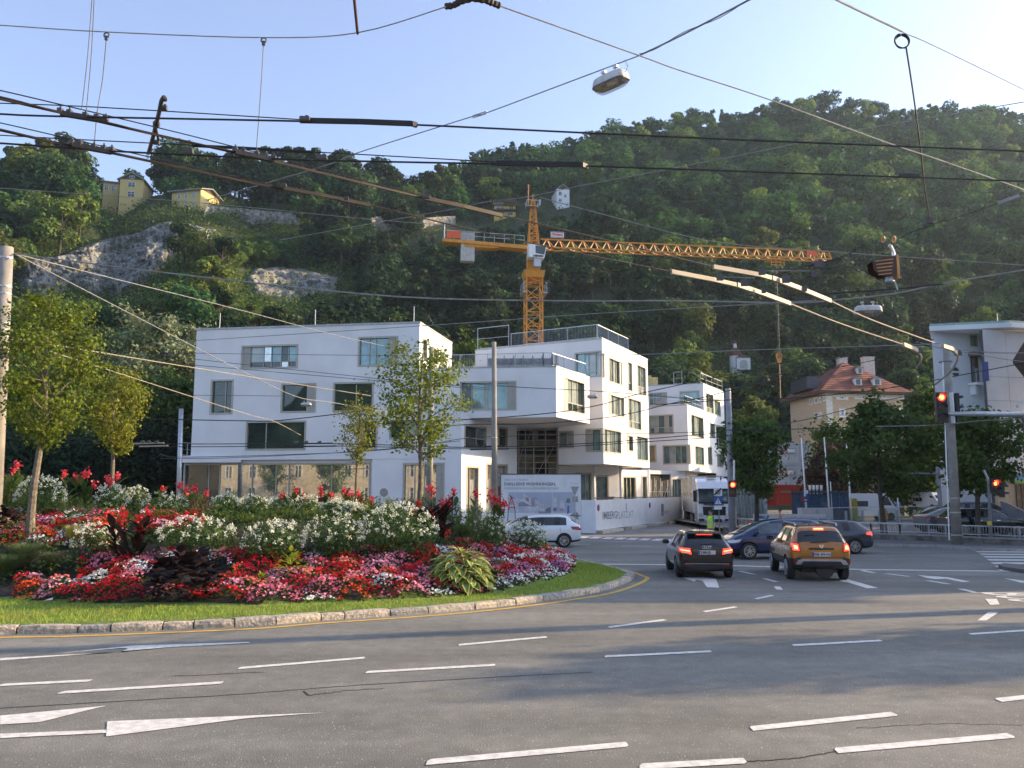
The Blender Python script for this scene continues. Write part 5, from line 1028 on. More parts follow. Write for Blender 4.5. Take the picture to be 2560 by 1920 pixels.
# third building
D1 = G(1718, 1013, 11.6); D0 = G(1600, 1020, 11.6); D2 = G(1789, 1039, 11.6)
b3 = thing('apartment_building', 'farthest white new building of the row, stepped, nearest the truck', 'building', (D1.x, D1.y, 0))
facade(b3, D0, D1, 4.85, 11.6, [((1622, 1037, 1684, 1086), dict(mull=(.18, .36, .64, .82), tran=.35, glass=[glass_teal, curt, taupe2, curt, glass_teal])), ((1657, 1112, 1726, 1161), dict(mull=(.25, .5, .75), glass=[glass_teal, curt, mid_glass, glass_teal], panel=('R', .1))), ((1619, 1112, 1641, 1156), dict(glass=glass_teal))])
facade(b3, D1, D2, 4.85, 11.6, [((1728, 1039, 1759, 1095), dict(mull=(.33, .66), glass=[glass_dark, curt])), ((1738, 1115, 1760, 1164), dict(mull=(.5,), glass=[glass_teal, glass_teal])), ((1769, 1116, 1780, 1163), dict(glass=mid_glass)), ((1775, 1054, 1787, 1095), dict(glass=glass_teal))])
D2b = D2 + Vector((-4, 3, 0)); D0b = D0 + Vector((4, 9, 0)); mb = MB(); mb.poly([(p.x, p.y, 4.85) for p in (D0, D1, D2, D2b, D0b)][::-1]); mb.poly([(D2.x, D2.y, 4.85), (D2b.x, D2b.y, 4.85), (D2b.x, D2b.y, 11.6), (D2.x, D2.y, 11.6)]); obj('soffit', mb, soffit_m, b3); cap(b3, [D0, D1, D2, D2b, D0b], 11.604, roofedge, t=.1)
E1 = G(1758, 959.6, 14.7); E0 = G(1600, 966, 14.7); E2 = G(1809, 981, 14.7)
facade(b3, E0, E1, 11.7, 14.7, [((1622, 981, 1668, 1014), dict(mull=(.3, .6), panel=('R', .25), glass=mid_glass)), ((1699, 977, 1749, 1019), dict(glass=glass_teal, mull=(.4,)))])
facade(b3, E1, E2, 10.5, 14.7, [((1765, 984, 1784, 1034), dict(mull=(.5,), tran=.3, glass=[curt, glass_dark])), ((1786, 1001, 1801, 1040), dict(glass=glass_teal))])
E2b = E2 + Vector((-5, 3, 0)); E0b = E0 + Vector((3, 8, 0)); mb = MB(); mb.poly([(p.x, p.y, 10.5) for p in (E1, E2, E2b)][::-1]); mb.poly([(E2.x, E2.y, 10.5), (E2b.x, E2b.y, 10.5), (E2b.x, E2b.y, 14.7), (E2.x, E2.y, 14.7)]); obj('soffit', mb, soffit_m, b3); cap(b3, [E0, E1, E2, E2b, E0b], 14.704, roofedge, t=.1)
railing(b3, [E0.lerp(E1, .55) + Vector((0, .3, .1)), E0.lerp(E1, .68) + Vector((0, .3, .1))], 1.4, 1.5, bars=False); railing(b3, [E1 + Vector((-.2, .3, .1)), E2 + Vector((-.2, -.2, .1))], 1.2, 2, bars=False)
railing(b3, [D0.lerp(D1, .15) + Vector((0, .3, .1)), D1 + Vector((-.2, .3, .1)), D2 + Vector((-.2, -.2, .1))], .95, 2.2, bars=False)
mb = MB(); p = P(1632, 950, 97); mb.box((p.x, 97.5, 15.3), (1.2, 1, 1.3)); mb.box((p.x - .5, 97.3, 15.9), (.6, 1, .5)); obj('insulation_stack', mb, mat('yellow_insulation', (.62, .52, .25), rough=.9, var=.2), b3)
F1 = P(1789, 1140, 98); F2 = P(1822, 1140, 106); z1 = 8.0
facade(b3, F1, F2, 4.6, z1, [((1793, 1134, 1807, 1168), dict(mull=(.5,), glass=[curt, mid_glass]))]);
mb = MB(); mb.poly([(F1.x, F1.y, 4.6), (F2.x, F2.y, 4.6), (F2.x - 4, F2.y + 3, 4.6), (F1.x - 3, F1.y + 4, 4.6)][::-1]); mb.poly([(F1.x, F1.y, z1), (F2.x, F2.y, z1), (F2.x - 4, F2.y + 3, z1), (F1.x - 3, F1.y + 4, z1)]); obj('soffit', mb, soffit_m, b3); railing(b3, [(F1.x, F1.y, z1), (F2.x, F2.y, z1)], 1, 2, bars=False)
# site hoarding, each board a part
board_w = mat('hoarding_board', (.78, .79, .80), rough=.45, var=.04, scale=1.5); foot_m = concrete
h_a = P(1252, 1333, 55.2); h_b = P(1453, 1333, 54.6); h_c = P(1490, 1333, 54.2); h_d = P(1706, 1303, 77)
for p in (h_a, h_b, h_c, h_d): p.z = 0
bb = thing('billboard', 'tall white construction billboard with a picture of the new buildings', 'billboard', h_a)
L_ = (h_b - h_a).length; zt = HCAM + 45 * 55 / FPX
for k in range(5): mb = MB(); bar(mb, h_a, h_b, L_ * k / 5 + .01, L_ * (k + 1) / 5 - .01 + .01, .15, zt, -.06, 0); obj('board', mb, board_w, bb)
mb = MB(); bar(mb, h_a, h_b, -.04, L_ + .04, zt, zt + .06, -.09, .03); bar(mb, h_a, h_b, -.04, .0, 0, zt, -.09, .03); obj('frame', mb, dsteel, bb)
g1m = mat('print_grey', (.20, .21, .25), rough=.6); g2m = mat('print_pale', (.40, .42, .48), rough=.6); g3m = mat('print_mid', (.30, .30, .36), rough=.6); g4m = mat('print_sky', (.46, .50, .60), rough=.6, var=.06, scale=.7); g5m = mat('print_white', (.62, .62, .64), rough=.6); g6m = mat('print_mauve', (.40, .34, .40), rough=.6)
D_ = (h_b - h_a).normalized(); Nn = Vector((D_.y, -D_.x, 0))
def btext(s, px, py, size, m, parent, A, B, sx=1., bold=0.):
 u, z = wuv(A, B, px, py); dv = (Vector((B[0], B[1], 0)) - Vector((A[0], A[1], 0))).normalized(); return text_mesh(s, size, m, parent, W3(A, B, u, z, .012), dv, sx=sx, bold=bold)
btext('HIER ENTSTEHEN', 1260.5, 1202, .19, g2m, bb, h_a, h_b, 1.05); btext('EXKLUSIVE WOHNUNGEN,', 1260.5, 1213.5, .27, g1m, bb, h_a, h_b, 1.02, .006); btext('MODERNE BÜROS & GEWERBEFLÄCHEN', 1260.5, 1223.5, .20, g2m, bb, h_a, h_b, .98)
btext('WWWRE', 1425, 1209.5, .08, g2m, bb, h_a, h_b, 1.6)
def bpoly(pts, m, o=.006, name='printed_picture', par=None, A=None, B=None):
 par = par or bb; A = A or h_a; B = B or h_b; mb = MB(); q = [W3(A, B, *wuv(A, B, x, y), o) for x, y in pts]; mb.poly(q); return obj(name, mb, m, par)
def bp_(pts, m, o=.006): bpoly([(1240 + x / 4.424, 1160 + y / 4.424) for x, y in pts], m, o)
bp_([(135, 540), (620, 540), (620, 312), (135, 312)], g4m, .004); bp_([(625, 540), (880, 540), (880, 312), (625, 312)], g4m, .004)
bp_([(140, 540), (250, 540), (250, 440), (140, 330)], g5m, .008); bp_([(215, 430), (390, 460), (385, 385), (305, 320), (300, 390), (215, 380)], g5m, .010); bp_([(250, 430), (250, 468), (385, 462), (300, 415)], g3m, .012)
bp_([(330, 365), (365, 375), (365, 420), (330, 410)], g3m, .014); bp_([(385, 540), (470, 540), (470, 400), (435, 365), (385, 385)], g6m, .009); bp_([(435, 540), (530, 540), (530, 450), (435, 380)], g5m, .011)
for (x, y) in ((445, 400), (475, 415), (505, 430), (475, 455), (505, 465), (445, 440)): bp_([(x, y + 16), (x + 8, y + 16), (x + 8, y), (x, y)], g3m, .016)
bp_([(310, 540), (560, 540), (560, 500), (430, 470), (310, 470)], g5m, .013); bp_([(540, 520), (605, 545), (605, 475), (560, 490)], g1m, .015); bp_([(470, 545), (600, 545), (600, 530), (470, 520)], g3m, .017)
bp_([(635, 520), (672, 520), (672, 485), (635, 485)], g1m, .009); bp_([(708, 520), (745, 520), (745, 492), (708, 492)], g6m, .009); bp_([(632, 480), (674, 480), (674, 350), (632, 350)], g5m, .008); bp_([(700, 480), (760, 500), (745, 400), (712, 400)], g5m, .008)
bp_([(785, 555), (812, 540), (812, 460), (790, 455)], mat('print_blue', (.12, .20, .42)), .009); bp_([(775, 430), (822, 430), (815, 380), (785, 380)], mat('print_green', (.16, .22, .18)), .009); bp_([(830, 555), (910, 620), (912, 545), (880, 530)], g3m, .008)
hd = thing('hoarding', 'long white site hoarding with printed web address running away along the street', 'hoarding', h_c)
L2 = (h_c - h_b).length; mb = MB(); bar(mb, h_b, h_c, .02, L2, .05, 2.14, -.06, 0); obj('board', mb, board_w, hd)
L3 = (h_d - h_c).length; nb = 14
for k in range(nb):
 a, b_ = L3 * k / nb, L3 * (k + 1) / nb; mb = MB(); bar(mb, h_c, h_d, a + (.004 if k % 7 else .03), b_, .22, 2.14 + .09 * (a / L3), -.06, 0); obj('board', mb, board_w, hd)
mb = MB(); bar(mb, h_c, h_d, 0, L3, 2.235, 2.29, -.08, .02); obj('top_rail', mb, dsteel, hd)
for (a, b_) in ((.02, .2), (.29, .45), (.56, .72), (.83, .98)): mb = MB(); bar(mb, h_c, h_d, L3 * a, L3 * b_, 0, .18, -.2, .35); obj('base_beam', mb, mat('pale_base_beam', (.55, .52, .44), rough=.9, var=.15), hd)
btext('IMBERG', 1505.6, 1299, .72, g1m, hd, h_c, h_d, 1.35, .004); btext('PLATZ.AT', 1541.5, 1297.2, .70, g2m, hd, h_c, h_d, 1.35)
sg = mat('no_parking_red', (.28, .02, .06), rough=.5); sb = mat('no_parking_blue', (.08, .06, .16), rough=.5)
for px, py in ((1495.4, 1269.6), (1624, 1263)):
 u, z = wuv(h_c, h_d, px, py); c = W3(h_c, h_d, u, z, .02); nn = Vector(((h_d - h_c).y, -(h_d - h_c).x, 0)).normalized(); mb = MB(); mb.disc(c, .22, nn, .02, 20); s_o = obj('no_parking_disc', mb, sg, hd); mb = MB(); mb.disc(c + nn * .012, .15, nn, .02, 18); obj('disc_face', mb, sb, s_o)
bpoly([(1652.5, 1289), (1659, 1289), (1659, 1260), (1652.5, 1260)], g1m, .01, 'printed_emblem', hd, h_c, h_d); bpoly([(1653.3, 1288), (1658.2, 1288), (1658.2, 1279), (1653.3, 1279)], g2m, .014, 'printed_emblem', hd, h_c, h_d)
bpoly([(1564, 1276), (1567, 1276), (1567, 1258), (1564, 1258)], g2m, .01, 'printed_emblem', hd, h_c, h_d)
btext('EBERHARTER', 1661, 1281, .22, g2m, hd, h_c, h_d, 1.2); btext('IMMOBILIEN', 1661, 1285, .2, g2m, hd, h_c, h_d, 1.2)
e0 = P(1712.5, 1303, 77); e1 = P(1748, 1303, 78.5); e0.z = e1.z = 0
bn = thing('site_banner', 'pinkish white contractor banner with bold red letters beside the truck', 'banner', e0); Lb = (e1 - e0).length
mb = MB(); bar(mb, e0, e1, 0, Lb, .08, 1.86, -.03, 0); obj('cloth', mb, mat('pink_white_cloth', (.58, .52, .53), rough=.8, var=.05), bn); mb = MB(); bar(mb, e0, e1, -.07, 0, 0, 2.3, -.05, .05); obj('post', mb, dsteel, bn)
redp = mat('lettering_red', (.60, .02, .03), rough=.5); navy = mat('lettering_navy', (.03, .04, .14), rough=.5)
btext('STRABAG', 1715.5, 1279.5, .50, redp, bn, e0, e1, .66, .02); btext('TEAMS WORK.', 1720, 1287.5, .26, g3m, bn, e0, e1, .7)
mb = MB(); p = P(1520, 1242, 62)
for k in range(6): mb.box((p.x + rnd.uniform(-.5, .5), 62, 2.05 + rnd.uniform(0, .25)), (rnd.uniform(.3, .7), .4, .12), rz=rnd.uniform(0, 3))
tag(obj('rubble_heap', mb, mat('brown_rubble', (.28, .15, .10), var=.3)), 'small heap of reddish brown boards behind the white hoarding', 'rubble')
# ochre villa with a red hip roof
ochre = mat('ochre_render', (.54, .40, .26), rough=.9, var=.08); tile = mat('red_roof_tiles', (.25, .095, .065), rough=.85, var=.22, scale=.8, bump=.6, bscale=6)
V1 = Vector((37.6, 100, 0)); V2 = Vector((47.6, 101.8, 0)); V0 = Vector((36.6, 110, 0)); V3 = Vector((46.4, 112, 0)); ze = 14.7
vl = thing('villa', 'ochre villa with white shutters and a steep red hip roof', 'villa', V1)
def shutters(A, B, r, w):
 u0, u1, z0, z1 = r; fr = window(vl, A, B, r, mull=(.5,), tran=.62, glass=glass_win, fw=.14, frame=white_paint)
 for a, b_ in ((u0 - w, u0 - .04), (u1 + .04, u1 + w)): mb = MB(); bar(mb, A, B, a, b_, z0, z1, .02, .07); obj('shutter', mb, white_paint, fr)
sw = [((2098, 984, 2112, 999), 1), ((2143, 985, 2157, 998), 1), ((2184, 985, 2198, 999), 1), ((2240, 984, 2252, 998), 1), ((2213, 985, 2227, 998), 1), ((2098, 1022, 2114, 1043), 0), ((2215, 1021, 2231, 1045), 0), ((2242, 1021, 2258, 1045), 0), ((2150, 1021, 2165, 1045), 0)]
hs = [prect(V1, V2, r) for r, _ in sw]; mb = MB(); wall_cells(mb, V1, V2, 0, ze, hs); obj('wall', mb, ochre, vl)
for (r, s_), h_ in zip(sw, hs): shutters(V1, V2, h_, .42) if s_ else window(vl, V1, V2, h_, mull=(.5,), tran=.6, glass=curt, fw=.2, frame=white_paint)
sw2 = [(2023, 997, 2030, 1012), (2036, 994, 2044, 1009), (2047, 992, 2053, 1007), (2057, 989, 2064, 1003), (2036, 1032, 2044, 1048), (2047, 1030, 2054, 1046)]
hs = [prect(V0, V1, r) for r in sw2]; mb = MB(); wall_cells(mb, V0, V1, 0, ze, hs); obj('wall', mb, ochre, vl)
for h_ in hs: window(vl, V0, V1, h_, glass=glass_win, fw=.14, frame=white_paint)
mb = MB(); bar(mb, V1, V2, -.02, .8, 0, ze, .02, .06); bar(mb, V1, V2, 0, 10.1, ze - .7, ze - .02, .02, .08); obj('corner_trim', mb, mat('cream_trim', (.68, .64, .54)), vl)
ev = .9; a, b_, c, d = Vector((36.7, 99.1, ze)), Vector((48.6, 101.2, ze)), Vector((47.2, 113, ze)), Vector((35.6, 111, ze)); r1 = Vector((41.6, 104.3, 18.9)); r2 = Vector((41.9, 106.5, 18.9))
def rowed(mbx, p0, p1, q0, q1, rows):
 for i in range(rows):
  f0, f1 = i / rows, (i + 1) / rows; n_ = (p1 - p0).cross(q0 - p0).normalized() * .05
  w0, w1 = p0.lerp(q0, f0), p1.lerp(q1, f0); x0, x1 = p0.lerp(q0, f1), p1.lerp(q1, f1); mbx.poly([w0 + n_, w1 + n_, x1, x0]); mbx.poly([w0, w1, w1 + n_, w0 + n_])
mb = MB(); rowed(mb, a, b_, r1, r1, 16); rowed(mb, b_, c, r1, r2, 16); rowed(mb, d, a, r2, r1, 16); rowed(mb, c, d, r2, r2, 4); rf = obj('roof', mb, tile, vl); mb = MB(); mb.prism([tuple(q[:2]) for q in (a, b_, c, d)], ze - .28, ze - .01); obj('eaves', mb, roof_brown, vl)
for (x0, x1, yt, yb, Y) in ((2094, 2115, 897, 935, 108), (2155, 2182, 895, 925, 106)):
 p = P((x0 + x1) / 2, yt, Y); mb = MB(); mb.box((p.x, Y, p.z - 1.1), ((x1 - x0) * Y / FPX, 1.0, 2.4)); mb.box((p.x, Y, p.z + .05), ((x1 - x0) * Y / FPX + .15, 1.15, .1)); obj('chimney', mb, mat('chimney_render', (.55, .52, .47), var=.12), rf)
for (x0, x1, yt, yb, Y) in ((2144, 2157, 919, 934, 102.4), (2137, 2155, 946, 963, 100.6), (2184, 2203, 946, 963, 101.0)):
 p = P((x0 + x1) / 2, yb, Y); w = (x1 - x0) * Y / FPX; h_ = (yb - yt) * Y / FPX; mb = MB(); mb.box((p.x, Y + .8, p.z + h_ / 2), (w, 1.6, h_)); dm = obj('dormer', mb, white_paint, vl); mb = MB(); mb.add([(p.x - w * .7, Y - .2, p.z + h_), (p.x + w * .7, Y - .2, p.z + h_), (p.x + w * .7, Y + 2, p.z + h_), (p.x - w * .7, Y + 2, p.z + h_), (p.x, Y + .5, p.z + h_ * 1.45), (p.x, Y + 2, p.z + h_ * 1.45)], [(0, 1, 4), (1, 2, 5, 4), (3, 0, 4, 5), (3, 2, 1, 0)]); obj('dormer_roof', mb, dsteel, dm)
 mb = MB(); mb.box((p.x, Y - .02, p.z + h_ * .48), (w * .6, .06, h_ * .75)); obj('pane', mb, glass_win, dm)
mb = MB(); p = P(2040, 975, 105); mb.box((36.9, 105, 16.0), (1.6, 6, 1.5)); obj('side_dormer', mb, dsteel, vl)
# white office block at the edge
offw = mat('office_render', (.84, .86, .86), rough=.85, var=.04, scale=.5); offg = mat('office_panel', (.62, .63, .65), rough=.8, var=.06, scale=.6, bump=.1, bscale=8); copper = mat('green_copper_roof', (.30, .42, .36), rough=.7, var=.12)
O0 = P(2352, 1200, 62); O1 = P(2492, 1200, 63.6); O2 = P(2484, 1200, 60.6); O3 = P(2760, 1200, 62.5); zt = 15.1; Ob = P(2366, 1200, 76)
ob = thing('office_block', 'pale grey office block with a round window and a small balcony', 'building', O0)
rw = prect(O0, O1, (2425, 838, 2443, 866)); rw2 = prect(O0, O1, (2427, 892, 2446, 958))
mb = MB(); wall_cells(mb, O0, O1, 0, zt - .5, [rw, rw2]); obj('wall', mb, offw, ob); window(ob, O0, O1, rw, glass=curt, fw=.05); window(ob, O0, O1, rw2, glass=curt, tran=.7, fw=.12, frame=mat('brown_frame', (.16, .09, .06)))
mb = MB(); wall_cells(mb, Ob, O0, 0, zt - .5, []); mb.poly([(O2.x, O2.y, zt - .52), (O2.x, O2.y, 0), (O1.x, O1.y, 0), (O1.x, O1.y, zt - .52)]); obj('side_wall', mb, offw, ob)
Lp = (O3 - O2).length; nz_ = 6
for i in range(5):
 for j in range(nz_):
  mb = MB(); w = Lp / 5; h_ = (zt - 4.6) / nz_; bar(mb, O2, O3, i * w + .012, (i + 1) * w - .012, 4 + j * h_ + .012, 4 + (j + 1) * h_ - .012, -.1, 0); obj('cladding_panel', mb, offg, ob)
mb = MB(); bar(mb, O2, O3, 0, Lp, 0, zt - .6, -.3, -.05); obj('backing_wall', mb, dsteel, ob)
mb = MB(); mb.prism([(O0.x - .25, O0.y - .25), (O1.x, O2.y - .3), (O3.x, O3.y - .3), (O3.x, O3.y + 14), (Ob.x - .25, Ob.y)], zt - .5, zt - .15); obj('eaves', mb, offw, ob)
mb = MB(); mb.prism([(O0.x - .15, O0.y - .1), (O1.x, O2.y - .1), (O3.x, O3.y - .1), (O3.x, O3.y + 14), (Ob.x - .1, Ob.y)], zt - .146, zt + .06);
for k in range(12): q = O0.lerp(O3, k / 11); mb.beam((q.x, q.y - .1, zt + .05), (q.x + (Ob.x - O0.x) * .6, q.y + 8, zt + .05), .06, .12)
obj('roof', mb, copper, ob)
u, z = wuv(O0, O1, 2388, 930); c = W3(O0, O1, u, z, .03); nn = Vector(((O1 - O0).y, -(O1 - O0).x, 0)).normalized(); tt = Vector((-nn.y, nn.x, 0)); mb = MB(); pts = [c + tt * math.cos(k * math.pi / 12) * .40 + Vector((0, 0, math.sin(k * math.pi / 12) * .40)) for k in range(25)]; mb.tube(pts, .05, 6, cap=False); mb.beam(c - tt * .38, c + tt * .38, .10, .14); rwd = obj('round_window', mb, white_paint, ob); mb = MB(); mb.poly([c - nn * .02 + tt * math.cos(k * math.pi / 12) * .38 + Vector((0, 0, math.sin(k * math.pi / 12) * .38)) for k in range(24)]); obj('pane', mb, glass_win, rwd)
u, z = wuv(O0, O1, 2384, 1007); c = W3(O0, O1, u, z, .03); mb = MB(); pts = [c + tt * math.cos(k * math.pi / 12) * .42 + Vector((0, 0, math.sin(k * math.pi / 12) * .42)) for k in range(25)]; mb.tube(pts, .05, 6, cap=False); rwd = obj('round_window', mb, white_paint, ob); mb = MB(); mb.poly([c - nn * .02 + tt * math.cos(k * math.pi / 12) * .4 + Vector((0, 0, math.sin(k * math.pi / 12) * .4)) for k in range(24)]); obj('pane', mb, glass_win, rwd)
u0, u1, z0, z1 = prect(O0, O1, (2418, 950, 2450, 965)); mb = MB(); bar(mb, O0, O1, u0, u1, z0, z0 + .18, .02, .9); bar(mb, O0, O1, u0 + .2, u0 + .4, z0 - .7, z0, .02, .5); bl = obj('balcony', mb, offw, ob); railing(ob, [W3(O0, O1, u0, z0 + .18, .85), W3(O0, O1, u1, z0 + .18, .85)], 1.0, .5, .12, name='balcony_railing')
u0, u1, z0, z1 = prect(O0, O1, (2420, 882, 2450, 892)); mb = MB(); bar(mb, O0, O1, u0, u1, z0, z1, .02, .9); obj('canopy', mb, mat('brown_canopy', (.2, .16, .13)), ob)
u0, u1, z0, z1 = prect(O2, O3, (2466, 905, 2472, 952)); mb = MB(); bar(mb, O2, O3, -.25, .15, z0, z1, .03, .12); obj('blue_sign', mb, mat('deep_blue', (.02, .05, .25)), ob)
p = P(2494, 800, 64); mb = MB(); mb.tube([(p.x, 64, zt), (p.x, 64, zt + 1.3)], .025, 6); obj('lightning_rod', mb, white_paint, ob)
mb = MB(); bar(mb, O2, O3, 0, Lp, 0, 3.98, .0, .25); obj('base_wall', mb, mat('beige_render', (.42, .35, .26), var=.08), ob)
for k in range(9): u0 = wuv(O2, O3, 2530, 1200)[0] + k * .42; mb = MB(); bar(mb, O2, O3, u0, u0 + .36, .3, 3.2, .26, .34); obj('shutter_board', mb, mat('brown_board', (.15, .11, .085), rough=.8, var=.2), ob)
us_ = wuv(O2, O3, 2522, 1178)[0]
for k, cc in enumerate([(.05, .16, .35), (.08, .28, .42), (.16, .34, .10)]): mb = MB(); bar(mb, O2, O3, us_, Lp, 3.95 - .22 * (k + 1), 3.95 - .22 * k - .004, .3, .5); obj('fascia_stripe', mb, mat('fascia%d' % k, cc, rough=.5), ob)
old = thing('old_house', 'old house with deep dark timber eaves cutting in at the picture edge', 'house', (P(2640, 1200, 50).x, 50, 0))
Xo = P(2590, 1200, 50).x; mb = MB(); mb.prism([(31.0, 49.4), (38.5, 49.4), (44.5, 58), (37.2, 58)], 0, HCAM + 300 * 49 / FPX); obj('wall', mb, offg, old)
mb = MB(); vs = [P(2532, 900, 49), P(2532, 908, 49), P(2900, 930, 49), P(2716, 600, 49)]; vs += [v + Vector((6.4, 9, 0)) for v in vs]; mb.add(vs, [(0, 1, 2, 3), (4, 7, 6, 5), (0, 3, 7, 4), (1, 0, 4, 5), (2, 1, 5, 6), (3, 2, 6, 7)]); obj('roof_verge', mb, roof_brown, old)
mb = MB(); vs = [P(2541, 1012, 49.5), P(2546, 1018, 49.5), P(2600, 970, 49.5), P(2594, 960, 49.5)]; vs += [v + Vector((.3, .6, 0)) for v in vs]; mb.add(vs, [(0, 1, 2, 3), (4, 7, 6, 5), (0, 3, 7, 4), (1, 0, 4, 5), (2, 1, 5, 6), (3, 2, 6, 7)]); obj('porch_roof', mb, white_paint, old)
mb = MB(); p = P(2545, 905, 49.3); mb.tube([p, p + Vector((1.6, .2, -.1))], .05, 8); mb.box(p + Vector((.55, 0, .1)), (.4, .3, .35)); obj('wall_lamp', mb, white_paint, old)
# site containers
cw = mat('container_white', (.52, .54, .57), rough=.5, var=.05, scale=1); cr_ = mat('container_red', (.42, .05, .03), rough=.5, var=.1)
def container(label, x0, x1, y0, y1, Y, m, signs=(), group='stacked site containers'):
 a = P(x0, 1200, Y); b_ = P(x1, 1200, Y); z1 = HCAM + (1232 - y0) * Y / FPX; z0 = HCAM + (1232 - y1) * Y / FPX; t = thing('site_container', label, 'container', (a.x, Y, z0), group=group)
 w = b_.x - a.x; mb = MB(); mb.box(((a.x + b_.x) / 2, Y + 1.3, (z0 + z1) / 2), (w - .1, 2.5, z1 - z0 - .1)); n_ = int(w / .5)
 for k in range(n_): mb.box((a.x + (k + .5) * w / n_, Y + .03, (z0 + z1) / 2), (w / n_ * .5, .06, z1 - z0 - .3))
 obj('body', mb, m, t); mb = MB();
 for zz in (z0 + .06, z1 - .06): mb.box(((a.x + b_.x) / 2, Y - .02, zz), (w, .12, .12))
 for xx in (a.x, b_.x): mb.box((xx, Y - .02, (z0 + z1) / 2), (.12, .12, z1 - z0))
 obj('frame', mb, m, t)
 for (sx0, sy0, sx1, sy1, s, fs) in signs:
  p0 = P(sx0, sy1, Y - .12); p1 = P(sx1, sy0, Y - .12); mb = MB(); mb.box(((p0.x + p1.x) / 2, Y - .12, (p0.z + p1.z) / 2), (p1.x - p0.x, .04, p1.z - p0.z)); sg_ = obj('sign_board', mb, white_paint, t)
  hh = p1.z - p0.z; text_mesh(s, hh * .62, redp, sg_, (p0.x + .06, Y - .15, p0.z + hh * .25), (1, 0, 0), bold=.02, sx=fs)
  mb = MB(); mb.box(((p0.x + p1.x) / 2, Y - .145, p0.z + hh * .06), (p1.x - p0.x, .02, hh * .09)); mb.box(((p0.x + p1.x) / 2, Y - .145, p1.z - hh * .06), (p1.x - p0.x, .02, hh * .09)); obj('sign_band', mb, navy, sg_)
 return t
container('topmost white site container with a red lettered contractor sign', 1916, 2030, 1108, 1160, 90, cw, [(1936, 1121, 1987, 1133, 'STRABAG', 1.0)])
container('middle white site container with a second contractor sign', 1916, 2020, 1161, 1212, 90, cw, [(1930, 1174, 1983, 1188, 'STRABAG', 1.0)])
container('bottom red fronted site container of the stack', 1916, 2010, 1213, 1262, 90, cr_)
container('red waste skip container beside the maple', 1905, 1935, 1246, 1266, 72, cr_, group='skips')
bg_ = mat('blue_tinted_glass', (.03, .08, .16), rough=.1, var=.2, coat=.5)
t = thing('glass_pavilion', 'blue glazed shelter with a flat dark roof behind the flagpoles', 'pavilion', P(1985, 1262, 66)); a = P(1978, 1200, 66); b_ = P(2118, 1200, 66); n_ = 6
for k in range(n_): mb = MB(); x = a.x + (b_.x - a.x) * (k + .5) / n_; mb.box((x, 66, 1.35), ((b_.x - a.x) / n_ - .08, .06, 2.5)); obj('pane', mb, bg_, t)
mb = MB(); mb.box(((a.x + b_.x) / 2, 67, 2.68), (b_.x - a.x + .3, 2.6, .14)); obj('roof', mb, dsteel, t); mb = MB()
for k in range(n_ + 1): mb.box((a.x + (b_.x - a.x) * k / n_, 66, 1.3), (.07, .1, 2.6))
obj('frame', mb, dsteel, t, kind='stuff')
g3_ = mat('grey_sheet', (.38, .41, .46), rough=.6, var=.06)
for k, (x0, x1) in enumerate(((2000, 2036), (2038, 2076))):
 a = P(x0, 1300, 58); b_ = P(x1, 1270, 58); mb = MB(); mb.box(((a.x + b_.x) / 2, 58, (a.z + b_.z) / 2 - .2), (b_.x - a.x, .9, b_.z - a.z + .4)); mb.box(((a.x + b_.x) / 2, 57.53, (a.z + b_.z) / 2), ((b_.x - a.x) * .86, .04, (b_.z - a.z) * .8)); tag(obj('switch_cabinet', mb, g3_), ['grey cabinet behind the clinic banner, nearer the parking sign', 'grey cabinet behind the clinic banner, nearer the glass ramp'][k], 'cabinet', 'grey cabinets')
n0 = P(1884, 1320, 55.5); n1 = P(2066, 1320, 55.5); n0.z = n1.z = 0
bn = thing('clinic_banner', 'white banner with a blue emblem and hospital name on the railing behind the blue car', 'banner', n0); zb_, zt_ = HCAM + (1232 - 1318) * 55.5 / FPX, HCAM + (1232 - 1284) * 55.5 / FPX
mb = MB(); bar(mb, n0, n1, 0, (n1 - n0).length, zb_, zt_, -.03, 0); obj('cloth', mb, mat('white_cloth', (.62, .64, .68), rough=.8, var=.04), bn)
bl_ = mat('print_clear_blue', (.03, .25, .55), rough=.5)
def nrm(pts, m=bl_): bpoly([(1860 + x / 5.53, 1080 + y / 5.53) for x, y in pts], m, .02, 'emblem', bn, n0, n1)
nrm([(165, 1222), (210, 1222), (265, 1158), (222, 1153), (200, 1160)]); nrm([(215, 1200), (290, 1222), (330, 1222), (262, 1160)]); nrm([(285, 1222), (325, 1222), (352, 1155), (318, 1155)]); nrm([(272, 1158), (300, 1158), (287, 1172)], navy)
btext('Unfallkrankenhaus Salzburg', 1963, 1299.5, .30, mat('print_pale_blue', (.22, .42, .68)), bn, n0, n1, .95, .008); btext('Landeskrankenhaus', 1963, 1308.5, .2, mat('print_pale_blue', (.22, .42, .68)), bn, n0, n1, .9)
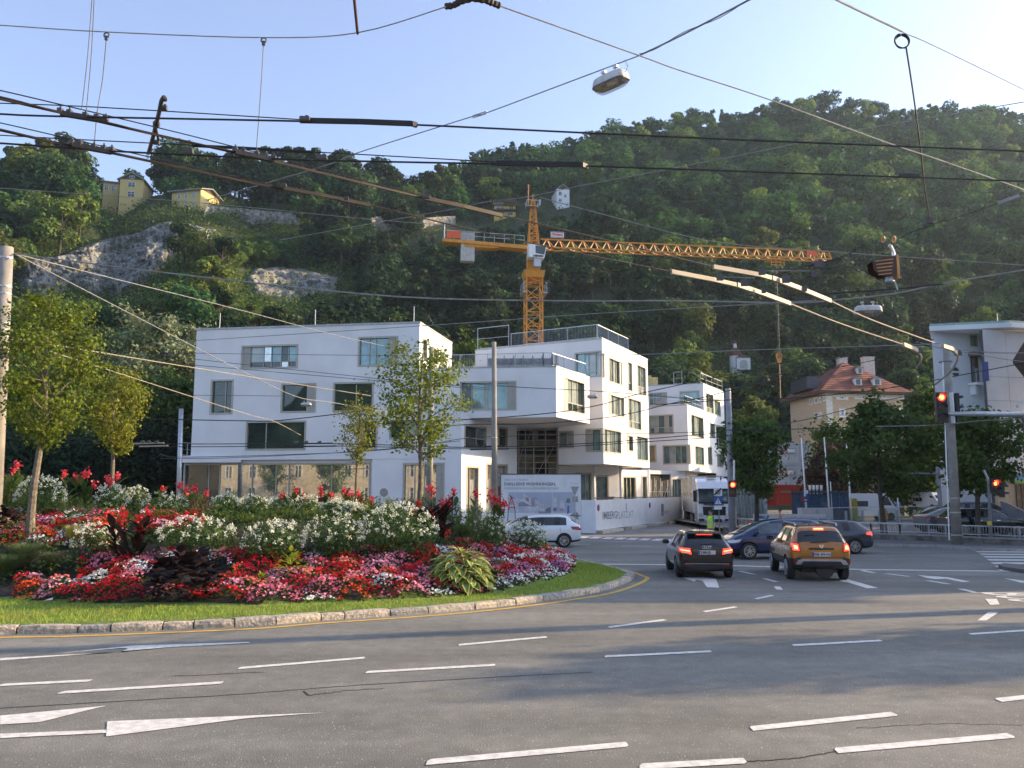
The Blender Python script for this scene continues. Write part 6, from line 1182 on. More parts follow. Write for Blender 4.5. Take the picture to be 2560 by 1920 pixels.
# low wall with railing, pavement and kerb
wall_p = [Vector((x, y, 0)) for x, y in [tuple(G(1808, 1333)[:2]), tuple(G(1990, 1345)[:2]), tuple(G(2170, 1353)[:2]), tuple(G(2330, 1359)[:2]), tuple(G(2460, 1366)[:2]), tuple(G(2640, 1374)[:2])]]
lw = thing('low_wall', 'low mossy concrete wall along the pavement beside the car park', 'wall', wall_p[0]); lwm = mat('mossy_concrete', (.17, .16, .14), rough=.95, var=.3, scale=2.5, bump=.4, bscale=14); copm = mat('coping_concrete', (.30, .29, .27), rough=.9, var=.15)
for i in range(len(wall_p) - 1):
 a, b_ = wall_p[i], wall_p[i + 1]; n_ = max(1, int((b_ - a).length / 2.4))
 for k in range(n_):
  p, q = a.lerp(b_, k / n_), a.lerp(b_, (k + .992) / n_); mb = MB(); bar(mb, p, q, 0, (q - p).length, 0, .38, -.3, 0); obj('wall_section', mb, lwm, lw); mb = MB(); bar(mb, p, q, 0, (q - p).length, .38, .45, -.33, .03); obj('coping', mb, copm, lw)
pv = thing('pavement', None, None, (0, 0, 0), kind='structure'); pk = [Vector((13.3, 50.2, 0)), Vector((17.3, 44.0, 0))] + [G(x, y) for x, y in [(2180, 1366), (2340, 1369), (2430, 1377)]] + [Vector((23.5, 37.6, 0)), Vector((30, 33, 0))]
inner = [w_.copy() for w_ in wall_p]; mb = MB(); mb.poly([(p.x, p.y, .12) for p in pk] + [(34, 36, .12)] + [(p.x, p.y, .12) for p in inner[::-1]]); obj('paving', mb, asph2, pv)
for i in range(len(pk) - 1):
 a, b_ = pk[i], pk[i + 1]; n_ = max(1, int((b_ - a).length / 1.0))
 for k in range(n_): p, q = a.lerp(b_, k / n_), a.lerp(b_, (k + .985) / n_); mb = MB(); bar(mb, p, q, 0, (q - p).length, -.02, .128, -.18, .02); obj('kerb_stone', mb, concrete, pv)
rl = thing('pedestrian_railing', 'grey barred railing standing on the low wall in front of the parked cars', 'railing', wall_p[2])
def rp_(px):
 for i in range(len(wall_p) - 1):
  a, b_ = wall_p[i], wall_p[i + 1]
  u, z = wuv(a, b_, px, 1330)
  if -.01 <= u <= (b_ - a).length + .01: return W3(a, b_, u, .45, -.17)
 return wall_p[-1] + Vector((0, .17, .45))
for s0_, s1_ in ((2078, 2175), (2175, 2320), (2400, 2545), (1800, 1880)):
 railing(rl, [rp_(s0_), rp_((s0_ + s1_) / 2), rp_(s1_)], .52, 1.6, .13, name='railing_section')
mb = MB(); mb.poly([(13.8, 52, .3), (22, 45.5, .3), (45, 38, .3), (60, 60, .3), (60, 100, .3), (14, 100, .3)]); obj('car_park', mb, asph2, kind='structure')
rm = thing('glass_ramp', 'pale ramp with a glass balustrade behind the low wall', 'ramp', P(2075, 1300, 60)); r0 = P(2070, 1200, 61); r1 = P(2420, 1200, 56); n_ = 8
def rz_(f): return .45 + .25 * f
for k in range(n_):
 p, q = r0.lerp(r1, k / n_), r0.lerp(r1, (k + 1) / n_); za, zb_ = rz_(k / n_), rz_((k + 1) / n_)
 mb = MB(); mb.add([(p.x, p.y, za), (q.x, q.y, zb_), (q.x, q.y + .05, zb_), (p.x, p.y + .05, za), (p.x, p.y, za - .35), (q.x, q.y, zb_ - .35)], [(4, 5, 1, 0), (0, 1, 2, 3)]); obj('ramp_edge', mb, mat('ramp_concrete', (.50, .48, .44), rough=.8), rm)
 mb = MB(); mb.poly([(p.x + .05, p.y - .02, za + .05), (q.x - .05, q.y - .02, zb_ + .05), (q.x - .05, q.y - .02, zb_ + 1.0), (p.x + .05, p.y - .02, za + 1.0)])
 gl = bpy.data.materials.get('clear_balustrade_glass')
 if gl is None:
  gl = bpy.data.materials.new('clear_balustrade_glass'); gl.use_nodes = True; nn_ = gl.node_tree.nodes; ll_ = gl.node_tree.links; tr_ = nn_.new('ShaderNodeBsdfTransparent'); tr_.inputs[0].default_value = (.80, .88, .86, 1); gs = nn_.new('ShaderNodeBsdfGlossy'); gs.inputs['Roughness'].default_value = .03; mx_ = nn_.new('ShaderNodeMixShader'); mx_.inputs[0].default_value = .16; ll_.new(tr_.outputs[0], mx_.inputs[1]); ll_.new(gs.outputs[0], mx_.inputs[2]); ll_.new(mx_.outputs[0], nn_['Material Output'].inputs[0])
 obj('glass_panel', mb, gl, rm)
 mb = MB(); mb.box((p.x, p.y, za + .35), (.16, .08, 1.0)); obj('baluster', mb, steel, rm)
 mb = MB(); mb.beam((p.x, p.y, za + 1.08), (q.x, q.y, zb_ + 1.08), .06, .05); obj('handrail', mb, steel, rm)
t = thing('stair_fence', 'blue grey steel fence with a sloping handrail in front of the brown shutters', 'fence', P(2525, 1330, 46)); a = P(2505, 1290, 52); b_ = P(2640, 1340, 42)
for k in range(40): p = a.lerp(b_, k / 39); mb = MB(); mb.beam((p.x, p.y, p.z + .9 - k * .01), (p.x, p.y, .3), .05, .02); obj('slat', mb, mat('blue_grey_steel', (.20, .25, .32), rough=.5, metal=.3), t)
mb = MB(); mb.beam(a + Vector((0, 0, .95)), b_ + Vector((0, 0, .5)), .07); obj('handrail', mb, steel, t)
t = thing('slatted_fence', 'row of leaning grey green slats beside the truck', 'fence', P(1842, 1300, 62))
mb = MB(); p0 = P(1832, 1212, 62); p1 = P(1900, 1218, 66); mb.beam(p0, p1, .18); obj('top_beam', mb, dsteel, t)
for k in range(9): f = k / 8; p = p0.lerp(p1, f); mb = MB(); mb.beam(p, (p.x + .25, p.y, .3), .12, .3); obj('slat', mb, mat('slat_grey_green', (.22, .26, .25), rough=.7), t)
mb = MB(); mb.box(((p0.x + p1.x) / 2 + .3, 67, 1.2), (p1.x - p0.x + 1, .1, 2.4)); obj('backing', mb, mat('milky_panel', (.40, .43, .43), rough=.4), t)
bw = thing('street_house', 'cream row house with white framed windows across the road, mirrored in the shopfront', 'house', (-30, -14, 0)); HA = Vector((30, -13.5, 0)); HB = Vector((-118, -13.5, 0)); cream = mat('cream_render', (.78, .66, .46), rough=.9, var=.07, scale=.3)
mb = MB(); hs = []
for k in range(29):
 for j in range(2): hs.append((3 + k * 4.9, 4.3 + k * 4.9, 1.4 + j * 3.8, 3.5 + j * 3.8))
wall_cells(mb, HA, HB, 0, 9.0, hs); obj('wall', mb, cream, bw); mb = MB(); mg = MB()
for (u0, u1, z0, z1) in hs:
 for a in ((u0 - .15, u0 + .06, z0 - .1, z1 + .15), (u1 - .06, u1 + .15, z0 - .1, z1 + .15), (u0, u1, z1 - .06, z1 + .2), (u0, u1, z0 - .15, z0 + .05), (u0 + .6, u0 + .7, z0, z1), (u0, u1, z0 + 1.3, z0 + 1.38)): bar(mb, HA, HB, *a, -.05, .05)
 mg.poly([W3(HA, HB, u0, z0, -.15), W3(HA, HB, u1, z0, -.15), W3(HA, HB, u1, z1, -.15), W3(HA, HB, u0, z1, -.15)])
obj('window_frames', mb, white_paint, bw, kind='stuff'); obj('window_panes', mg, glass_win, bw, kind='stuff'); mb = MB(); bar(mb, HA, HB, -.5, 148.5, 9.0, 9.5, -8, .5); obj('roof', mb, tile, bw)
for k_, (x_, h_) in enumerate(((-52, 9.5), (-63, 8))): tree('street_tree', ['street tree across the road behind the viewer, mirrored in the shopfront', 'second street tree across the road behind the viewer'][k_], (x_, -8, 0), h_, 2.2, 3.0, 2600, .2, maple, bark_dark, .2, seed=80 + k_, clus=.5)
gx = np.linspace(-260, 200, 90); gy = np.linspace(-140, -50, 14); XX, YY = np.meshgrid(gx, gy); ZZ = np.clip((-50 - YY) / 40, 0, 1) * (27 + 6 * np.sin(XX * .05) + 4 * np.sin(XX * .17)) + nrng.uniform(-3, 3, XX.shape) * (YY < -52); V = np.stack([XX.ravel(), YY.ravel(), ZZ.ravel() - .5], 1); nx = len(gx); I, J = np.meshgrid(np.arange(len(gy) - 1), np.arange(nx - 1), indexing='ij'); I = I.ravel(); J = J.ravel()
npobj('wooded_ridge', V, np.stack([I * nx + J, I * nx + J + 1, (I + 1) * nx + J + 1, (I + 1) * nx + J], 1), mat('ridge_woods', (.05, .09, .025), col2=(.02, .04, .012), rough=1, scale=.12), kind='structure')
sh = thing('corner_house', 'tall corner house beyond the crossing, outside the picture, shading the far lanes', 'house', (50, 34, 0))
mb = MB(); mb.box((44, 44, 7.5), (12, 24, 15)); obj('wall', mb, cream, sh); mb = MB(); mb.add([(37, 31, 15), (51, 31, 15), (51, 57, 15), (37, 57, 15), (44, 36, 19), (44, 52, 19)], [(0, 1, 4), (1, 2, 5, 4), (2, 3, 5), (3, 0, 4, 5)]); obj('roof', mb, tile, sh)
# tower crane
ang = math.atan2(4.5, 31.4); cr0 = Vector((P(1333, 700, 82).x, 82, 0))
crn = thing('tower_crane', 'orange yellow tower crane rising behind the new white buildings', 'crane', cr0, ang); yo = mat('crane_yellow', (.62, .27, .035), rough=.55, var=.10, scale=2); cw_ = mat('crane_grey_block', (.50, .49, .45), rough=.9, var=.1)
def lattice(mb, a0, a1, half, n, w=.09, dw=.055, taper=1.0, horiz=True):
 """square lattice tower between heights a0 and a1"""
 c = [(-1, -1), (1, -1), (1, 1), (-1, 1)]
 def pt(i, f): s = half * (1 + (taper - 1) * f); return Vector((c[i % 4][0] * s, c[i % 4][1] * s, a0 + (a1 - a0) * f))
 for i in range(4): mb.beam(pt(i, 0), pt(i, 1), w)
 for k in range(n):
  f0, f1 = k / n, (k + 1) / n
  for i in range(4):
   a, b_ = (i, i + 1) if k % 2 else (i + 1, i); mb.beam(pt(a, f0), pt(b_, f1), dw)
   if horiz: mb.beam(pt(i, f0), pt(i + 1, f0), dw)
   mb.beam(pt(b_, f0), pt(a, (f0 + f1) / 2), dw * .8)
for k in range(4): mb = MB(); lattice(mb, 5.8 * k + .02, 5.8 * (k + 1) - .02, .80, 4, .13, .07); obj('mast_section', mb, yo, crn, local=True)
mb = MB(); lattice(mb, 23.2, 23.9, .80, 1, .13, .07); mb.add([(x * a, y * a, z) for z, a in ((23.8, .9), (24.5, 1.05)) for x, y in ((-1, -1), (1, -1), (1, 1), (-1, 1))], [(3, 2, 1, 0), (4, 5, 6, 7), (0, 1, 5, 4), (1, 2, 6, 5), (2, 3, 7, 6), (3, 0, 4, 7)]); obj('slewing_platform', mb, yo, crn, local=True)
mb = MB(); mb.box((0, 0, 25.4), (1.2, 1.2, 1.8)); obj('turret', mb, yo, crn, local=True)
for sx in (-1, 1):
 mb = MB()
 for z in (22.2, 22.7, 23.2): mb.beam((sx * 1.15, -1.3, z), (sx * 1.15, .9, z), .04); mb.beam((sx * .9, -1.3, z), (sx * 1.15, -1.3, z), .04)
 for y in (-1.3, -.2, .9): mb.beam((sx * 1.15, y, 22.2), (sx * 1.15, y, 23.2), .05)
 mb.box((sx * 1.0, -.2, 22.15), (.5, 2.2, .06)); obj('platform', mb, steel, crn, local=True)
mb = MB(); vs = [(-.75, -1.9, 25.55), (.80, -1.9, 25.45), (1.05, -1.9, 26.75), (-.75, -1.9, 26.85)]; vs += [(x, -.7, z) for x, y, z in vs]; mb.add(vs, [(0, 1, 2, 3), (7, 6, 5, 4), (0, 4, 5, 1), (1, 5, 6, 2), (2, 6, 7, 3), (3, 7, 4, 0)]); cb = obj('cab', mb, white_paint, crn, local=True)
mb = MB(); mb.add([(-.08, -1.915, 25.95), (.78, -1.915, 25.80), (.96, -1.915, 26.62), (-.08, -1.915, 26.72)], [(0, 1, 2, 3)]); mb.add([(.84, -1.8, 25.85), (.84, -.8, 25.85), (1.04, -.8, 26.65), (1.04, -1.8, 26.65)], [(0, 1, 2, 3)]); obj('cab_window', mb, glass_dark, cb, local=True)
text_mesh('LIEBHERR', .24, blackp, cb, (-.32, -1.93, 25.60), (1, -.0, -.03), world=False, bold=.012, sx=1.0)
mb = MB(); mb.box((.15, -1.4, 25.1), (.7, .7, .9)); obj('cab_bracket', mb, steel, crn, local=True)
mb = MB(); lattice(mb, 26.9, 32.0, .55, 7, .10, .055, taper=.28); obj('tower_head', mb, yo, crn, local=True)
mb = MB(); mb.box((-.1, -.2, 31.2), (1.3, .9, .05))
for x in (-.72, .52): mb.beam((x, -.6, 31.2), (x, -.6, 31.8), .05); mb.beam((x, .2, 31.2), (x, .2, 31.8), .05)
mb.beam((-.72, -.6, 31.8), (.52, -.6, 31.8), .05); mb.box((.62, -.55, 31.6), (.12, .3, .6)); obj('head_platform', mb, steel, crn, local=True)
mb = MB(); mb.tube([(-.55, -.5, 31.2), (-.55, -.5, 33.3)], .035, 6); mb.tube([(0, 0, 31.9), (0, 0, 32.6)], .03, 6); mb.disc((-.55, -.5, 33.35), .07, (0, 0, 1), .12, 8); obj('antenna', mb, yo, crn, local=True)
def jib_seg(name, x0, x1, n):
 mb = MB(); yb = .55; zb_, zt_ = 27.0, 27.98
 for y in (-yb, yb): mb.beam((x0, y, zb_), (x1, y, zb_), .12)
 mb.beam((x0, 0, zt_), (x1, 0, zt_), .12)
 for k in range(n):
  a = x0 + (x1 - x0) * k / n; b_ = x0 + (x1 - x0) * (k + 1) / n; m_ = (a + b_) / 2
  for y in (-yb, yb): mb.beam((a, y, zb_), (m_, 0, zt_), .07); mb.beam((m_, 0, zt_), (b_, y, zb_), .07)
  mb.beam((a, -yb, zb_), (a, yb, zb_), .05); mb.beam((a, -yb, zb_), (b_, yb, zb_), .05)
 obj(name, mb, yo, crn, local=True)
for k in range(5): jib_seg('jib_section', .8 + k * 6.2, .8 + (k + 1) * 6.2 - .04, 5)
mb = MB(); mb.beam((31.75, 0, 27.98), (32.1, 0, 27.0), .1); mb.beam((31.75, -.5, 27), (32.1, 0, 27), .1); mb.beam((31.75, .5, 27), (32.1, 0, 27), .1); mb.tube([(30.6, 0, 28), (30.6, 0, 28.6)], .03, 6); obj('jib_tip', mb, yo, crn, local=True)
mb = MB(); mb.add([(-9.1, -.6, 27.15), (-.6, -.6, 26.7), (-.6, -.6, 27.1), (-9.1, -.6, 27.45), (-9.1, .6, 27.15), (-.6, .6, 26.7), (-.6, .6, 27.1), (-9.1, .6, 27.45)], [(0, 1, 2, 3), (7, 6, 5, 4), (0, 4, 5, 1), (1, 5, 6, 2), (2, 6, 7, 3), (3, 7, 4, 0)]); mb.box((-5.2, 0, 26.85), (3.4, 1.0, .3)); obj('counter_jib', mb, yo, crn, local=True)
mb = MB()
for k in range(9): x = -9 + k * 1.0; mb.beam((x, -.6, 27.4 - k * .03), (x, -.6, 28.3 - k * .03), .04)
for z in (27.85, 28.3): mb.beam((-9, -.6, z), (-1, -.6, z - .24), .04)
mb.tube([(-8.9, 0, 27.4), (-8.9, 0, 29.3)], .035, 6); obj('walkway_railing', mb, steel, crn, local=True)
for k in range(5): mb = MB(); mb.box((-7.15 + k * .27, 0, 26.75), (.25, .9, 2.9)); obj('counterweight', mb, cw_, crn, local=True)
orr = mat('banner_orange_red', (.72, .12, .035), rough=.6, var=.05); mb = MB(); mb.box((-8.05, -.68, 27.85), (1.35, .04, .75)); obj('counter_jib_banner', mb, orr, crn, local=True)
mb = MB(); mb.add([(29.1, -.3, 27.25), (30.5, -.3, 27.25), (30.2, -.3, 27.85), (29.15, -.3, 27.85)], [(0, 1, 2, 3)]); obj('jib_banner', mb, orr, crn, local=True)
mb = MB(); mb.box((2.45, -.2, 28.42), (1.35, .06, .62)); sb_ = obj('jib_sign', mb, white_paint, crn, local=True); text_mesh('STRABAG', .34, redp, sb_, (1.84, -.25, 28.32), (1, 0, 0), world=False, bold=.015, sx=.80); mb = MB(); mb.box((2.45, -.235, 28.67), (1.3, .02, .05)); mb.box((2.45, -.235, 28.17), (1.3, .02, .05)); obj('sign_band', mb, navy, sb_, local=True)
mb = MB(); mb.box((25.7, 0, 26.75), (1.5, 1.2, .12))
for x in (25.0, 25.5, 26.0, 26.4): mb.beam((x, -.6, 26.9), (x, -.6, 26.0), .06)
mb.beam((25.0, -.6, 26.35), (26.4, -.6, 26.35), .06); mb.beam((25.0, -.6, 26.1), (26.2, -.6, 26.1), .06); obj('trolley', mb, yo, crn, local=True)
mb = MB(); mb.tube([(25.6, -.1, 26.7), (25.6, -.1, 16.8)], .015, 5); mb.tube([(25.8, -.1, 26.7), (25.75, -.1, 16.8)], .015, 5); obj('hoist_rope', mb, dsteel, crn, local=True)
mb = MB(); mb.disc((25.68, -.1, 16.65), .30, (0, 1, 0), .3, 16); mb.add([(25.4, -.25, 16.6), (25.95, -.25, 16.6), (25.8, -.25, 15.9), (25.55, -.25, 15.9), (25.4, .05, 16.6), (25.95, .05, 16.6), (25.8, .05, 15.9), (25.55, .05, 15.9)], [(0, 3, 2, 1), (4, 5, 6, 7), (0, 1, 5, 4), (1, 2, 6, 5), (2, 3, 7, 6), (3, 0, 4, 7)]); hb = obj('hook_block', mb, yo, crn, local=True)
mb = MB()
for k in range(3): mb.beam((25.42, -.27, 16.35 + k * .2), (25.92, -.27, 16.6 + k * .2), .02, .07)
obj('warning_stripe', mb, blackp, hb, local=True); mb = MB(); mb.tube([(25.68, -.1, 15.9), (25.62, -.1, 12.2)], .05, 6); obj('hoist_chain', mb, mat('rusty_orange', (.30, .13, .05), var=.2), crn, local=True)
mb = MB(); mb.beam((0, 0, 32), (12, 0, 28.0), .04); mb.beam((0, 0, 32), (-8, 0, 27.5), .04)
# poles
def pole(name, label, px, ytop, Y, r0, r1, m, z0=0., pxb=None, cat='pole', group=None, bands=(), seg=14):
 top = P(px, ytop, Y); b_ = Vector((P(pxb if pxb is not None else px, 1232, Y).x, Y, z0)); t = thing(name, label, cat, b_, group=group); mb = MB(); mb.tube([b_, b_.lerp(top, .5), top], [r0, (r0 + r1) / 2, r1], seg); obj('shaft', mb, m, t, smooth=True)
 for py in bands:
  f = (HCAM + (1232 - py) * Y / FPX - z0) / (top.z - z0); c = b_.lerp(top, f); r = r0 + (r1 - r0) * f + .012; mb = MB(); mb.tube([c - Vector((0, 0, .025)), c + Vector((0, 0, .025))], r, seg); obj('band', mb, steel, t)
 return t, b_, top
pg = 'catenary poles round the junction'
t, _, ptop = pole('concrete_pole', 'thick round concrete pole at the picture edge carrying many span wires', 17, 618, 25, .235, .185, conc_pole, .2, -9, group=pg, bands=(634, 709, 728, 806, 824, 837), seg=20)
mb = MB();
for py in (874, 884, 892): c = P(8, py, 24.8); mb.box(c, (.28, .1, .05))
obj('bracket', mb, dsteel, t)
pole('concrete_pole', 'slender concrete pole in front of the lit corner of the first building', 1235, 855, 42, .17, .115, conc_pole, .2, 1237, group=pg, bands=(1095,))
pole('concrete_pole', 'concrete pole half hidden behind the crooked young tree', 1079, 868, 43, .19, .125, conc_pole, .2, 1073, group=pg)
pole('steel_pole', 'grey steel pole beside the first apartment building', 453, 1022, 58, .19, .15, steel, 0, 449, group=pg, bands=(1090, 1110, 1130, 1150))
t, _, _ = pole('steel_pole', 'tall grey steel pole between the last white building and the maple, red signal on it', 1820, 971, 50.5, .22, .16, mat('grey_pole_paint', (.30, .31, .33), rough=.6, var=.08), 0, 1828, group=pg, bands=(980, 1076, 1090))
t, pb_, pt_ = pole('concrete_pole', 'square edged concrete pole with the traffic signal arm', 2366, 866, 41.5, .26, .17, conc_pole, 0, 2384, group=pg, bands=(1245, 1280, 1335), seg=8)
mb = MB(); a = P(2357, 905, 41.2); b_ = P(2373, 1350, 41.2); mb.tube([a, b_], .03, 6); obj('cable_duct', mb, white_paint, t)
mb = MB(); c = P(2364, 905, 41.5); mb.ring(c, .30, .02, 'Z', 16); obj('cable_loop', mb, blackp, t)
for i, (px, yt, Y, lab) in enumerate([(2003, 1093, 62, 'white flagpole nearest the containers'), (2060, 1088, 62, 'middle white flagpole of the three'), (2116, 1105, 62, 'white flagpole hidden in part by the largest maple')]):
 pole('flagpole', lab, px, yt, Y, .07, .045, white_paint, 0, px + (12 if i < 2 else 10), 'flagpole', 'white flagpoles')
pole('thin_post', 'short white post behind the glass ramp near the person in blue', 2243, 1235, 66, .05, .04, white_paint, 0, 2246, 'post')
pole('street_lamp', 'slim white street lamp behind the middle flagpole', 2076, 1204, 66, .05, .035, white_paint, 0, 2078, 'street lamp')
# overhead wires
wd = mat('wire_dark', (.025, .025, .028), rough=.5, metal=.3); wg = mat('wire_grey', (.32, .32, .31), rough=.5, metal=.4); wb = mat('wire_bronze', (.05, .036, .026), rough=.55, metal=.4, var=.15); wl_ = mat('insulated_rod_sun_pale', (.36, .31, .23), rough=.6, var=.08)  # the pale insulated rod colour has sunlight on the lines painted in
def w3(pts, mode):
 n_ = len(pts); out = []
 for i, (x, y) in enumerate(pts):
  if mode[0] == 'z': out.append(G(x, y, mode[1] if len(mode) == 2 else mode[1] + (mode[2] - mode[1]) * i / (n_ - 1)))
  else: out.append(P(x, y, mode[1] + (mode[-1] - mode[1]) * (x - pts[0][0]) / (pts[-1][0] - pts[0][0] + 1e-9)))
 return out
def smooth_pts(q, n_=5):
 if len(q) < 3: return [q[0].lerp(q[1], k / 4) for k in range(5)]
 out = []
 for i in range(len(q) - 1):
  p0, p1, p2, p3 = q[max(i - 1, 0)], q[i], q[i + 1], q[min(i + 2, len(q) - 1)]
  for k in range(n_): t = k / n_; out.append(.5 * ((2 * p1) + (p2 - p0) * t + (2 * p0 - 5 * p1 + 4 * p2 - p3) * t * t + (3 * p1 - p0 - 3 * p2 + p3) * t ** 3))
 out.append(q[-1]); return out
WG = 'overhead line wires'
def wire(label, pts, mode, th, m=None, parent=None, name='overhead_wire'):
 q = w3(pts, mode); Ym = sum(p.y for p in q) / len(q); r = max(th * Ym / FPX / 2, .003); mb = MB(); mb.tube(smooth_pts(q), r, 6)
 if parent: return obj('wire', mb, m or wd, parent)
 t = thing(name, label, 'overhead wire', q[0], group=WG); obj('wire', mb, m or wd, t); return t
def rod(parent, pts, mode, th, m, name='runner_bar'):
 q = w3(pts, mode); Ym = sum(p.y for p in q) / len(q); mb = MB()
 for i in range(len(q) - 1): mb.beam(q[i], q[i + 1], th * Ym / FPX * .6, th * Ym / FPX)
 return obj(name, mb, m, parent)
def clamp(parent, x, y, mode, w, h, m=None, name='clamp'):
 q = w3([(x, y)], mode)[0] if mode[0] == 'z' else P(x, y, mode[1]); k = q.y / FPX; mb = MB(); mb.box(q, (w * k, w * k * .5, h * k)); mb.box(q + Vector((w * k * .2, 0, h * k * .6)), (w * k * .3, w * k * .3, h * k * .5)); mb.box(q + Vector((-w * k * .25, 0, h * k * .55)), (w * k * .2, w * k * .3, h * k * .3)); return obj(name, mb, m or dsteel, parent)
Z1 = ('z', 5.8)
t = wire('upper thick contact wire crossing the whole sky, with a long dark sleeve', [(-120, 279), (0, 285), (155, 291), (753, 303), (1038, 312), (1700, 343), (2560, 378), (2700, 384)], Z1, 5)
rod(t, [(750, 301), (900, 304), (1030, 309), (1042, 313)], Z1, 13, wd); clamp(t, 762, 297, Z1, 26, 10)
t = wire('lower thick contact wire with a dark sleeve over the ridge trees', [(-120, 350), (0, 358), (175, 370), (285, 378), (590, 393), (785, 401), (900, 403), (1240, 410), (1465, 415), (2560, 453), (2700, 458)], Z1, 5)
rod(t, [(1240, 408), (1350, 410), (1455, 412), (1468, 417)], Z1, 12, wd); rod(t, [(2250, 438), (2298, 440)], Z1, 9, wd, 'splice'); clamp(t, 470, 378, Z1, 26, 12); clamp(t, 805, 393, Z1, 26, 10)
wire('thin wire just above the upper thick contact wire', [(-120, 253), (0, 258), (245, 268), (753, 299)], ('z', 5.95), 3); wire('thin wire just above the lower thick contact wire', [(-120, 331), (0, 338), (179, 348), (468, 362)], ('z', 5.95), 3)
t = wire('thin wire with a dark sleeve between the crossing and the ridge', [(468, 362), (785, 380), (900, 386), (1240, 405)], ('z', 5.9), 3); rod(t, [(480, 364), (620, 371), (785, 381)], ('z', 5.9), 7, wd)
t = wire('bronze contact wire slanting from the sky edge to the pale runner, upper of the pair', [(-120, 226), (0, 242), (150, 281), (264, 305), (395, 338), (590, 380), (683, 403), (900, 456), (1063, 497), (1256, 539), (1500, 596), (1783, 667)], Z1, 4, wb); rod(t, [(1060, 495), (1160, 516), (1256, 539)], Z1, 10, wb); rod(t, [(-60, 233), (150, 281), (395, 338), (683, 403), (1060, 495)], Z1, 6, wb, 'cable_sheath'); clamp(t, 1065, 492, Z1, 20, 9)
rod(t, [(1783, 667), (1900, 687), (1928, 695)], Z1, 11, wl_, 'pale_runner'); rod(t, [(1930, 695), (2000, 721), (2076, 752)], Z1, 11, wl_, 'pale_runner'); clamp(t, 1905, 680, Z1, 16, 14); clamp(t, 1965, 700, Z1, 18, 14); clamp(t, 2012, 722, Z1, 10, 14)
wire(None, [(2076, 752), (2180, 800), (2336, 857)], Z1, 3, wl_, parent=t)
t = wire('bronze contact wire slanting from the sky edge to the pale runner, lower of the pair', [(-120, 300), (0, 323), (179, 366), (277, 382), (643, 460), (708, 470), (925, 513), (1153, 568), (1400, 623), (1678, 679)], Z1, 4, wb); rod(t, [(-60, 311), (179, 366), (277, 382), (450, 419), (643, 460), (720, 474)], Z1, 6, wb, 'cable_sheath'); rod(t, [(708, 470), (800, 487), (925, 513)], Z1, 9, wb); clamp(t, 708, 464, Z1, 16, 8); clamp(t, 866, 496, Z1, 12, 8)
rod(t, [(1678, 679), (1783, 699), (1840, 712)], Z1, 11, wl_, 'pale_runner'); rod(t, [(1842, 712), (1905, 733), (1975, 759)], Z1, 11, wl_, 'pale_runner'); clamp(t, 1800, 694, Z1, 16, 14); clamp(t, 1862, 708, Z1, 18, 14); clamp(t, 1909, 726, Z1, 10, 14)
wire(None, [(1975, 759), (2110, 812), (2258, 861)], Z1, 3, wl_, parent=t)
for pts, lab in (([(2258, 861), (2285, 872), (2298, 881), (2303, 893), (2300, 906), (2292, 920)], 'curved pale wire end before the office block, lower one'), ([(2357, 865), (2380, 872), (2395, 887), (2392, 905), (2375, 930), (2337, 962)], 'curved pale wire end around the signal pole, upper one')):
 t = wire(lab, pts[2:], Z1, 5, wg); rod(t, pts[:3], Z1, 10, wl_, 'pale_runner'); clamp(t, pts[2][0], pts[2][1] - 3, Z1, 16, 10)
wire('thin wire riding just above the upper bronze contact wire', [(-120, 203), (0, 226), (171, 266), (386, 317), (590, 368), (900, 449), (1063, 490)], ('z', 5.92), 3); wire('thin wire riding just above the lower bronze contact wire', [(-120, 283), (0, 307), (179, 348), (285, 372), (683, 464)], ('z', 5.92), 3)
for lab, x0, y0, x1, y1 in (('upper dark wire crossing block in front of the sky', 150, 283, 264, 302), ('lower dark wire crossing block over the hill ridge', 179, 362, 279, 380), ('dark wire crossing block nearest the thick sleeves, above the big ridge tree', 588, 380, 684, 400)):
 q = w3([(x0, y0), (x1, y1)], Z1); t = thing('wire_crossing', lab, 'wire crossing', q[0], group='overhead wire crossings'); k = q[0].y / FPX; mb = MB(); d_ = (q[1] - q[0]); mb.beam(q[0], q[1], 14 * k, 12 * k); obj('block', mb, wd, t)
 for f in (0, .2, .55, .8, 1.0): mb = MB(); c = q[0].lerp(q[1], f); mb.box(c + Vector((0, 0, 7 * k)), (12 * k, 12 * k, 12 * k)); mb.tube([c + Vector((0, 0, 12 * k)), c + Vector((0, 0, 20 * k))], 2.4 * k, 6); obj('bolt', mb, dsteel, t)
t = thing('suspension_arm', 'dark bent suspension arm poking above the wires against the sky', 'arm', G(395, 300, 5.9)); mb = MB(); mb.tube(smooth_pts([G(x, y, 5.9) for x, y in [(372, 380), (382, 345), (390, 312), (398, 280), (404, 252), (410, 243), (413, 250)]]), [.018] * 31, 6); mb.tube([G(389, 318, 5.9), G(396, 350, 5.9)], .012, 6); obj('tube', mb, wb, t); clamp(t, 409, 270, ('z', 5.9), 18, 12); clamp(t, 391, 312, ('z', 5.9), 16, 16); clamp(t, 391, 356, ('z', 5.9), 16, 10)
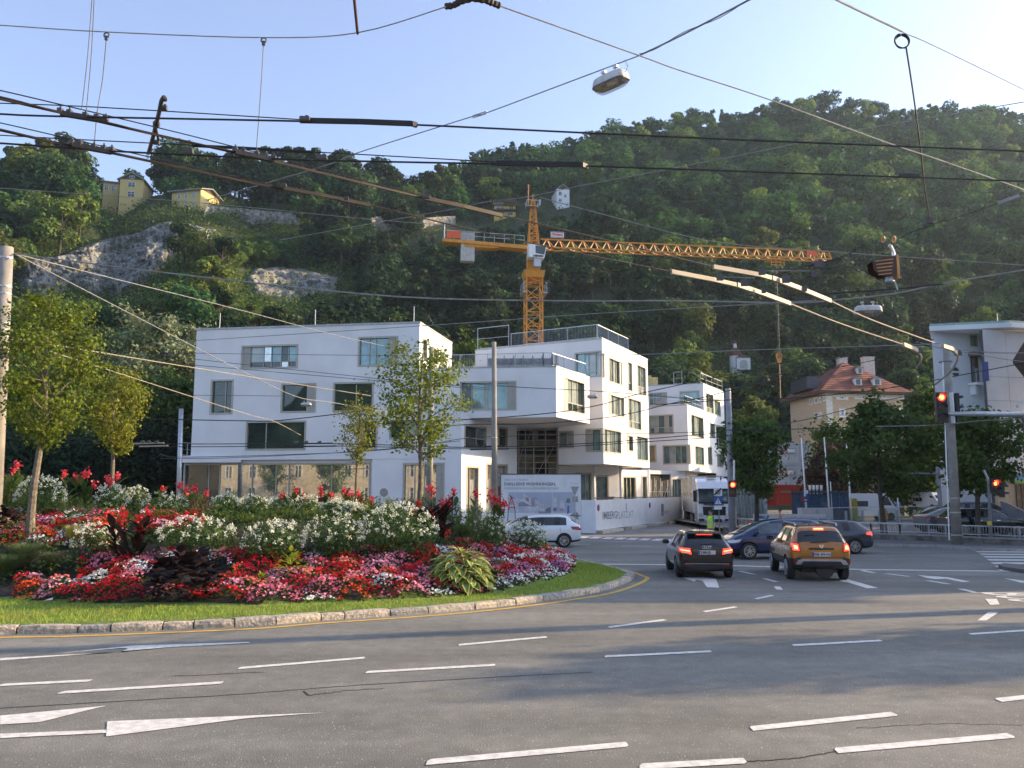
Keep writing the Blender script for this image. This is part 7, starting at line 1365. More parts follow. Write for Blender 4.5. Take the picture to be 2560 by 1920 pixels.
for pts, lab in (([(234, -60), (220, 130), (204, 275)], 'outer of the two thin hanger wires rising out of the picture'), ([(238, -60), (228, 140), (215, 283)], 'inner of the two thin hanger wires rising out of the picture'), ([(266, 95), (256, 200), (243, 280), (235, 372)], 'hanger wire dropping from the span wire to the upper crossing'), ([(659, 108), (651, 240), (641, 372)], 'hanger wire dropping from the span wire to the farther crossing')):
 t = wire(lab, pts, ('z', 6.6, 5.9), 2.2, wg, name='hanger_wire'); t['group'] = 'hanger wires'; a = w3(pts, ('z', 6.6, 5.9))[0]
 if pts[0][1] > 0: mb = MB(); k = a.y / FPX; mb.ring(a + Vector((0, 0, 8 * k)), 7 * k, 2 * k, 'Y', 10); mb.box(a, (8 * k, 5 * k, 12 * k)); obj('eye_clamp', mb, dsteel, t)
wire('long thin span wire across the sky to the dark insulator', [(-100, 58), (0, 63), (267, 80), (660, 94), (893, 82), (1115, 17)], ('z', 6.7), 3, wg); wire('long thin span wire descending from the dark insulator across the hill', [(1250, 15), (1598, 139), (1700, 176), (1918, 247), (2205, 352), (2361, 404), (2560, 474), (2680, 517)], ('z', 6.9), 3, wg)
t = thing('cable_insulator', 'rough dark rusty insulator arch at the top edge of the sky', 'insulator', G(1180, 2, 6.8)); mb = MB(); q = [G(x, y, 6.8) for x, y in [(1112, 16), (1132, 14), (1150, 5), (1180, -3), (1212, 1), (1232, 8), (1250, 15)]]; mb.tube(smooth_pts(q, 4), [.022, .03, .026, .032] * 6 + [.02], 7); obj('body', mb, wb, t)
t = thing('rusty_arm', 'thin rusty red bracket arm hanging into the sky from the top edge', 'arm', G(883, -60, 6.7)); mb = MB(); mb.tube([G(880, -60, 6.7), G(894, 84, 6.7)], .013, 6); obj('tube', mb, mat('rust_red', (.10, .04, .03), var=.2), t)
BW = [(517, 500), (716, 443), (834, 407), (900, 380), (1182, 291), (1217, 282), (1598, 139)]
t = wire('lamp carrying wire slanting up across the sky, with a turnbuckle', BW, ('z', 9.35), 2.6, wg); wire(None, [(1598, 139), (1710, 85), (1880, -4), (1990, -60)], ('z', 9.35), 5, wg, parent=t); wire(None, [(1598, 135), (1640, 122), (1710, 80), (1800, 44), (1880, -8)], ('z', 9.33), 2, dsteel, parent=t)
q = w3([(1182, 292), (1217, 281)], ('z', 9.35)); mb = MB(); k = q[0].y / FPX; mb.beam(q[0] + Vector((0, 0, 3 * k)), q[1] + Vector((0, 0, 3 * k)), 2 * k); mb.beam(q[0] - Vector((0, 0, 3 * k)), q[1] - Vector((0, 0, 3 * k)), 2 * k); obj('turnbuckle', mb, wg, t)
t = wire('wire across the pale corner of the sky carrying a coiled cable', [(2020, -40), (2089, 0), (2256, 80), (2330, 112), (2560, 224), (2680, 284)], ('z', 8.6), 2.6, wg); wire(None, [(2020, -42), (2089, -2), (2256, 79)], ('z', 8.6), 6, wg, parent=t)
t = wire('black cable dropping from the coil down to the hanging signal', [(2266, 122), (2283, 233), (2301, 369), (2312, 470), (2324, 548)], ('Y', 13, 18), 4, name='drop_cable'); t['group'] = 'drop cables'; c = P(2255, 102, 13.2); k = 13.2 / FPX; mb = MB()
for j in range(3): mb.ring(c + Vector((j * .01, .02 * j, 0)), (22 - j) * k * .9, 2.2 * k, 'Y', 20)
mb2 = obj('cable_coil', mb, wb, t); mb2.scale = (1, 1, 1)
clamp(t, 2324, 552, ('Y', 18), 14, 14); clamp(t, 2316, 562, ('Y', 18), 8, 8); wire(None, [(2324, 550), (2336, 562), (2310, 570), (2280, 580), (2240, 600)], ('Y', 18), 3, parent=t); wire(None, [(2310, 566), (2420, 535), (2493, 508), (2560, 480), (2640, 450)], ('Y', 18), 2.5, parent=t); q = [P(2495, 508, 17.6), P(2548, 489, 17.4)]; mb = MB(); mb.beam(*q, .05, .07); obj('turnbuckle', mb, wg, t)
t = wire('pale twisted cable from the thick pole crossing before the crane to the hanging lamp', [(36, 634), (300, 668), (600, 703), (1000, 742), (1400, 752), (1700, 752), (1975, 757), (2100, 749), (2241, 733), (2360, 708), (2560, 675), (2680, 655)], ('Y', 25, 21), 4, wg)
wire('thin wire from the thick pole sloping to the long building roof', [(36, 634), (250, 688), (600, 775), (815, 832), (960, 865)], ('Y', 25, 50), 2, wg)
wire('thin wire from the thick pole down to the small white lamp', [(36, 634), (250, 745), (488, 868), (600, 925), (739, 991), (835, 1007), (1020, 1040)], ('Y', 25, 52), 2, wg)
wire('sunlit thick wire from the thick pole across the long white facade', [(18, 842), (224, 877), (600, 938), (936, 991)], ('Y', 25, 42), 2.4, wl_); wire('sunlit wire from the thick pole ending before the wide dark window', [(18, 845), (240, 915), (600, 1030), (684, 1053), (752, 1088)], ('Y', 25, 40), 1.9, wl_)
far = [('black feeder wire sagging across the long white facade', [(0, 1045), (300, 1046), (450, 1049), (612, 1052), (700, 1051), (884, 1030), (930, 1022)], ('Y', 46), 2.6, wd), ('upper hairline wire across the long white facade', [(400, 881), (489, 883), (780, 887), (1028, 889)], ('Y', 50), 1.3, dsteel), ('hairline wire sloping towards the crooked young tree, upper', [(400, 885), (489, 898), (1011, 953), (1235, 970)], ('Y', 50), 1.5, dsteel),
 ('hairline wire sloping towards the crooked young tree, lower', [(400, 903), (489, 913), (1008, 957), (1235, 975)], ('Y', 50), 1.5, dsteel), ('thin wire climbing from the facade past the crane mast to the pale cable', [(380, 858), (493, 851), (1049, 815), (1304, 797), (1500, 783), (1942, 757), (2040, 750)], ('Y', 52, 36), 2, wg), ('hairline wire behind the small white lamp', [(330, 987), (484, 988), (704, 990)], ('Y', 50), 1.3, dsteel),
 ('lower pair of trolley wires below the windows, upper one', [(0, 1084), (330, 1106), (477, 1110), (832, 1109), (1141, 1118), (1260, 1117), (1500, 1107), (1619, 1097), (1776, 1084), (1820, 1075), (1900, 1076), (2153, 1066), (2345, 1058)], ('Y', 48), 2.4, wd), ('lower pair of trolley wires below the windows, lower one', [(0, 1095), (330, 1114), (477, 1117), (843, 1115), (1141, 1122), (1400, 1117), (1619, 1104), (1776, 1094), (1822, 1088)], ('Y', 47), 2.2, wd),
 ('wire passing just above the overhang of the long building', [(400, 1135), (477, 1143), (884, 1130), (1060, 1112), (1185, 1094), (1400, 1088), (1776, 1080)], ('Y', 49), 1.8, dsteel), ('faint wire along the overhang edge of the long building', [(400, 1146), (560, 1145), (900, 1128), (1150, 1102)], ('Y', 49.5), 1.6, dsteel),
 ('dark wire rising across the overhanging terrace block', [(1000, 1052), (1185, 1048), (1390, 1031), (1500, 1012), (1588, 987), (1700, 962), (1900, 920), (2100, 872)], ('Y', 44, 50), 2.6, wd), ('dark wire under the terrace block rising towards the ochre villa', [(1060, 1068), (1188, 1061), (1345, 1059), (1500, 1046), (1588, 1031), (1676, 1009), (1760, 993), (1900, 958), (2189, 900)], ('Y', 44, 52), 2.4, wd),
 ('thin wire through the second lamp to the tall grey pole', [(1150, 957), (1300, 968), (1475, 977), (1588, 985), (1713, 996), (1817, 1000)], ('Y', 48), 2, dsteel), ('wire high over the last building towards the signal pole', [(1450, 885), (1550, 888), (1700, 882), (1900, 874), (2189, 865), (2350, 859)], ('Y', 45), 2, wg), ('dark wire passing the villa roof to the old house', [(1640, 1012), (1817, 1000), (1900, 1000), (2100, 985), (2262, 964), (2400, 938), (2522, 915), (2620, 895)], ('Y', 50, 46), 2.4, wd),
 ('thin wire from the tall grey pole past the villa windows', [(1830, 975), (1900, 950), (2100, 895), (2240, 868), (2334, 848)], ('Y', 50, 42), 1.8, dsteel), ('faint wire over the villa eaves', [(1830, 1078), (2000, 1052), (2170, 1010), (2300, 985)], ('Y', 50), 2.2, dsteel), ('thin wire left of the crane top climbing across the dark hill to the bright sky corner', [(700, 600), (900, 564), (1131, 523), (1207, 506), (1319, 492), (1457, 463), (1660, 425), (1933, 371), (2128, 328), (2560, 255), (2680, 232)], ('z', 9), 2, wg),
 ('thin wire running down from the crane head past the jib to the edge', [(1349, 493), (1498, 533), (1780, 603), (2092, 630), (2300, 645), (2560, 663), (2680, 672)], ('Y', 26, 22), 2.4, wg), ('faint wire over the valley from the ridge to the crane', [(-60, 465), (0, 470), (500, 507), (900, 546), (1153, 566)], ('Y', 25), 1.6, wg), ('short black insulated wire below the hanging signal', [(2011, 738), (2100, 732), (2241, 722), (2356, 710)], ('Y', 20), 4.5, wd),
 ('wire reaching over the signal arm to the picture edge', [(2190, 1066), (2345, 1062), (2450, 1052), (2560, 1046), (2640, 1042)], ('Y', 41), 2, wg), ('thin wire on the office block front, level with the pole top', [(2250, 866), (2350, 870), (2470, 880), (2640, 884)], ('Y', 44), 2, wg), ('pale taut wire between the pole top and the wall lamp', [(2290, 854), (2366, 872), (2500, 896), (2560, 904)], ('Y', 43), 1.8, wg)]
for lab, pts, mode, th, m_ in far: wire(lab.replace('left of', 'beside'), pts, mode, th, m_)
t = wire('dark insulated cross piece hanging near the jib tip', [(1888, 697), (1953, 684), (2020, 664), (2094, 648), (2160, 612)], ('Y', 16), 3); rod(t, [(2020, 666), (2094, 648)], ('Y', 16), 6, wd, 'insulator'); clamp(t, 2046, 662, ('Y', 16), 26, 16); wire(None, [(1910, 677), (2025, 677)], ('Y', 15), 2, wg, parent=t); wire(None, [(1801, 692), (1888, 695)], ('Y', 14), 2, wg, parent=t); clamp(t, 2035, 688, ('Y', 16), 14, 12)
for x0, x1, y, lab in ((700, 832, 1109, 'dark splice on the trolley wires before the wide dark window'), (333, 410, 1108, 'pale splice on the trolley wires beside the smaller young tree'), (1160, 1262, 1116, 'dark double splice on the trolley wires under the terrace block'), (2170, 2290, 1060, 'pale bundle of splices on the wires before the signal pole')):
 t = thing('wire_splice', lab, 'wire splice', P(x0, y, 46.8), group='wire splices'); m_ = wl_ if 'pale' in lab else wd; rod(t, [(x0, y + 1), (x1, y - 1)], ('Y', 46.8), 3.4, m_, 'rod'); rod(t, [(x0 + 15, y + 8), (x1 + 10, y + 6)], ('Y', 46.8), 3.4, m_, 'rod');
 for f in (.3, .5, .75): clamp(t, x0 + (x1 - x0) * f, y - 3, ('Y', 46.8), 9, 5)
# hanging lamps and signals
clear_p = bpy.data.materials.new('lamp_glass'); clear_p.use_nodes = True; nn_ = clear_p.node_tree.nodes; ll_ = clear_p.node_tree.links; tr_ = nn_.new('ShaderNodeBsdfTransparent'); tr_.inputs[0].default_value = (.80, .80, .76, 1); gs = nn_.new('ShaderNodeBsdfGlossy'); gs.inputs['Roughness'].default_value = .08; mx_ = nn_.new('ShaderNodeMixShader'); mx_.inputs[0].default_value = .25; ll_.new(tr_.outputs[0], mx_.inputs[1]); ll_.new(gs.outputs[0], mx_.inputs[2]); ll_.new(mx_.outputs[0], nn_['Material Output'].inputs[0])
housing = mat('lamp_housing', (.55, .56, .56), rough=.5, var=.12, scale=6); refl = mat('dusty_reflector', (.30, .25, .17), rough=.5, var=.35, scale=9)
def rrect(L, Wd, z, e=4, n_=28):
 out = []
 for k in range(n_): a = 2 * math.pi * k / n_; c, s = math.cos(a), math.sin(a); out.append((math.copysign(abs(c) ** (2 / e), c) * L / 2, math.copysign(abs(s) ** (2 / e), s) * Wd / 2, z))
 return out
def loft(mb, rings, cap0=True, cap1=True):
 n_ = len(rings[0]); vs = [p for r in rings for p in r]; fs = [(i * n_ + k, i * n_ + (k + 1) % n_, (i + 1) * n_ + (k + 1) % n_, (i + 1) * n_ + k) for i in range(len(rings) - 1) for k in range(n_)]
 if cap0: fs.append(tuple(range(n_))[::-1])
 if cap1: fs.append(tuple(range((len(rings) - 1) * n_, len(rings) * n_)))
 mb.add(vs, fs)
def hlamp(label, px, py, Y, L, dirv, tilt=0., roll=0.):
 c = P(px, py, Y); t = thing('hanging_lamp', label, 'street lamp', c, group='street lamps hung from span wires'); d = Vector(dirv); rz = math.atan2(d.y, d.x); t.rotation_euler = (roll, -tilt, rz); w = L * .48
 mb = MB(); loft(mb, [rrect(L, w, 0), rrect(L * 1.0, w, .10 * L), rrect(L * .93, w * .88, .20 * L), rrect(L * .82, w * .7, .235 * L)], cap0=False); obj('housing', mb, housing, t, local=True, smooth=False)
 mb = MB(); loft(mb, [rrect(L * 1.03, w * 1.06, -.02 * L), rrect(L * 1.03, w * 1.06, .015 * L)], False, False); obj('rim', mb, dsteel, t, local=True)
 mb = MB(); loft(mb, [rrect(L * .8, w * .6, .12 * L), rrect(L * .96, w * .92, .0)], True, False); obj('reflector', mb, refl, t, local=True); mb = MB(); mb.tube([(-L * .1, 0, .02 * L), (L * .2, 0, .02 * L)], [.05 * L, .07 * L], 10); obj('bulb', mb, white_paint, t, local=True)
 mb = MB(); loft(mb, [rrect(L * 1.0, w * 1.0, -.01 * L), rrect(L * .93, w * .9, -.09 * L), rrect(L * .78, w * .62, -.15 * L), rrect(L * .5, w * .3, -.175 * L)], False, True); obj('lens', mb, clear_p, t, local=True, smooth=True)
 for s in (-1, 1): mb = MB(); mb.tube([(s * .12 * L, 0, .23 * L), (s * .2 * L, 0, .30 * L), (s * .2 * L, 0, .37 * L)], .022 * L, 6); mb.box((s * .2 * L, 0, .38 * L), (.13 * L, .08 * L, .06 * L)); obj('wire_clamp', mb, steel, t, local=True)
 mb = MB(); mb.tube([(L * .48, 0, .12 * L), (L * .58, 0, .25 * L), (L * .50, 0, .45 * L)], .012 * L, 5); obj('lead', mb, steel, t, local=True); return t
a = G(1500, 180, 9.35); b_ = G(1880, 0, 9.35); hlamp('big hanging street lamp with a clear bowl, high against the open sky', 1527, 210, a.y * .985, .62, b_ - a, tilt=.0, roll=.10)
hlamp('hanging street lamp in front of the hill, near the hanging signal', 2170, 780, 22.2, .70, (1, -.12, 0)); hlamp('small white hanging lamp in front of the long white facade', 765, 1013, 50, .62, (1, 0, 0)); hlamp('small hanging lamp in front of the middle white building', 1481, 993, 48, .60, (1, -.2, 0))
Yh = 18.; k = Yh / FPX; c = P(2212, 672, Yh); t = thing('hanging_signal', 'caged signal hanging from the wires, orange sun glare in its colour', 'traffic signal', c, 0); og = mat('sun_glare_orange', (.55, .27, .09), rough=.35, var=.2); dk = mat('signal_brown_black', (.045, .018, .010), rough=.4)  # orange sun reflection is put into the board, louvre and clamp colour
mb = MB(); mb.box((28 * k, 0, 3 * k), (7 * k, 30 * k, 62 * k)); obj('back_board', mb, og, t, local=True); mb = MB(); mb.tube([(14 * k, 0, 62 * k), (18 * k, 0, 60 * k), (24 * k, 0, 45 * k), (26 * k, 0, 30 * k)], 5 * k, 8); obj('hanger', mb, mat('bright_steel', (.7, .66, .62), rough=.25, metal=.8), t, local=True)
hood = [(-38, 15), (-4, 28), (22, 30), (22, -22), (-14, -22), (-36, -8)]; mb = MB()
for y in (-16, 16): mb.add([(x * k, y * k, z * k) for x, z in hood], [tuple(range(6)) if y < 0 else tuple(range(6))[::-1]])
mb.add([(x * k, y * k, z * k) for y in (-16, 16) for x, z in ((-38, 15), (-4, 28), (22, 30))], [(0, 1, 4, 3), (1, 2, 5, 4)]); obj('hood', mb, dk, t, local=True)
for i in range(5): mb = MB(); z = (18 - i * 9) * k; mb.box((-8 * k, -17.5 * k, z), (46 * k - i * 3 * k, 2 * k, 2.6 * k), R=Matrix.Rotation(-.12, 3, 'Y')); obj('louvre', mb, og, t, local=True)
mb = MB(); mb.disc((10 * k, 0, -28 * k), 12 * k, (0, 0, 1), 12 * k, 14, r2=9 * k); mb.beam((20 * k, 0, -22 * k), (30 * k, 0, -55 * k), 3 * k); obj('base_cap', mb, steel, t, local=True)
for sx in (-1, 1): mb = MB(); mb.ring((14 * k + sx * 14 * k, 0, 78 * k), 8 * k, 2 * k, 'X', 12); obj('ring_clamp', mb, og, t, local=True)
sig_blk = mat('signal_black', (.02, .02, .022), rough=.5, var=.1); red_on = mat('red_lamp_lit', (.8, .05, .02), rough=.3, emit=(1, .025, .01), estr=1.6); red_core = mat('red_lamp_core', (1, .3, .05), rough=.3, emit=(1, .14, .03), estr=3.5); off_r = mat('lamp_unlit', (.05, .02, .02), rough=.2, coat=.5)
def head(par, c, w, h, n_=3, lit=0, face=(0, -1, 0), name='signal_head', board=False, core=True):
 f = Vector(face).normalized(); s = Vector((-f.y, f.x, 0)); Rm = Matrix((s, -f, Vector((0, 0, 1)))).transposed(); mb = MB(); mb.box(c, (w, .18, h), R=Rm); hd_ = obj(name, mb, sig_blk, par); r = min(w, h / n_) * .36
 for i in range(n_):
  q = Vector(c) + Vector((0, 0, h / 2 - (i + .5) * h / n_)) + f * .10; mb = MB(); mb.disc(q, r, f, .03, 18); obj('lens', mb, red_on if i == lit else off_r, hd_)
  if i == lit and core: mb = MB(); mb.disc(q + f * .02, r * .62, f, .02, 16); obj('lens_core', mb, red_core, hd_)
  mb = MB(); pts0 = []; up = Vector((0, 0, 1))
  for kk in range(9): a = math.pi * (.0 + kk / 8); pts0.append(q + s * math.cos(a) * r * 1.15 + up * math.sin(a) * r * 1.15)
  for kk in range(8): mb.poly([pts0[kk], pts0[kk + 1], pts0[kk + 1] + f * .22, pts0[kk] + f * .16]);
  obj('visor', mb, sig_blk, hd_)
 if board: mb = MB(); mb.box(Vector(c) - f * .12, (.05 if abs(f.x) > .5 else w + .12, w + .1 if abs(f.x) > .5 else .04, h + .1)); obj('backing_board', mb, white_paint, hd_)
 return hd_
t = thing('traffic_signal', 'red traffic signal on the concrete pole arm, at the far lane', 'traffic signal', P(2366, 1040, 41.3), group='traffic signals'); kk_ = 41.2 / FPX
head(t, P(2353, 1019, 40.9), 28 * kk_, 76 * kk_, 3, 0, (0, -1, 0)); head(t, P(2392, 1020, 41.2), 17 * kk_, 74 * kk_, 3, 9, (1, -.15, 0), board=False); mb = MB(); c = P(2380, 1020, 41.2); mb.box(c, (.06, .34, 78 * kk_)); obj('backing_board', mb, white_paint, t)
mb = MB(); mb.tube([P(2338, 1034, 41), P(2450, 1035, 41), P(2720, 1038, 41)], [.10, .13, .16], 10); obj('arm', mb, steel, t, smooth=True); mb = MB(); mb.beam(P(2556, 1040, 41), P(2560, 1085, 41), .05); obj('hanger', mb, dsteel, t)
t = thing('pedestrian_signal', 'red pedestrian signal on a slim grey post beside the zebra crossing', 'traffic signal', G(2477, 1366), group='traffic signals'); mb = MB(); mb.tube([G(2478, 1366), P(2471, 1200, 40.4), P(2459, 1175, 40.4)], [.09, .06, .06], 10); obj('post', mb, steel, t); mb = MB(); q = P(2474, 1313, 40.2); mb.tube([q, q + Vector((0, 0, .18))], .10, 10); obj('yellow_box', mb, mat('push_button_yellow', (.6, .42, .05), rough=.5), t)
mb = MB(); mb.beam(P(2464, 1200, 40.4), P(2490, 1201, 40.4), .05); obj('bracket', mb, steel, t); head(t, P(2488, 1215, 40.3), 20 * kk_, 34 * kk_, 2, 0, (0, -1, 0), core=False); head(t, P(2504, 1226, 40.4), 12 * kk_, 34 * kk_, 2, 9, (1, -.2, 0))
q = P(2487, 1208, 40.17); mb = MB(); mb.tube([q + Vector((0, -.05, .05)), q + Vector((0, -.05, -.10))], [.05, .03], 8); mb.disc(q + Vector((0, -.05, .10)), .035, (0, 1, 0), .02, 10); obj('red_man', mb, red_core, t)
t = thing('traffic_signal', 'red traffic signal on a small post before the white truck', 'traffic signal', G(1838, 1334), group='traffic signals'); mb = MB(); mb.tube([G(1838, 1334), P(1835, 1195, 49.6)], .08, 10); obj('post', mb, steel, t); head(t, P(1831, 1222, 49.2), 18 * 49 / FPX, 40 * 49 / FPX, 2, 0, (0, -1, 0), core=True)
mb = MB(); mb.tube([P(1835, 1150, 49.3), P(1835, 1200, 49.3)], .06, 8); obj('upper_tube', mb, white_paint, t)
blue_s = mat('sign_blue', (.02, .09, .36), rough=.4); sback = mat('sign_back_grey', (.36, .36, .36), rough=.5, metal=.3)
t = thing('pedestrian_crossing_sign', 'blue pedestrian crossing sign with a white triangle under a covered sign', 'road sign', G(1799, 1338)); mb = MB(); mb.tube([G(1799, 1338), P(1796, 1221, 48)], .035, 8); obj('post', mb, steel, t); Ys = 47.9
p = P(1795, 1253, Ys); k = Ys / FPX; mb = MB(); mb.box(p, (20 * k, .04, 20 * k)); obj('blue_plate', mb, blue_s, t); mb = MB(); mb.add([p + Vector((-8 * k, -.03, -7 * k)), p + Vector((8 * k, -.03, -7 * k)), p + Vector((0, -.03, 8 * k))], [(0, 1, 2)]); tri = obj('white_triangle', mb, white_paint, t)
mb = MB(); q = p + Vector((0, -.045, 0)); mb.beam(q + Vector((0, 0, 2.5 * k)), q + Vector((.3 * k, 0, -1.5 * k)), 1.8 * k, .01); mb.beam(q + Vector((0, 0, -1.5 * k)), q + Vector((-2.4 * k, 0, -6 * k)), 1.2 * k, .01); mb.beam(q + Vector((0, 0, -1.5 * k)), q + Vector((2.4 * k, 0, -6 * k)), 1.2 * k, .01); mb.disc(q + Vector((0, 0, 4 * k)), 1.1 * k, (0, 1, 0), .01, 10); obj('walking_figure', mb, sig_blk, t)
mb = MB(); mb.box(P(1795, 1269, Ys), (19 * k, .03, 9 * k)); obj('text_plate', mb, white_paint, t); mb = MB(); mb.box(P(1795, 1230, Ys), (20 * k, .04, 19 * k)); obj('upper_plate', mb, white_paint, t); mb = MB(); mb.disc(P(1795, 1230, Ys - .03), 7 * k, (0, 1, 0), .02, 16); obj('faded_disc', mb, sback, t); mb = MB(); mb.beam(P(1786, 1237, Ys - .06), P(1803, 1221, Ys - .06), .04, .08); obj('tape_bar', mb, sig_blk, t)
t = thing('yield_sign', 'back of a triangular give way sign in front of the billboard', 'road sign', P(1437, 1340, 46)); Ys = 46.; k = Ys / FPX; b0 = P(1438, 1345, Ys); b0.z = 0; mb = MB(); mb.tube([b0, P(1437, 1218, Ys)], .035, 8); obj('post', mb, steel, t); mb = MB(); mb.add([P(1426.5, 1216.5, Ys - .05), P(1447.5, 1216, Ys - .05), P(1439, 1236, Ys - .05), P(1435, 1236, Ys - .05)], [(3, 2, 1, 0)]); mb.add([P(1426.5, 1216.5, Ys - .02), P(1447.5, 1216, Ys - .02), P(1439, 1236, Ys - .02), P(1435, 1236, Ys - .02)], [(0, 1, 2, 3)]); obj('triangle', mb, sback, t); mb = MB(); mb.box(P(1438, 1248, Ys), (14 * k, .03, 14 * k)); obj('square_plate', mb, sback, t)
t = thing('round_sign', 'back of a small round road sign peeping over the flowers by the facade', 'road sign', P(960, 1262, 40)); mb = MB(); mb.tube([P(960, 1270, 40), P(960, 1225, 40)], .03, 8); obj('post', mb, steel, t); mb = MB(); mb.disc(P(960, 1231, 39.95), .2, (0, 1, 0), .03, 22); obj('disc', mb, sback, t); mb = MB(); mb.ring(P(960, 1231, 39.95), .2, .012, 'Y', 22); obj('rim', mb, white_paint, t)
t = thing('parking_sign', 'blue parking sign on the flagpole nearest the containers', 'sign', P(2016, 1245, 61)); k = 61 / FPX; mb = MB(); p = P(2015, 1236, 61); mb.box(p, (12 * k, .05, 22 * k)); pl = obj('plate', mb, blue_s, t); text_mesh('P', 20 * k, white_paint, pl, P(2010, 1240, 60.9), (1, 0, 0), bold=.03); mb = MB(); mb.box(P(2014, 1250, 61), (11 * k, .05, 10 * k)); p2 = obj('arrow_plate', mb, navy, t); mb = MB(); mb.beam(P(2011, 1250, 60.9), P(2018, 1250, 60.9), .05, .06); obj('arrow', mb, white_paint, p2); mb = MB(); mb.disc(P(2007, 1249, 60.95), 6 * k, (0, 1, 0), .04, 16); obj('no_stopping_disc', mb, sg, t); mb = MB(); mb.tube([P(2015, 1226, 61.05), P(2018, 1305, 61.05)], .035, 6); obj('post', mb, steel, t)
t = thing('vent_pipes', 'four white stub pipes in a row on the glass shelter roof', 'vent', P(2040, 1235, 66))
for px in (2025, 2034, 2043, 2053): mb = MB(); mb.tube([P(px, 1213, 66), P(px, 1224, 66)], .10, 10); obj('vent_pipe', mb, white_paint, t); mb = MB(); mb.tube([P(px, 1225, 66), P(px, 1235, 66)], .08, 10); obj('vent_base', mb, steel, t)
t = thing('warning_triangle', 'red and white folding warning triangle stand beside the last cannas', 'road sign', P(1278, 1280, 44)); mb = MB(); q = [P(1271, 1269, 44), P(1287, 1269, 44), P(1278, 1243, 44)]
for i in range(3): mb.beam(q[i], q[(i + 1) % 3], .05, .05)
obj('red_border', mb, redp, t); mb = MB(); mb.add([q[0] + Vector((.07, .02, .06)), q[1] + Vector((-.07, .02, .06)), q[2] + Vector((0, .02, -.12))], [(0, 1, 2)]); obj('white_field', mb, white_paint, t); mb = MB(); mb.beam(P(1278, 1254, 43.95), P(1278, 1262, 43.95), .03); mb.beam(P(1278, 1265, 43.95), P(1278, 1266, 43.95), .03); obj('mark', mb, sig_blk, t); mb = MB(); mb.tube([q[0], P(1268, 1330, 44)], .02, 5); mb.tube([q[1], P(1290, 1330, 44)], .02, 5); mb.beam(P(1273, 1238, 44), P(1284, 1246, 44), .04); obj('leg', mb, sig_blk, t)
t = thing('concrete_pole', 'concrete pole added on the near corner, outside the picture, to cast a long shadow', 'pole', (19.5, 21.25, 0), group=pg); mb = MB(); mb.tube([(19.5, 21.25, 0), (19.3, 21.25, 11.5)], [.36, .26], 14); obj('shaft', mb, conc_pole, t)  # unseen caster added for the thin shadow stripe across the road
tree('street_tree', 'street tree on the near corner, outside the picture, shading the near lanes', (27, 19.2, 0), 9.5, 2.6, 2.0, 6000, .16, maple, bark_dark, .2, seed=71, clus=.45, limbs=22, peak=.45)
# vehicles
from mathutils.bvhtree import BVHTree
def paint(name, c, var=.02): return mat(name, c, rough=.17, metal=.1, var=var, coat=.8, scale=1)
car_glass = mat('car_glass', (.012, .015, .016), rough=.03, spec=.8, coat=.5, var=.2); car_glass_l = mat('car_glass_light', (.10, .13, .14), rough=.04, spec=.9, coat=.6, var=.3, scale=2)
trim = mat('black_trim', (.022, .022, .024), rough=.55, var=.15); well_m = mat('wheel_well', (.008, .008, .008), rough=.95); silver = mat('silver_alloy', (.55, .56, .57), rough=.3, metal=.8); dark_alloy = mat('dark_alloy', (.10, .10, .105), rough=.35, metal=.6)
tail_on = mat('tail_lamp_lit', (.6, .02, .01), rough=.2, emit=(1, .03, .015), estr=.9, coat=.5); tail_hot = mat('tail_lamp_bar_lit', (1, .1, .03), emit=(1, .07, .03), estr=4.0); tail_off = mat('tail_lamp', (.30, .012, .015), rough=.15, coat=.6, var=.15, scale=10)
plate_w = mat('number_plate_white', (.62, .62, .60), rough=.5); plate_b = mat('number_plate_blue', (.02, .06, .4), rough=.5); lamp_w = mat('headlamp', (.6, .63, .66), rough=.12, coat=.8, metal=.3); chrome = mat('chrome', (.7, .7, .7), rough=.15, metal=1)
SLOTS = ['body', 'rear_window', 'windscreen', 'side_window', 'side_window', 'wheel_well', 'lower_trim']
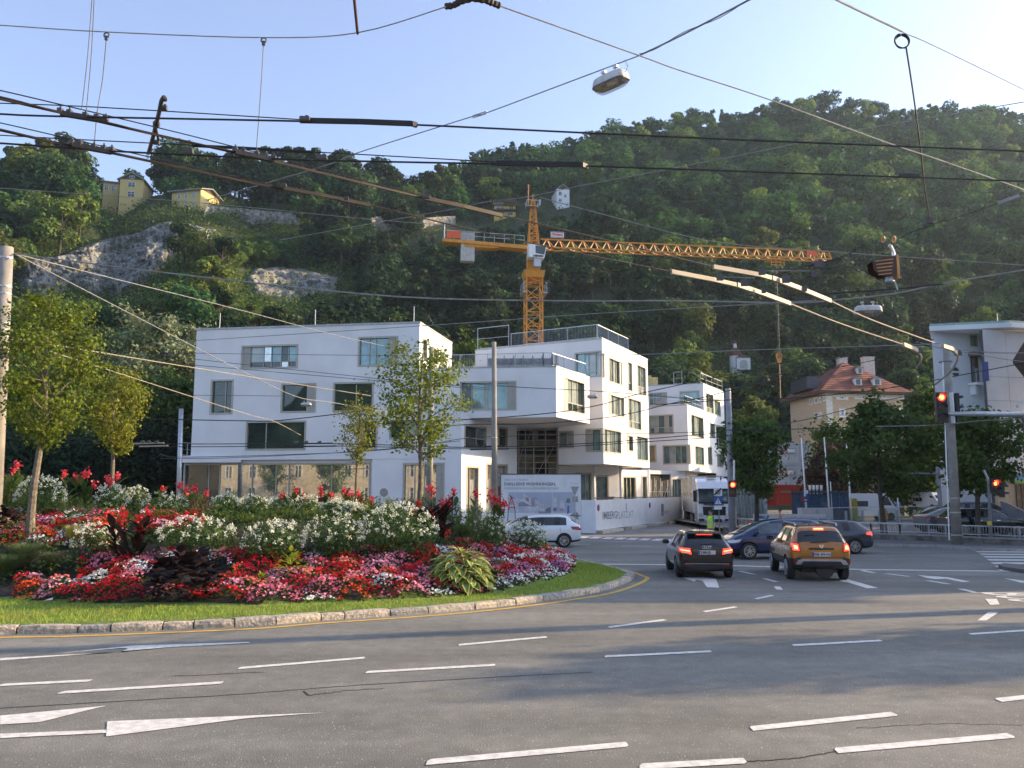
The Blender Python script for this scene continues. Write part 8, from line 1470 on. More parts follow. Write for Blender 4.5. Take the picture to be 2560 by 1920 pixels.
def make_car(name, label, loc, heading, st, W_, wheels, r, body_m, glass_m=None, trimseg=2, group=None, alloy=None, pitch_s=1):
 """st: list of (x, half width, half roof width, z0, zbelt, ztop, side_glass, top_kind); heading = angle of the nose"""
 t = thing(name, label, 'car', loc, heading, group); vs = []; fs = []; mi = []
 for (x, w, wr, z0, zb, zt, sg_, tk) in st:
  h = zb - z0; half = [(0, z0), (w * .82, z0), (w * .97, z0 + .10), (w, z0 + .42 * h), (w * .992, z0 + .8 * h), (w * .955, zb), (wr, zt - .035), (wr * .86, zt), (0, zt + .012)]
  vs += [(x, y, z) for y, z in half] + [(x, -y, z) for y, z in half[7:0:-1]]
 n_ = 16
 for i in range(len(st) - 1):
  sg_, tk = st[i][6], st[i][7]
  for k in range(n_):
   fs.append((i * n_ + k, (i + 1) * n_ + k, (i + 1) * n_ + (k + 1) % n_, i * n_ + (k + 1) % n_)); m_ = 0
   if k < trimseg or k >= 16 - trimseg: m_ = 6
   if k in (5, 10) and i in (4, 6): m_ = 6
   if k == 5 and sg_: m_ = 3
   if k == 10 and sg_: m_ = 4
   if k in (6, 7, 8, 9) and tk == 'R': m_ = 1
   if k in (6, 7, 8, 9) and tk == 'W': m_ = 2
   if k in (5, 10) and tk in ('R',) and sg_ is None: m_ = 0
   mi.append(m_)
 fs += [tuple(range(n_)), tuple(range((len(st) - 1) * n_, len(st) * n_))[::-1]]; mi += [0, 0]
 me = bpy.data.meshes.new('body'); me.from_pydata(vs, [], fs)
 for q in (body_m, glass_m or car_glass, glass_m or car_glass, glass_m or car_glass, glass_m or car_glass, well_m, trim): me.materials.append(q)
 me.polygons.foreach_set('material_index', mi); me.update()
 import bmesh
 bm = bmesh.new(); bm.from_mesh(me); bmesh.ops.recalc_face_normals(bm, faces=bm.faces); bm.to_mesh(me); bm.free()
 o = bpy.data.objects.new('tmp', me); S.collection.objects.link(o); sm = o.modifiers.new('s', 'SUBSURF'); sm.levels = 2; sm.render_levels = 2
 mb = MB()
 for wx in wheels:
  for s in (-1, 1): mb.tube([(wx, s * (W_ / 2 - .30), r), (wx, s * (W_ / 2 + .3), r)], r * 1.13, 26)
 cme = bpy.data.meshes.new('cut'); cme.from_pydata(mb.v, [], mb.f)
 for q in me.materials: cme.materials.append(q)
 cme.polygons.foreach_set('material_index', [5] * len(cme.polygons)); bm = bmesh.new(); bm.from_mesh(cme); bmesh.ops.recalc_face_normals(bm, faces=bm.faces); bm.to_mesh(cme); bm.free()
 co = bpy.data.objects.new('cut', cme); S.collection.objects.link(co); bo = o.modifiers.new('b', 'BOOLEAN'); bo.object = co; bo.operation = 'DIFFERENCE'; bo.solver = 'EXACT'
 dg = bpy.context.evaluated_depsgraph_get(); em = bpy.data.meshes.new_from_object(o.evaluated_get(dg)); bpy.data.objects.remove(o); bpy.data.objects.remove(co)
 V = [tuple(v.co) for v in em.vertices]; by = {}
 for p in em.polygons: by.setdefault(p.material_index, []).append(tuple(p.vertices))
 tree_ = BVHTree.FromPolygons([Vector(v) for v in V], [tuple(p.vertices) for p in em.polygons])
 for (m_, wq), ff in [((m_, wq), f2) for m_, f1 in by.items() for wq, f2 in ([(0, f1)] if m_ != 5 else [(s_, [f for f in f1 if (V[f[0]][0] > 0, V[f[0]][1] > 0) == s_]) for s_ in ((0, 0), (0, 1), (1, 0), (1, 1))])]:
  if not ff: continue
  used = sorted({i for f in ff for i in f}); mp = {v: k for k, v in enumerate(used)}; mb = MB(); mb.add([V[i] for i in used], [tuple(mp[i] for i in f) for f in ff]); obj(SLOTS[m_], mb, em.materials[m_], t, smooth=True, local=True)
 for wx in wheels:
  for s in (-1, 1):
   y0 = s * (W_ / 2 - .23); y1 = s * (W_ / 2 - .015); whl = bpy.data.objects.new('wheel', None); S.collection.objects.link(whl); whl.parent = t; whl.location = (0, 0, 0)
   mb = MB(); dy = (y1 - y0); mb.tube([(wx, y0, r), (wx, y0 + dy * .12, r), (wx, y0 + dy * .88, r), (wx, y1, r)], [r * .90, r, r, r * .90], 30); obj('tyre', mb, rubber, whl, smooth=False, local=True)
   mb = MB(); mb.tube([(wx, y1 - s * .002, r), (wx, y1 + s * .004, r)], r * .66, 26); mb2 = obj('rim', mb, dark_alloy, whl, local=True); mb = MB()
   for k in range(10): a = k * math.pi / 5 + .1; mb.beam((wx + math.cos(a) * .04, y1 + s * .012, r + math.sin(a) * .04), (wx + math.cos(a + .08 * (-1) ** k) * r * .64, y1 + s * .012, r + math.sin(a + .08 * (-1) ** k) * r * .64), .022, .028, up=(0, 1, 0))
   mb.ring((wx, y1 + s * .01, r), r * .64, .014, 'Y', 26); mb.disc((wx, y1 + s * .012, r), .05, (0, 1, 0), .03, 12); obj('spoke', mb, alloy or silver, whl, local=True)
 return t, tree_
def patch(par, tree_, side, quad, m, off=.012, n_=7, name='patch', nm=5):
 """quad: four (a, z) corners, projected on the body from one side"""
 D = {'rear': (Vector((1, 0, 0)), Vector((-4, 0, 0)), 1), 'front': (Vector((-1, 0, 0)), Vector((4, 0, 0)), 1), 'left': (Vector((0, -1, 0)), Vector((0, 4, 0)), 0), 'right': (Vector((0, 1, 0)), Vector((0, -4, 0)), 0)}[side]
 vs = [];
 for i in range(n_ + 1):
  for j in range(nm + 1):
   u, v = i / n_, j / nm; a = Vector(quad[0]).lerp(Vector(quad[1]), u).lerp(Vector(quad[3]).lerp(Vector(quad[2]), u), v); o_ = D[1].copy()
   if D[2]: o_.y = a[0]
   else: o_.x = a[0]
   o_.z = a[1]; h = tree_.ray_cast(o_, D[0])
   vs.append((h[0] - D[0] * off) if h[0] is not None else (vs[-1] if vs else o_))
 mb = MB(); mb.add(vs, [(i * (nm + 1) + j, (i + 1) * (nm + 1) + j, (i + 1) * (nm + 1) + j + 1, i * (nm + 1) + j + 1) for i in range(n_) for j in range(nm)]); return obj(name, mb, m, par, smooth=True, local=True)
def plate(t, tr_, txt, z, w=.52, h=.12, side='rear', fs=.095):
 s = -1 if side == 'rear' else 1; h_ = tr_.ray_cast(Vector((s * 4, 0, z)), Vector((-s, 0, 0))); x = h_[0].x + s * .012; mb = MB(); mb.box((x, 0, z), (.015, w, h)); p = obj('number_plate', mb, plate_w, t, local=True)
 mb = MB(); mb.box((x + s * .002, w / 2 - .025, z), (.015, .05, h - .01)); obj('plate_band', mb, plate_b, p, local=True)
 text_mesh(txt, fs, blackp, p, (x + s * .012, w / 2 - .07, z - h * .28), (0, -1, 0), world=False, bold=.004, sx=.95)
def handles(t, tr_, xs, z, m):
 for sd_ in ('left', 'right'):
  for x in xs: patch(t, tr_, sd_, [(x, z), (x + .18, z), (x + .18, z + .03), (x, z + .03)], m, .03, 3, 'door_handle', 1)
def seams(t, tr_, xs, z0, z1):
 for sd_ in ('left', 'right'):
  for x in xs: patch(t, tr_, sd_, [(x, z0), (x + .014, z0), (x + .014, z1), (x, z1)], well_m, .003, 1, 'door_seam', 8)
def mirrors(t, x, y, z, m, w=.2):
 for s in (-1, 1): mb = MB(); c = Vector((x, s * y, z)); loft(mb, [[(c.x + px_, c.y + py_ * s, c.z + pz) for px_, py_, pz in rrect(.16, w, -.06)], [(c.x + px_, c.y + py_ * s, c.z + pz) for px_, py_, pz in rrect(.17, w * 1.05, .05)], [(c.x + px_, c.y + py_ * s, c.z + pz) for px_, py_, pz in rrect(.10, w * .8, .075)]]); obj('side_mirror', mb, m, t, local=True)
def hatch_st(L, W, H, z0=.20, zb=.93, zh=.90, tail=.96, glass_top=None, rx=.32, pill=(-.15, .0), slope=.70, nose=.62, cx=.45):
 h = L / 2; w = W / 2; gt = glass_top or H - .09
 return [(-h, w * .82, w * .68, z0 + .12, tail - .06, tail, 0, 0), (-h + .05, w * .93, w * .76, z0 + .05, tail - .04, tail + .04, 0, 'R'), (-h + rx + .04, w * .98, w * .64, z0, zb + .03, gt, 0, 0), (-h + rx + .22, w * .99, w * .66, z0, zb + .02, H - .03, 1, 0),
   (-h + rx + .62, w, w * .67, z0, zb + .01, H, 0, 0), (-h + rx + .70, w, w * .67, z0, zb + .01, H, 1, 0), (pill[0], w, w * .675, z0, zb, H, 0, 0), (pill[1], w, w * .675, z0, zb, H, 1, 0), (cx, w, w * .66, z0, zb - .01, H - .045, 1, 'W'),
   (cx + slope * .5, w * .995, w * .71, z0, zb - .015, (H + zh) / 2 + .06, 0, 'W'), (cx + slope, w * .99, w * .78, z0, zb - .03, zh + .06, 0, 0), (cx + slope + .08, w * .985, w * .79, z0, zb - .04, zh + .01, 0, 0), (h - .45, w * .97, w * .78, z0 + .02, zh - .10, zh - .04, 0, 0), (h - .10, w * .86, w * .68, z0 + .06, nose + .04, nose + .10, 0, 0), (h, w * .72, w * .55, z0 + .12, nose - .06, nose, 0, 0)]
def place(px, py, Y=None): q = G(px, py); return Vector((q.x, q.y, 0))
L = 3.95; a = math.radians(90 - 4.0); rc = Vector((P(1762, 1400, 26.3).x, 26.0, 0)); c = rc + Vector((math.cos(a), math.sin(a), 0)) * L / 2
t, tb = make_car('black_hatchback', 'small black hatchback braking at the stop line, seen from behind', c, a, hatch_st(L, 1.74, 1.415), 1.74, (-1.22, 1.25), .315, paint('black_car_paint', (.012, .010, .012)), alloy=dark_alloy)
for s in (1, -1):
 patch(t, tb, 'rear', [(s * .46, .74), (s * .80, .80), (s * .82, .94), (s * .50, .92)], tail_on, .015, 8, 'tail_light'); patch(t, tb, 'rear', [(s * .50, .82), (s * .79, .865), (s * .79, .895), (s * .52, .855)], tail_hot, .022, 8, 'tail_light_bar'); patch(t, tb, 'rear', [(s * .50, .755), (s * .70, .775), (s * .70, .81), (s * .5, .79)], lamp_w, .020, 5, 'reversing_light')
 patch(t, tb, 'rear', [(s * .50, .40), (s * .68, .40), (s * .68, .44), (s * .5, .44)], tail_off, .015, 4, 'reflector')
patch(t, tb, 'rear', [(.25, 1.335), (-.25, 1.335), (-.24, 1.375), (.24, 1.375)], tail_hot, .03, 6, 'brake_light'); mb = MB(); mb.add([(-1.74, -.56, 1.34), (-1.74, .56, 1.34), (-1.45, .58, 1.40), (-1.45, -.58, 1.40), (-1.72, -.55, 1.375), (-1.72, .55, 1.375)], [(0, 1, 2, 3), (4, 3, 2, 5), (0, 4, 5, 1)]); obj('roof_spoiler', mb, paint('black_car_paint', (0, 0, 0)), t, local=True)
for k in range(4): mb = MB(); h_ = tb.ray_cast(Vector((-4, 0, .985)), Vector((1, 0, 0)))[0]; mb.ring((h_.x - .015, -.095 + k * .063, .955), .040, .006, 'X', 14); obj('badge_ring', mb, chrome, t, local=True)
plate(t, tb, 'S 804 JS', .80, fs=.10); patch(t, tb, 'rear', [(.70, .30), (-.70, .30), (-.72, .42), (.72, .42)], trim, .010, 10, 'diffuser'); patch(t, tb, 'rear', [(.66, .455), (-.66, .455), (-.66, .47), (.66, .47)], silver, .016, 10, 'chrome_strip'); patch(t, tb, 'rear', [(.16, 1.045), (-.30, 1.07), (-.30, 1.085), (.16, 1.06)], trim, .03, 5, 'wiper', 1)
mb = MB(); mb.tube([(-1.3, .1, 1.41), (-1.42, .1, 1.60)], .008, 5); obj('antenna', mb, blackp, t, local=True); mirrors(t, .62, .95, .98, paint('black_car_paint', (0, 0, 0))); handles(t, tb, (-.55, .35), .80, chrome); seams(t, tb, (-.95, -.06, .85), .35, .9)
patch(t, tb, 'rear', [(.74, .60), (-.74, .60), (-.74, .612), (.74, .612)], well_m, .004, 10, 'bumper_seam', 1)
L = 4.34; a = math.radians(90 - 7.6); rc = Vector((P(2055, 1400, 25.2).x, 25.2, 0)); c = rc + Vector((math.cos(a), math.sin(a), 0)) * L / 2; st = hatch_st(L, 1.80, 1.625, z0=.34, zb=1.07, zh=1.08, tail=1.05, glass_top=1.54, rx=.26, pill=(-.35, -.22), slope=.62, nose=.80, cx=.42)
br = paint('bronze_car_paint', (.40, .155, .022), .06); t, tb = make_car('bronze_suv', 'bronze off road car with roof rails braking beside the black hatchback', c, a, st, 1.80, (-1.33, 1.32), .355, br, trimseg=3, alloy=silver)
for s in (1, -1):
 patch(t, tb, 'rear', [(s * .60, .86), (s * .83, .88), (s * .84, 1.14), (s * .62, 1.12)], trim, .014, 6, 'tail_light_surround'); patch(t, tb, 'rear', [(s * .63, .89), (s * .81, .91), (s * .82, 1.11), (s * .65, 1.095)], tail_on, .022, 6, 'tail_light'); patch(t, tb, 'rear', [(s * .67, .94), (s * .77, .95), (s * .78, 1.06), (s * .68, 1.05)], tail_hot, .030, 4, 'tail_light_core')
 mb = MB(); mb.tube([(-1.55, s * .60, 1.60), (-1.42, s * .615, 1.68), (.2, s * .615, 1.685), (.42, s * .60, 1.62)], .024, 7); obj('roof_rail', mb, steel, t, local=True, smooth=True)
 patch(t, tb, 'rear', [(s * .70, .56), (s * .80, .56), (s * .80, .62), (s * .70, .62)], tail_off, .02, 4, 'reflector')
patch(t, tb, 'rear', [(.14, 1.515), (-.14, 1.515), (-.14, 1.545), (.14, 1.545)], tail_hot, .03, 4, 'brake_light'); patch(t, tb, 'rear', [(.36, .985), (-.36, .985), (-.36, .93), (.36, .93)], trim, .012, 8, 'tailgate_recess')
sk = mat('skid_plate_silver', (.42, .43, .44), rough=.45, metal=.5); patch(t, tb, 'rear', [(.64, .60), (-.64, .60), (-.60, .66), (.60, .66)], sk, .022, 10, 'skid_plate'); patch(t, tb, 'rear', [(.76, .50), (.60, .50), (.50, .64), (.66, .64)], sk, .020, 5, 'skid_plate'); patch(t, tb, 'rear', [(-.76, .50), (-.60, .50), (-.50, .64), (-.66, .64)], sk, .020, 5, 'skid_plate')
patch(t, tb, 'rear', [(.60, .50), (-.60, .50), (-.54, .60), (.54, .60)], trim, .012, 10, 'bumper_insert'); plate(t, tb, 'HA 474 HG', .80); h_ = tb.ray_cast(Vector((-4, 0, 1.06)), Vector((1, 0, 0)))[0]; mb = MB(); mb.add([(h_.x - .02, .075, 1.075), (h_.x - .02, -.075, 1.075), (h_.x - .03, -.03, .99), (h_.x - .03, .03, .99)], [(0, 1, 2, 3)]); obj('badge', mb, chrome, t, local=True); mb = MB(); mb.add([(h_.x - .035, .03, 1.055), (h_.x - .035, -.03, 1.055), (h_.x - .035, 0, 1.02)], [(0, 1, 2)]); obj('badge_notch', mb, trim, t, local=True)
patch(t, tb, 'rear', [(.30, 1.13), (-.22, 1.16), (-.22, 1.185), (.30, 1.16)], trim, .03, 5, 'wiper', 1); mb = MB(); mb.tube([(-1.2, .1, 1.61), (-1.28, .1, 1.78)], .008, 5); obj('antenna', mb, blackp, t, local=True); mirrors(t, .72, 1.0, 1.14, trim, .2); handles(t, tb, (-.78, .22), .90, br); seams(t, tb, (-1.2, -.28, .72), .45, 1.0); patch(t, tb, 'rear', [(.82, .715), (-.82, .715), (-.82, .73), (.82, .73)], well_m, .004, 10, 'bumper_seam', 1)
mb = MB(); mb.box((-1.2, 0, .30), (1.2, 1.0, .12)); mb.disc((-1.9, -.1, .33), .25, (1, 0, 0), .3, 14); mb.beam((-1.33, -.7, .33), (-1.33, .7, .33), .12); obj('underbody', mb, trim, t, local=True)
L = 4.35; a = math.radians(180 + 3); c = Vector((P(1803, 1300, 34.2).x + L / 2, 34.4, 0)); st = hatch_st(L, 1.80, 1.555, z0=.22, zb=.98, zh=1.02, tail=1.02, glass_top=1.40, rx=.46, pill=(-.25, -.15), slope=1.0, nose=.66, cx=.40)
bc = paint('dark_blue_car_paint', (.012, .022, .085)); t, tb = make_car('blue_people_carrier', 'dark blue compact people carrier crossing behind the bronze car', c, a, st, 1.80, (-1.33, 1.34), .33, bc, glass_m=car_glass_l, alloy=silver); mirrors(t, 1.05, .98, 1.03, blackp); handles(t, tb, (-.75, .25), .88, bc); seams(t, tb, (-1.15, -.2, .95), .34, .95)
for s in (1, -1): patch(t, tb, 'front', [(s * .55, .62), (s * .82, .66), (s * .80, .78), (s * .50, .72)], lamp_w, .015, 6, 'headlight'); patch(t, tb, 'left' if s > 0 else 'right', [(1.72, .68), (2.02, .64), (1.95, .74), (1.62, .80)], lamp_w, .012, 6, 'headlight_side'); patch(t, tb, 'rear', [(s * .55, .85), (s * .82, .87), (s * .82, 1.0), (s * .58, 1.0)], tail_off, .015, 6, 'tail_light')
for sd_ in ('left', 'right'): patch(t, tb, sd_, [(-1.5, .60), (1.2, .56), (1.2, .57), (-1.5, .61)], well_m, .004, 12, 'crease_shade', 1)  # dark strip paints the shade of a crease along each side
L = 4.62; a = math.radians(180 + 2); c = Vector((P(2167, 1300, 37.2).x - L / 2, 37.3, 0)); st = hatch_st(L, 1.81, 1.43, z0=.20, zb=.93, zh=.95, tail=.98, glass_top=1.34, rx=.48, pill=(-.15, -.05), slope=.85, nose=.62, cx=.55)
dg_ = paint('anthracite_car_paint', (.028, .034, .05)); t, tb = make_car('dark_estate_car', 'anthracite estate car with its tail showing past the bronze car', c, a, st, 1.81, (-1.42, 1.40), .32, dg_, alloy=silver)
for s in (1, -1): patch(t, tb, 'rear', [(s * .50, .80), (s * .84, .82), (s * .84, .94), (s * .52, .92)], tail_off, .015, 6, 'tail_light'); patch(t, tb, 'left' if s > 0 else 'right', [(-2.22, .80), (-1.95, .83), (-1.98, .93), (-2.2, .93)], tail_on, .012, 5, 'tail_light_side')
handles(t, tb, (-.75, .3), .82, dg_); mirrors(t, 1.1, .95, .97, dg_)
L = 4.35; a = math.radians(180 + 3); c = Vector((P(1452, 1300, 41).x - L / 2 - .02, 41.6, 0)); st = hatch_st(L, 1.80, 1.555, z0=.22, zb=.98, zh=1.02, tail=1.02, glass_top=1.40, rx=.46, pill=(-.25, -.15), slope=1.0, nose=.66, cx=.40)
wc = paint('white_car_paint', (.76, .78, .80)); t, tb = make_car('white_people_carrier', 'white compact people carrier driving off behind the flower bed', c, a, st, 1.80, (-1.33, 1.34), .33, wc, alloy=silver); handles(t, tb, (-.75, .25), .88, wc); seams(t, tb, (-1.15, -.2, .95), .34, .95); mirrors(t, 1.05, .98, 1.03, blackp)
for s in (1, -1): patch(t, tb, 'rear', [(s * .50, .80), (s * .84, .84), (s * .83, 1.0), (s * .56, .98)], tail_off, .015, 6, 'tail_light'); patch(t, tb, 'left' if s > 0 else 'right', [(-2.12, .82), (-1.72, .86), (-1.66, 1.0), (-2.06, .99)], tail_off, .012, 5, 'tail_light_side')
mb = MB(); mb.box((-1.98, 0, 1.49), (.4, 1.1, .035)); obj('roof_spoiler', mb, blackp, t, local=True); patch(t, tb, 'rear', [(.6, .27), (-.6, .27), (-.6, .38), (.6, .38)], trim, .012, 6, 'diffuser'); plate(t, tb, 'S 316 TX', .84)
for (nm_, lab, px, py, Y, rot, dims, col, glz) in [('silver_saloon', 'silver grey saloon parked behind the railing, tail towards the ramp', 2395, 1340, 49.5, 8, (4.8, 1.83, 1.45), (.16, .17, .18), 'grey'), ('black_parked_hatchback', 'black hatchback parked nearest the low wall behind the railing', 2460, 1345, 46.2, -4, (4.4, 1.78, 1.46), (.010, .011, .012), 'black'), ('dark_blue_van', 'dark blue van like car parked behind the black hatchback', 2455, 1320, 53, -3, (4.6, 1.85, 1.75), (.05, .06, .09), 'darkblue'), ('grey_parked_car', 'small dark parked car showing only its tail beside the silver saloon', 2385, 1320, 57, 6, (4.2, 1.75, 1.45), (.03, .03, .035), 'dark')]:
 L, W_, H_ = dims; cc = P(px, 1300, Y); c = Vector((cc.x, Y, .31)); a = math.radians(rot); st = hatch_st(L, W_, H_, tail=1.0 if H_ < 1.6 else 1.1, zb=.93 if H_ < 1.6 else 1.1, zh=.92 if H_ < 1.6 else 1.1, rx=.42 if nm_ != 'silver_saloon' else .95, slope=.85)
 pm = paint('parked_%s_paint' % glz, col); t, tb = make_car(nm_, lab, c, a, st, W_, (-L / 2 + .82, L / 2 - .86), .32, pm, glass_m=car_glass, group='parked cars', alloy=silver)
 for s in (1, -1): patch(t, tb, 'rear', [(s * .50, .80), (s * .82, .82), (s * .82, .96), (s * .55, .95)], tail_off, .015, 5, 'tail_light'); patch(t, tb, 'right' if s > 0 else 'left', [(-L / 2 + .12, .80), (-L / 2 + .40, .84), (-L / 2 + .40, .93), (-L / 2 + .14, .93)], tail_off, .012, 4, 'tail_light_side'); patch(t, tb, 'front', [(s * .5, .60), (s * .78, .64), (s * .76, .76), (s * .48, .70)], lamp_w, .015, 5, 'headlight'); patch(t, tb, 'right' if s > 0 else 'left', [(L / 2 - .50, .74), (L / 2 - .16, .64), (L / 2 - .14, .72), (L / 2 - .46, .82)], lamp_w, .012, 5, 'headlight_side')
 handles(t, tb, (-.7, .25), .82, chrome); seams(t, tb, (-.95, -.08, .9), .34, .9)
def van(label, c, rz, L, W_, H_, m, nose=.8):
 t = thing('white_van', label, 'van', c, rz, 'white vans at the back'); mb = MB(); pr_ = [(-L / 2, .35), (L / 2 - .05, .35), (L / 2, .9), (L / 2 - nose * .6, 1.15), (L / 2 - nose * 1.4, H_ - .08), (L / 2 - nose * 1.6, H_), (-L / 2 + .05, H_), (-L / 2, H_ - .1)]
 n_ = len(pr_); mb.add([(x, y * W_ / 2, z) for y in (-1, 1) for x, z in pr_], [tuple(range(n_)), tuple(range(n_, 2 * n_))[::-1]] + [(i, n_ + i, n_ + (i + 1) % n_, (i + 1) % n_) for i in range(n_)]); obj('body', mb, m, t, local=True)
 for s in (-1, 1):
  mb = MB(); mb.add([(L / 2 - nose * .85, s * (W_ / 2 + .01), 1.25), (L / 2 - nose * 1.9, s * (W_ / 2 + .01), 1.25), (L / 2 - nose * 1.9, s * (W_ / 2 + .01), H_ - .3), (L / 2 - nose * 1.35, s * (W_ / 2 + .01), H_ - .3)], [(0, 1, 2, 3)]); mb.box((-L * .18, s * (W_ / 2 + .005), H_ * .62), (L * .3, .02, H_ * .2)); obj('side_window', mb, car_glass, t, local=True)
  for x in (-L / 2 + .9, L / 2 - .85): mb = MB(); mb.disc((x, s * (W_ / 2 - .08), .33), .33, (0, 1, 0), .22, 20); obj('wheel', mb, rubber, t, local=True)
 mb = MB(); mb.box((-L / 2 - .01, 0, H_ * .68), (.02, W_ * .8, H_ * .24)); mb.add([(L / 2 - nose * .58, -W_ * .42, 1.2), (L / 2 - nose * .58, W_ * .42, 1.2), (L / 2 - nose * 1.38, W_ * .42, H_ - .12), (L / 2 - nose * 1.38, -W_ * .42, H_ - .12)], [(0, 1, 2, 3)]); obj('windscreen', mb, car_glass, t, local=True); return t
van('white camper van behind the yellow box and the glass ramp', Vector((P(2158, 1260, 72).x, 72, .3)), math.radians(8), 5.4, 2.0, 2.25, wc); van('small white van with a roof box seen from behind, further up', Vector((P(2328, 1260, 80).x, 80, .9)), math.radians(-80), 4.3, 1.7, 1.75, wc, .6)
mb = MB(); p = P(2328, 1233, 80.5); mb.box(p, (1.2, 1.8, .35)); tag(obj('roof_box', mb, steel), 'grey roof box on the small white van', 'roof box')
mb = MB(); p = P(2130, 1278, 69); mb.box((p.x, 69, 1.1), (.75, .5, 1.9)); mb.box((p.x, 69, 2.1), (.65, .45, .1)); tag(obj('yellow_ticket_machine', mb, mat('dull_yellow', (.42, .36, .05), rough=.6)), 'yellow box beside the white camper van', 'ticket machine')
mb = MB(); p = P(2208, 1285, 66); mb.box((p.x, 66, .9), (.55, .4, .6)); mb.box((p.x, 66, 1.3), (.4, .3, .2)); tag(obj('orange_bin', mb, mat('orange_plastic', (.62, .20, .05), rough=.6)), 'orange box behind the glass ramp near the person in blue', 'box')
mb = MB(); p = P(2362, 1232, 70); mb.box((p.x, 70, 2.4), (.85, .85, 4.8)); mb.box((p.x - 1.6, 70, 4.2), (3.0, .2, .12)); tag(obj('concrete_pillar', mb, mat('blue_grey_pillar', (.22, .25, .30), rough=.8)), 'blue grey pillar with a side arm behind the signal pole', 'pillar')
# white truck facing the viewer
Yt = 65.; tx = P(1786, 1300, Yt).x; a = math.radians(-96); t = thing('truck', 'white articulated lorry parked beside the hoarding, facing the junction', 'truck', (tx, Yt, 0), a)
tw = paint('truck_white_paint', (.80, .82, .85)); prf = [(-2.2, .45), (0.0, .35), (.12, .55), (.14, 1.0), (.06, 1.5), (.0, 2.0), (-.12, 2.9), (-.55, 3.45), (-1.2, 3.7), (-2.2, 3.75)]
n_ = len(prf); mb = MB(); W_ = 2.48; rings = []
for y, k in ((-W_ / 2, .88), (-W_ / 2 + .09, 1), (W_ / 2 - .09, 1), (W_ / 2, .88)): rings.append([(x * 1.0 - (0 if k == 1 else .10 if x > -2 else 0), y, z if k == 1 else z - (.05 if z > 3 else 0)) for x, z in prf])
loft(mb, rings); obj('cab', mb, tw, t, local=True)
mb = MB(); mb.add([(.02, -1.10, 1.95), (.02, 1.10, 1.95), (-.10, 1.12, 2.80), (-.10, -1.12, 2.80)], [(0, 1, 2, 3)]); obj('windscreen', mb, car_glass_l, t, local=True); mb = MB(); mb.box((-.02, 0, 2.84), (.28, 2.3, .16)); obj('sun_visor', mb, trim, t, local=True); mb = MB(); mb.box((.03, 0, 1.86), (.12, 2.3, .16)); obj('scuttle', mb, trim, t, local=True)
for s in (-1, 1): mb = MB(); mb.add([(-.15, s * 1.245, 1.95), (-1.0, s * 1.245, 1.95), (-1.0, s * 1.245, 2.75), (-.25, s * 1.245, 2.75)], [(0, 1, 2, 3)]); obj('side_window', mb, car_glass, t, local=True)
for k in range(5): mb = MB(); z = .98 + k * .125; w = 1.5 + k * .06; mb.box((.15, 0, z), (.06, w, .10)); obj('grille_bar', mb, trim, t, local=True)
mb = MB(); mb.box((.115, 0, 1.22), (.05, 1.7, .65)); obj('grille', mb, well_m, t, local=True); mb = MB(); mb.ring((.20, 0, 1.46), .15, .018, 'X', 20)
for k in range(3): aa = math.pi / 2 + k * 2 * math.pi / 3; mb.beam((.20, 0, 1.46), (.20, math.cos(aa) * .15, 1.46 + math.sin(aa) * .15), .03)
obj('star_emblem', mb, chrome, t, local=True); text_mesh('ANGERMANN', .23, sig_blk, t, (.125, -.80, 1.655), (0, 1, 0), world=False, bold=.012, sx=1.05)
for s in (-1, 1):
 mb = MB(); mb.box((.12, s * 1.0, .92), (.10, .34, .30)); obj('headlight', mb, lamp_w, t, local=True); mb = MB(); mb.box((.15, s * .98, .55), (.08, .42, .18)); obj('fog_light_housing', mb, trim, t, local=True); mb = MB(); mb.box((.02, s * 1.42, 2.35), (.16, .24, .85)); mb.beam((-.1, s * 1.2, 2.8), (.02, s * 1.42, 2.75), .05); mb.beam((-.1, s * 1.2, 1.95), (.02, s * 1.42, 1.98), .05); obj('side_mirror', mb, trim, t, local=True)
 for x in (-1.1, -4.4, -9.5, -10.8): mb = MB(); mb.disc((x, s * 1.05, .5), .5, (0, 1, 0), .3, 22); w_ = obj('wheel', mb, rubber, t, local=True); mb = MB(); mb.disc((x, s * 1.21, .5), .26, (0, 1, 0), .02, 16); obj('rim', mb, steel, w_, local=True)
mb = MB(); mb.box((.16, 0, .50), (.06, 1.05, .24)); obj('bumper_intake', mb, trim, t, local=True); mb = MB(); mb.box((.17, 0, .28), (.05, 2.2, .10)); obj('bumper_lip', mb, tw, t, local=True)
mb = MB(); mb.box((-8.0, 0, 2.45), (9.6, 2.5, 2.9)); obj('trailer_box', mb, tw, t, local=True); mb = MB(); mb.box((-7.0, 0, .85), (10.5, 1.2, .25)); obj('chassis', mb, trim, t, local=True); mb = MB(); mb.box((-1.25, 0, 3.82), (.5, .7, .06)); mb.tube([(-.9, .7, 3.6), (-.9, .7, 3.85)], .05, 8); obj('roof_hatch', mb, trim, t, local=True)
mb = MB(); mb.box((.145, .0, .30), (.02, .52, .12)); obj('number_plate', mb, plate_w, t, local=True)
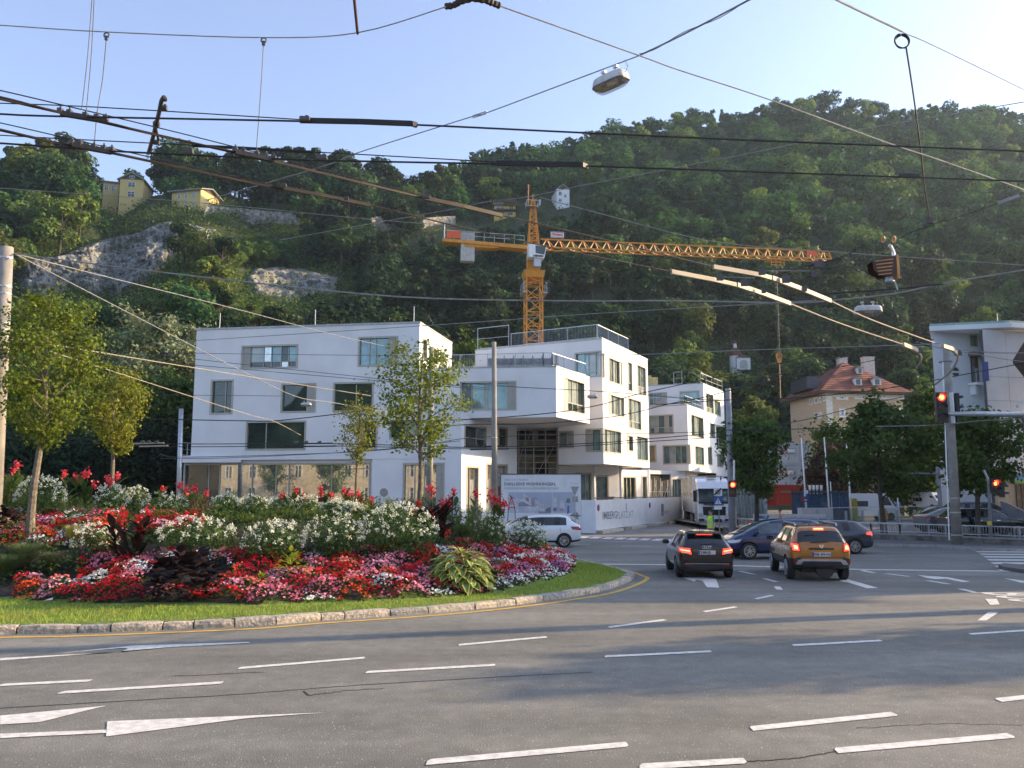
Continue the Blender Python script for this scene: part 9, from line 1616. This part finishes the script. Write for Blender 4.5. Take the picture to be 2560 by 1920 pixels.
# people
skin_m = mat('skin', (.42, .25, .17), rough=.6, var=.05); hair_m = mat('dark_hair', (.03, .02, .015), rough=.8); jeans = mat('blue_jeans', (.05, .08, .16), rough=.9, var=.15, scale=8)
def person(label, loc, heading, shirt, trousers, H_=1.76, arms=((.05, .02), (-.05, .02)), stride=.0, hairm=None, group=None):
 """standing figure; heading 0 looks along +x; arms = forward swing of each hand"""
 t = thing('person', label, 'person', loc, heading, group); k = H_ / 1.76; J = {}; E = []
 def j(n_, x, y, z, r): J[n_] = (len(J), (x * k, y * k, z * k), r * k)
 j('pel', 0, 0, .98, .150); j('wai', .0, 0, 1.10, .130); j('che', .01, 0, 1.30, .150); j('nec', 0, 0, 1.47, .062); j('hea0', .015, 0, 1.55, .075); j('hea', .02, 0, 1.64, .098); j('cro', .01, 0, 1.71, .075); j('nos', .115, 0, 1.625, .016)
 for s, n_ in ((1, 'l'), (-1, 'r')):
  st_ = stride * s; af, al = arms[0] if s > 0 else arms[1]
  j('sh' + n_, 0, s * .17, 1.42, .066); j('el' + n_, af * .4 - .02, s * (.235 + al), 1.14, .044); j('wr' + n_, af, s * (.245 + al), .90 + abs(af) * .3, .030); j('ha' + n_, af + .01, s * (.245 + al), .83 + abs(af) * .4, .034)
  for q, (dx, dz) in enumerate(((.03, .0), (.012, -.01), (-.008, -.008), (-.026, .004))): j('f%d' % q + n_, af + .01 + dx, s * (.25 + al), .755 + dz + abs(af) * .45, .010)
  j('th' + n_, af + .055, s * (.23 + al), .80 + abs(af) * .4, .011)
  j('hi' + n_, 0, s * .095, .90, .098); j('kn' + n_, st_ * .5 + .01, s * .105, .50, .062); j('an' + n_, st_ - .02, s * .11, .09, .042); j('to' + n_, st_ + .13, s * .12, .035, .034)
  E += [('che', 'sh' + n_), ('sh' + n_, 'el' + n_), ('el' + n_, 'wr' + n_), ('wr' + n_, 'ha' + n_), ('ha' + n_, 'th' + n_)] + [('ha' + n_, 'f%d' % q + n_) for q in range(4)] + [('pel', 'hi' + n_), ('hi' + n_, 'kn' + n_), ('kn' + n_, 'an' + n_), ('an' + n_, 'to' + n_)]
 E += [('pel', 'wai'), ('wai', 'che'), ('che', 'nec'), ('nec', 'hea0'), ('hea0', 'hea'), ('hea', 'cro'), ('hea', 'nos')]
 me = bpy.data.meshes.new('b'); me.from_pydata([v[1] for v in J.values()], [(J[a_][0], J[b_][0]) for a_, b_ in E], []); o = bpy.data.objects.new('b', me); S.collection.objects.link(o); o.modifiers.new('k', 'SKIN')
 for v in J.values(): me.skin_vertices[0].data[v[0]].radius = (v[2], v[2])
 me.skin_vertices[0].data[0].use_root = True; sm = o.modifiers.new('s', 'SUBSURF'); sm.levels = 1; sm.render_levels = 1
 em = bpy.data.meshes.new_from_object(o.evaluated_get(bpy.context.evaluated_depsgraph_get())); bpy.data.objects.remove(o); mb = MB(); mb.v = [tuple(v.co) for v in em.vertices]; mb.f = [tuple(p.vertices) for p in em.polygons]
 for p in em.polygons:
  c = p.center / k; arm = abs(c.y) > .19 and c.z > .7
  mb.m.append(0 if c.z > 1.47 or (arm and c.z < 1.16) else 1 if c.z > .99 or arm else 2 if c.z > .10 else 3)
 obj('body', mb, [skin_m, shirt, trousers, blackp], t, smooth=True, local=True)
 mb = MB(); rings = []
 for z, r in ((1.60, .088), (1.66, .112), (1.71, .105), (1.75, .07), (1.765, .02)): rings.append([((.0 + math.cos(q) * r * (1.0 if math.cos(q) < .3 else .86)) * k - .012 * k, math.sin(q) * r * .88 * k, (z + (.03 if math.cos(q) > .4 and z < 1.65 else 0)) * k) for q in np.linspace(0, 2 * math.pi, 15)[:-1]])
 loft(mb, rings); obj('hair', mb, hairm or hair_m, t, smooth=True, local=True)
 for s in (1, -1): mb = MB(); mb.disc((.104 * k, s * .034 * k, 1.648 * k), .010 * k, (1, 0, 0), .008, 8); obj('eye', mb, blackp, t, local=True); mb = MB(); mb.disc((.0, s * .092 * k, 1.635 * k), .026 * k, (0, 1, 0), .014, 10); obj('ear', mb, skin_m, t, local=True)
 return t
vest_m = mat('hi_vis_yellow', (.55, .80, .04), rough=.7, var=.08, scale=8); tape_m = mat('reflective_tape', (.55, .58, .50), rough=.4, metal=.3); green_sh = mat('green_shirt', (.05, .24, .13), rough=.9, var=.1)
Yw = 42.; wk = person('person in a yellow high visibility vest and jeans standing before the truck', Vector((P(1777, 1300, Yw).x, Yw, 0)), math.radians(205), green_sh, jeans, 1.77, arms=((.06, .0), (.02, .0)))
mb = MB(); rings = []
for z, rx, ry in ((.86, .15, .195), (1.0, .165, .205), (1.2, .165, .205), (1.36, .165, .215), (1.44, .12, .17), (1.47, .08, .10)): rings.append([(math.cos(q) * rx, math.sin(q) * ry, z) for q in np.linspace(0, 2 * math.pi, 21)[:-1]])
loft(mb, rings, False, False); v_ = obj('safety_vest', mb, vest_m, wk, smooth=True, local=True)
for z in (1.02, 1.15): mb = MB(); loft(mb, [[(math.cos(q) * .170, math.sin(q) * .210, z + dz) for q in np.linspace(0, 2 * math.pi, 21)[:-1]] for dz in (0, .05)], False, False); obj('reflective_band', mb, tape_m, v_, local=True)
person('person in a light blue shirt and pale trousers standing behind the glass ramp', Vector((P(2245, 1280, 74).x, 74, .3)), math.radians(80), mat('light_blue_shirt', (.25, .38, .60), rough=.9), mat('khaki_trousers', (.30, .26, .19), rough=.9), 1.78, arms=((.1, .05), (.1, .05)))
person('person in a pale top bending near the orange box behind the ramp', Vector((P(2228, 1280, 74).x, 75, .2)), math.radians(180), mat('pale_top', (.45, .38, .28), rough=.9), jeans, 1.5, arms=((.25, .0), (.2, .0)))
person('person in a red and white striped top behind the clinic banner', Vector((P(1950, 1280, 52.5).x, 52.5, .0)), math.radians(150), mat('red_striped_top', (.50, .06, .07), rough=.9, col2=(.6, .55, .5), scale=14), jeans, 1.62, arms=((.05, .02), (.05, .02)))
t = thing('bicycle', 'dark bicycle leaning on the slatted fence behind the steel post', 'bicycle', P(1855, 1330, 56), math.radians(20)); t.location.z = 0.3; ROOTM[t.name] = Matrix.Identity(4)
for x in (-.5, .5):
 mb = MB(); mb.ring((x, 0, .33), .32, .018, 'Y', 22)
 for k in range(8): aa = k * math.pi / 4; mb.beam((x, 0, .33), (x + math.cos(aa) * .31, 0, .33 + math.sin(aa) * .31), .005)
 obj('wheel', mb, rubber, t, local=True)
mb = MB();
for p, q in (((-.5, 0, .33), (-.05, 0, .3)), ((-.05, 0, .3), (-.18, 0, .8)), ((-.5, 0, .33), (-.15, 0, .7)), ((-.05, 0, .3), (.38, 0, .75)), ((-.16, 0, .74), (.36, 0, .8)), ((.36, 0, .88), (.5, 0, .33))): mb.tube([p, q], .016, 6)
obj('frame', mb, blackp, t, local=True); mb = MB(); mb.tube([(.36, -.28, .98), (.36, 0, .93), (.36, .28, .98)], .014, 6); obj('handlebar', mb, blackp, t, local=True); mb = MB(); mb.box((-.2, 0, .86), (.26, .14, .05)); obj('saddle', mb, blackp, t, local=True)
mb = MB(); p = Vector(G(119, 1511, .2)); mb.add([p + Vector((-.08, 0, iz(p.x, p.y) - .2 + .06)), p + Vector((.08, .02, iz(p.x, p.y) - .2 + .07)), p + Vector((.06, .1, iz(p.x, p.y) - .2 + .11)), p + Vector((-.05, .12, iz(p.x, p.y) - .2 + .08))], [(0, 1, 2, 3)]); tag(obj('paper_scrap', mb, white_paint), 'white scrap of paper lying on the lawn near the kerb', 'litter')
rf_ = thing('refuge_kerb', None, None, (0, 0, 0), kind='structure'); q = [G(x, y) for x, y in [(2640, 1436), (2560, 1433), (2510, 1426), (2496, 1420), (2510, 1416), (2560, 1420), (2640, 1424)]]
mb = MB(); mb.prism([tuple(p[:2]) for p in q][::-1], 0, .12); obj('refuge_slab', mb, mat('dark_kerb', (.13, .12, .11), rough=.9, var=.2, scale=8), rf_)
# air
hm = bpy.data.materials.new('haze_air'); hm.use_nodes = True; nn_ = hm.node_tree.nodes; nn_.remove(nn_['Principled BSDF']); pvn = nn_.new('ShaderNodeVolumePrincipled'); pvn.inputs['Color'].default_value = (.66, .84, 1, 1); pvn.inputs['Density'].default_value = .00016; pvn.inputs['Anisotropy'].default_value = .4; hm.node_tree.links.new(pvn.outputs[0], nn_['Material Output'].inputs['Volume'])
mb = MB(); mb.box((100, 200, 114), (1640, 880, 231)); hz = obj('haze', mb, hm, kind='stuff'); hz['label'] = 'thin pale haze between the road and the wooded hill'
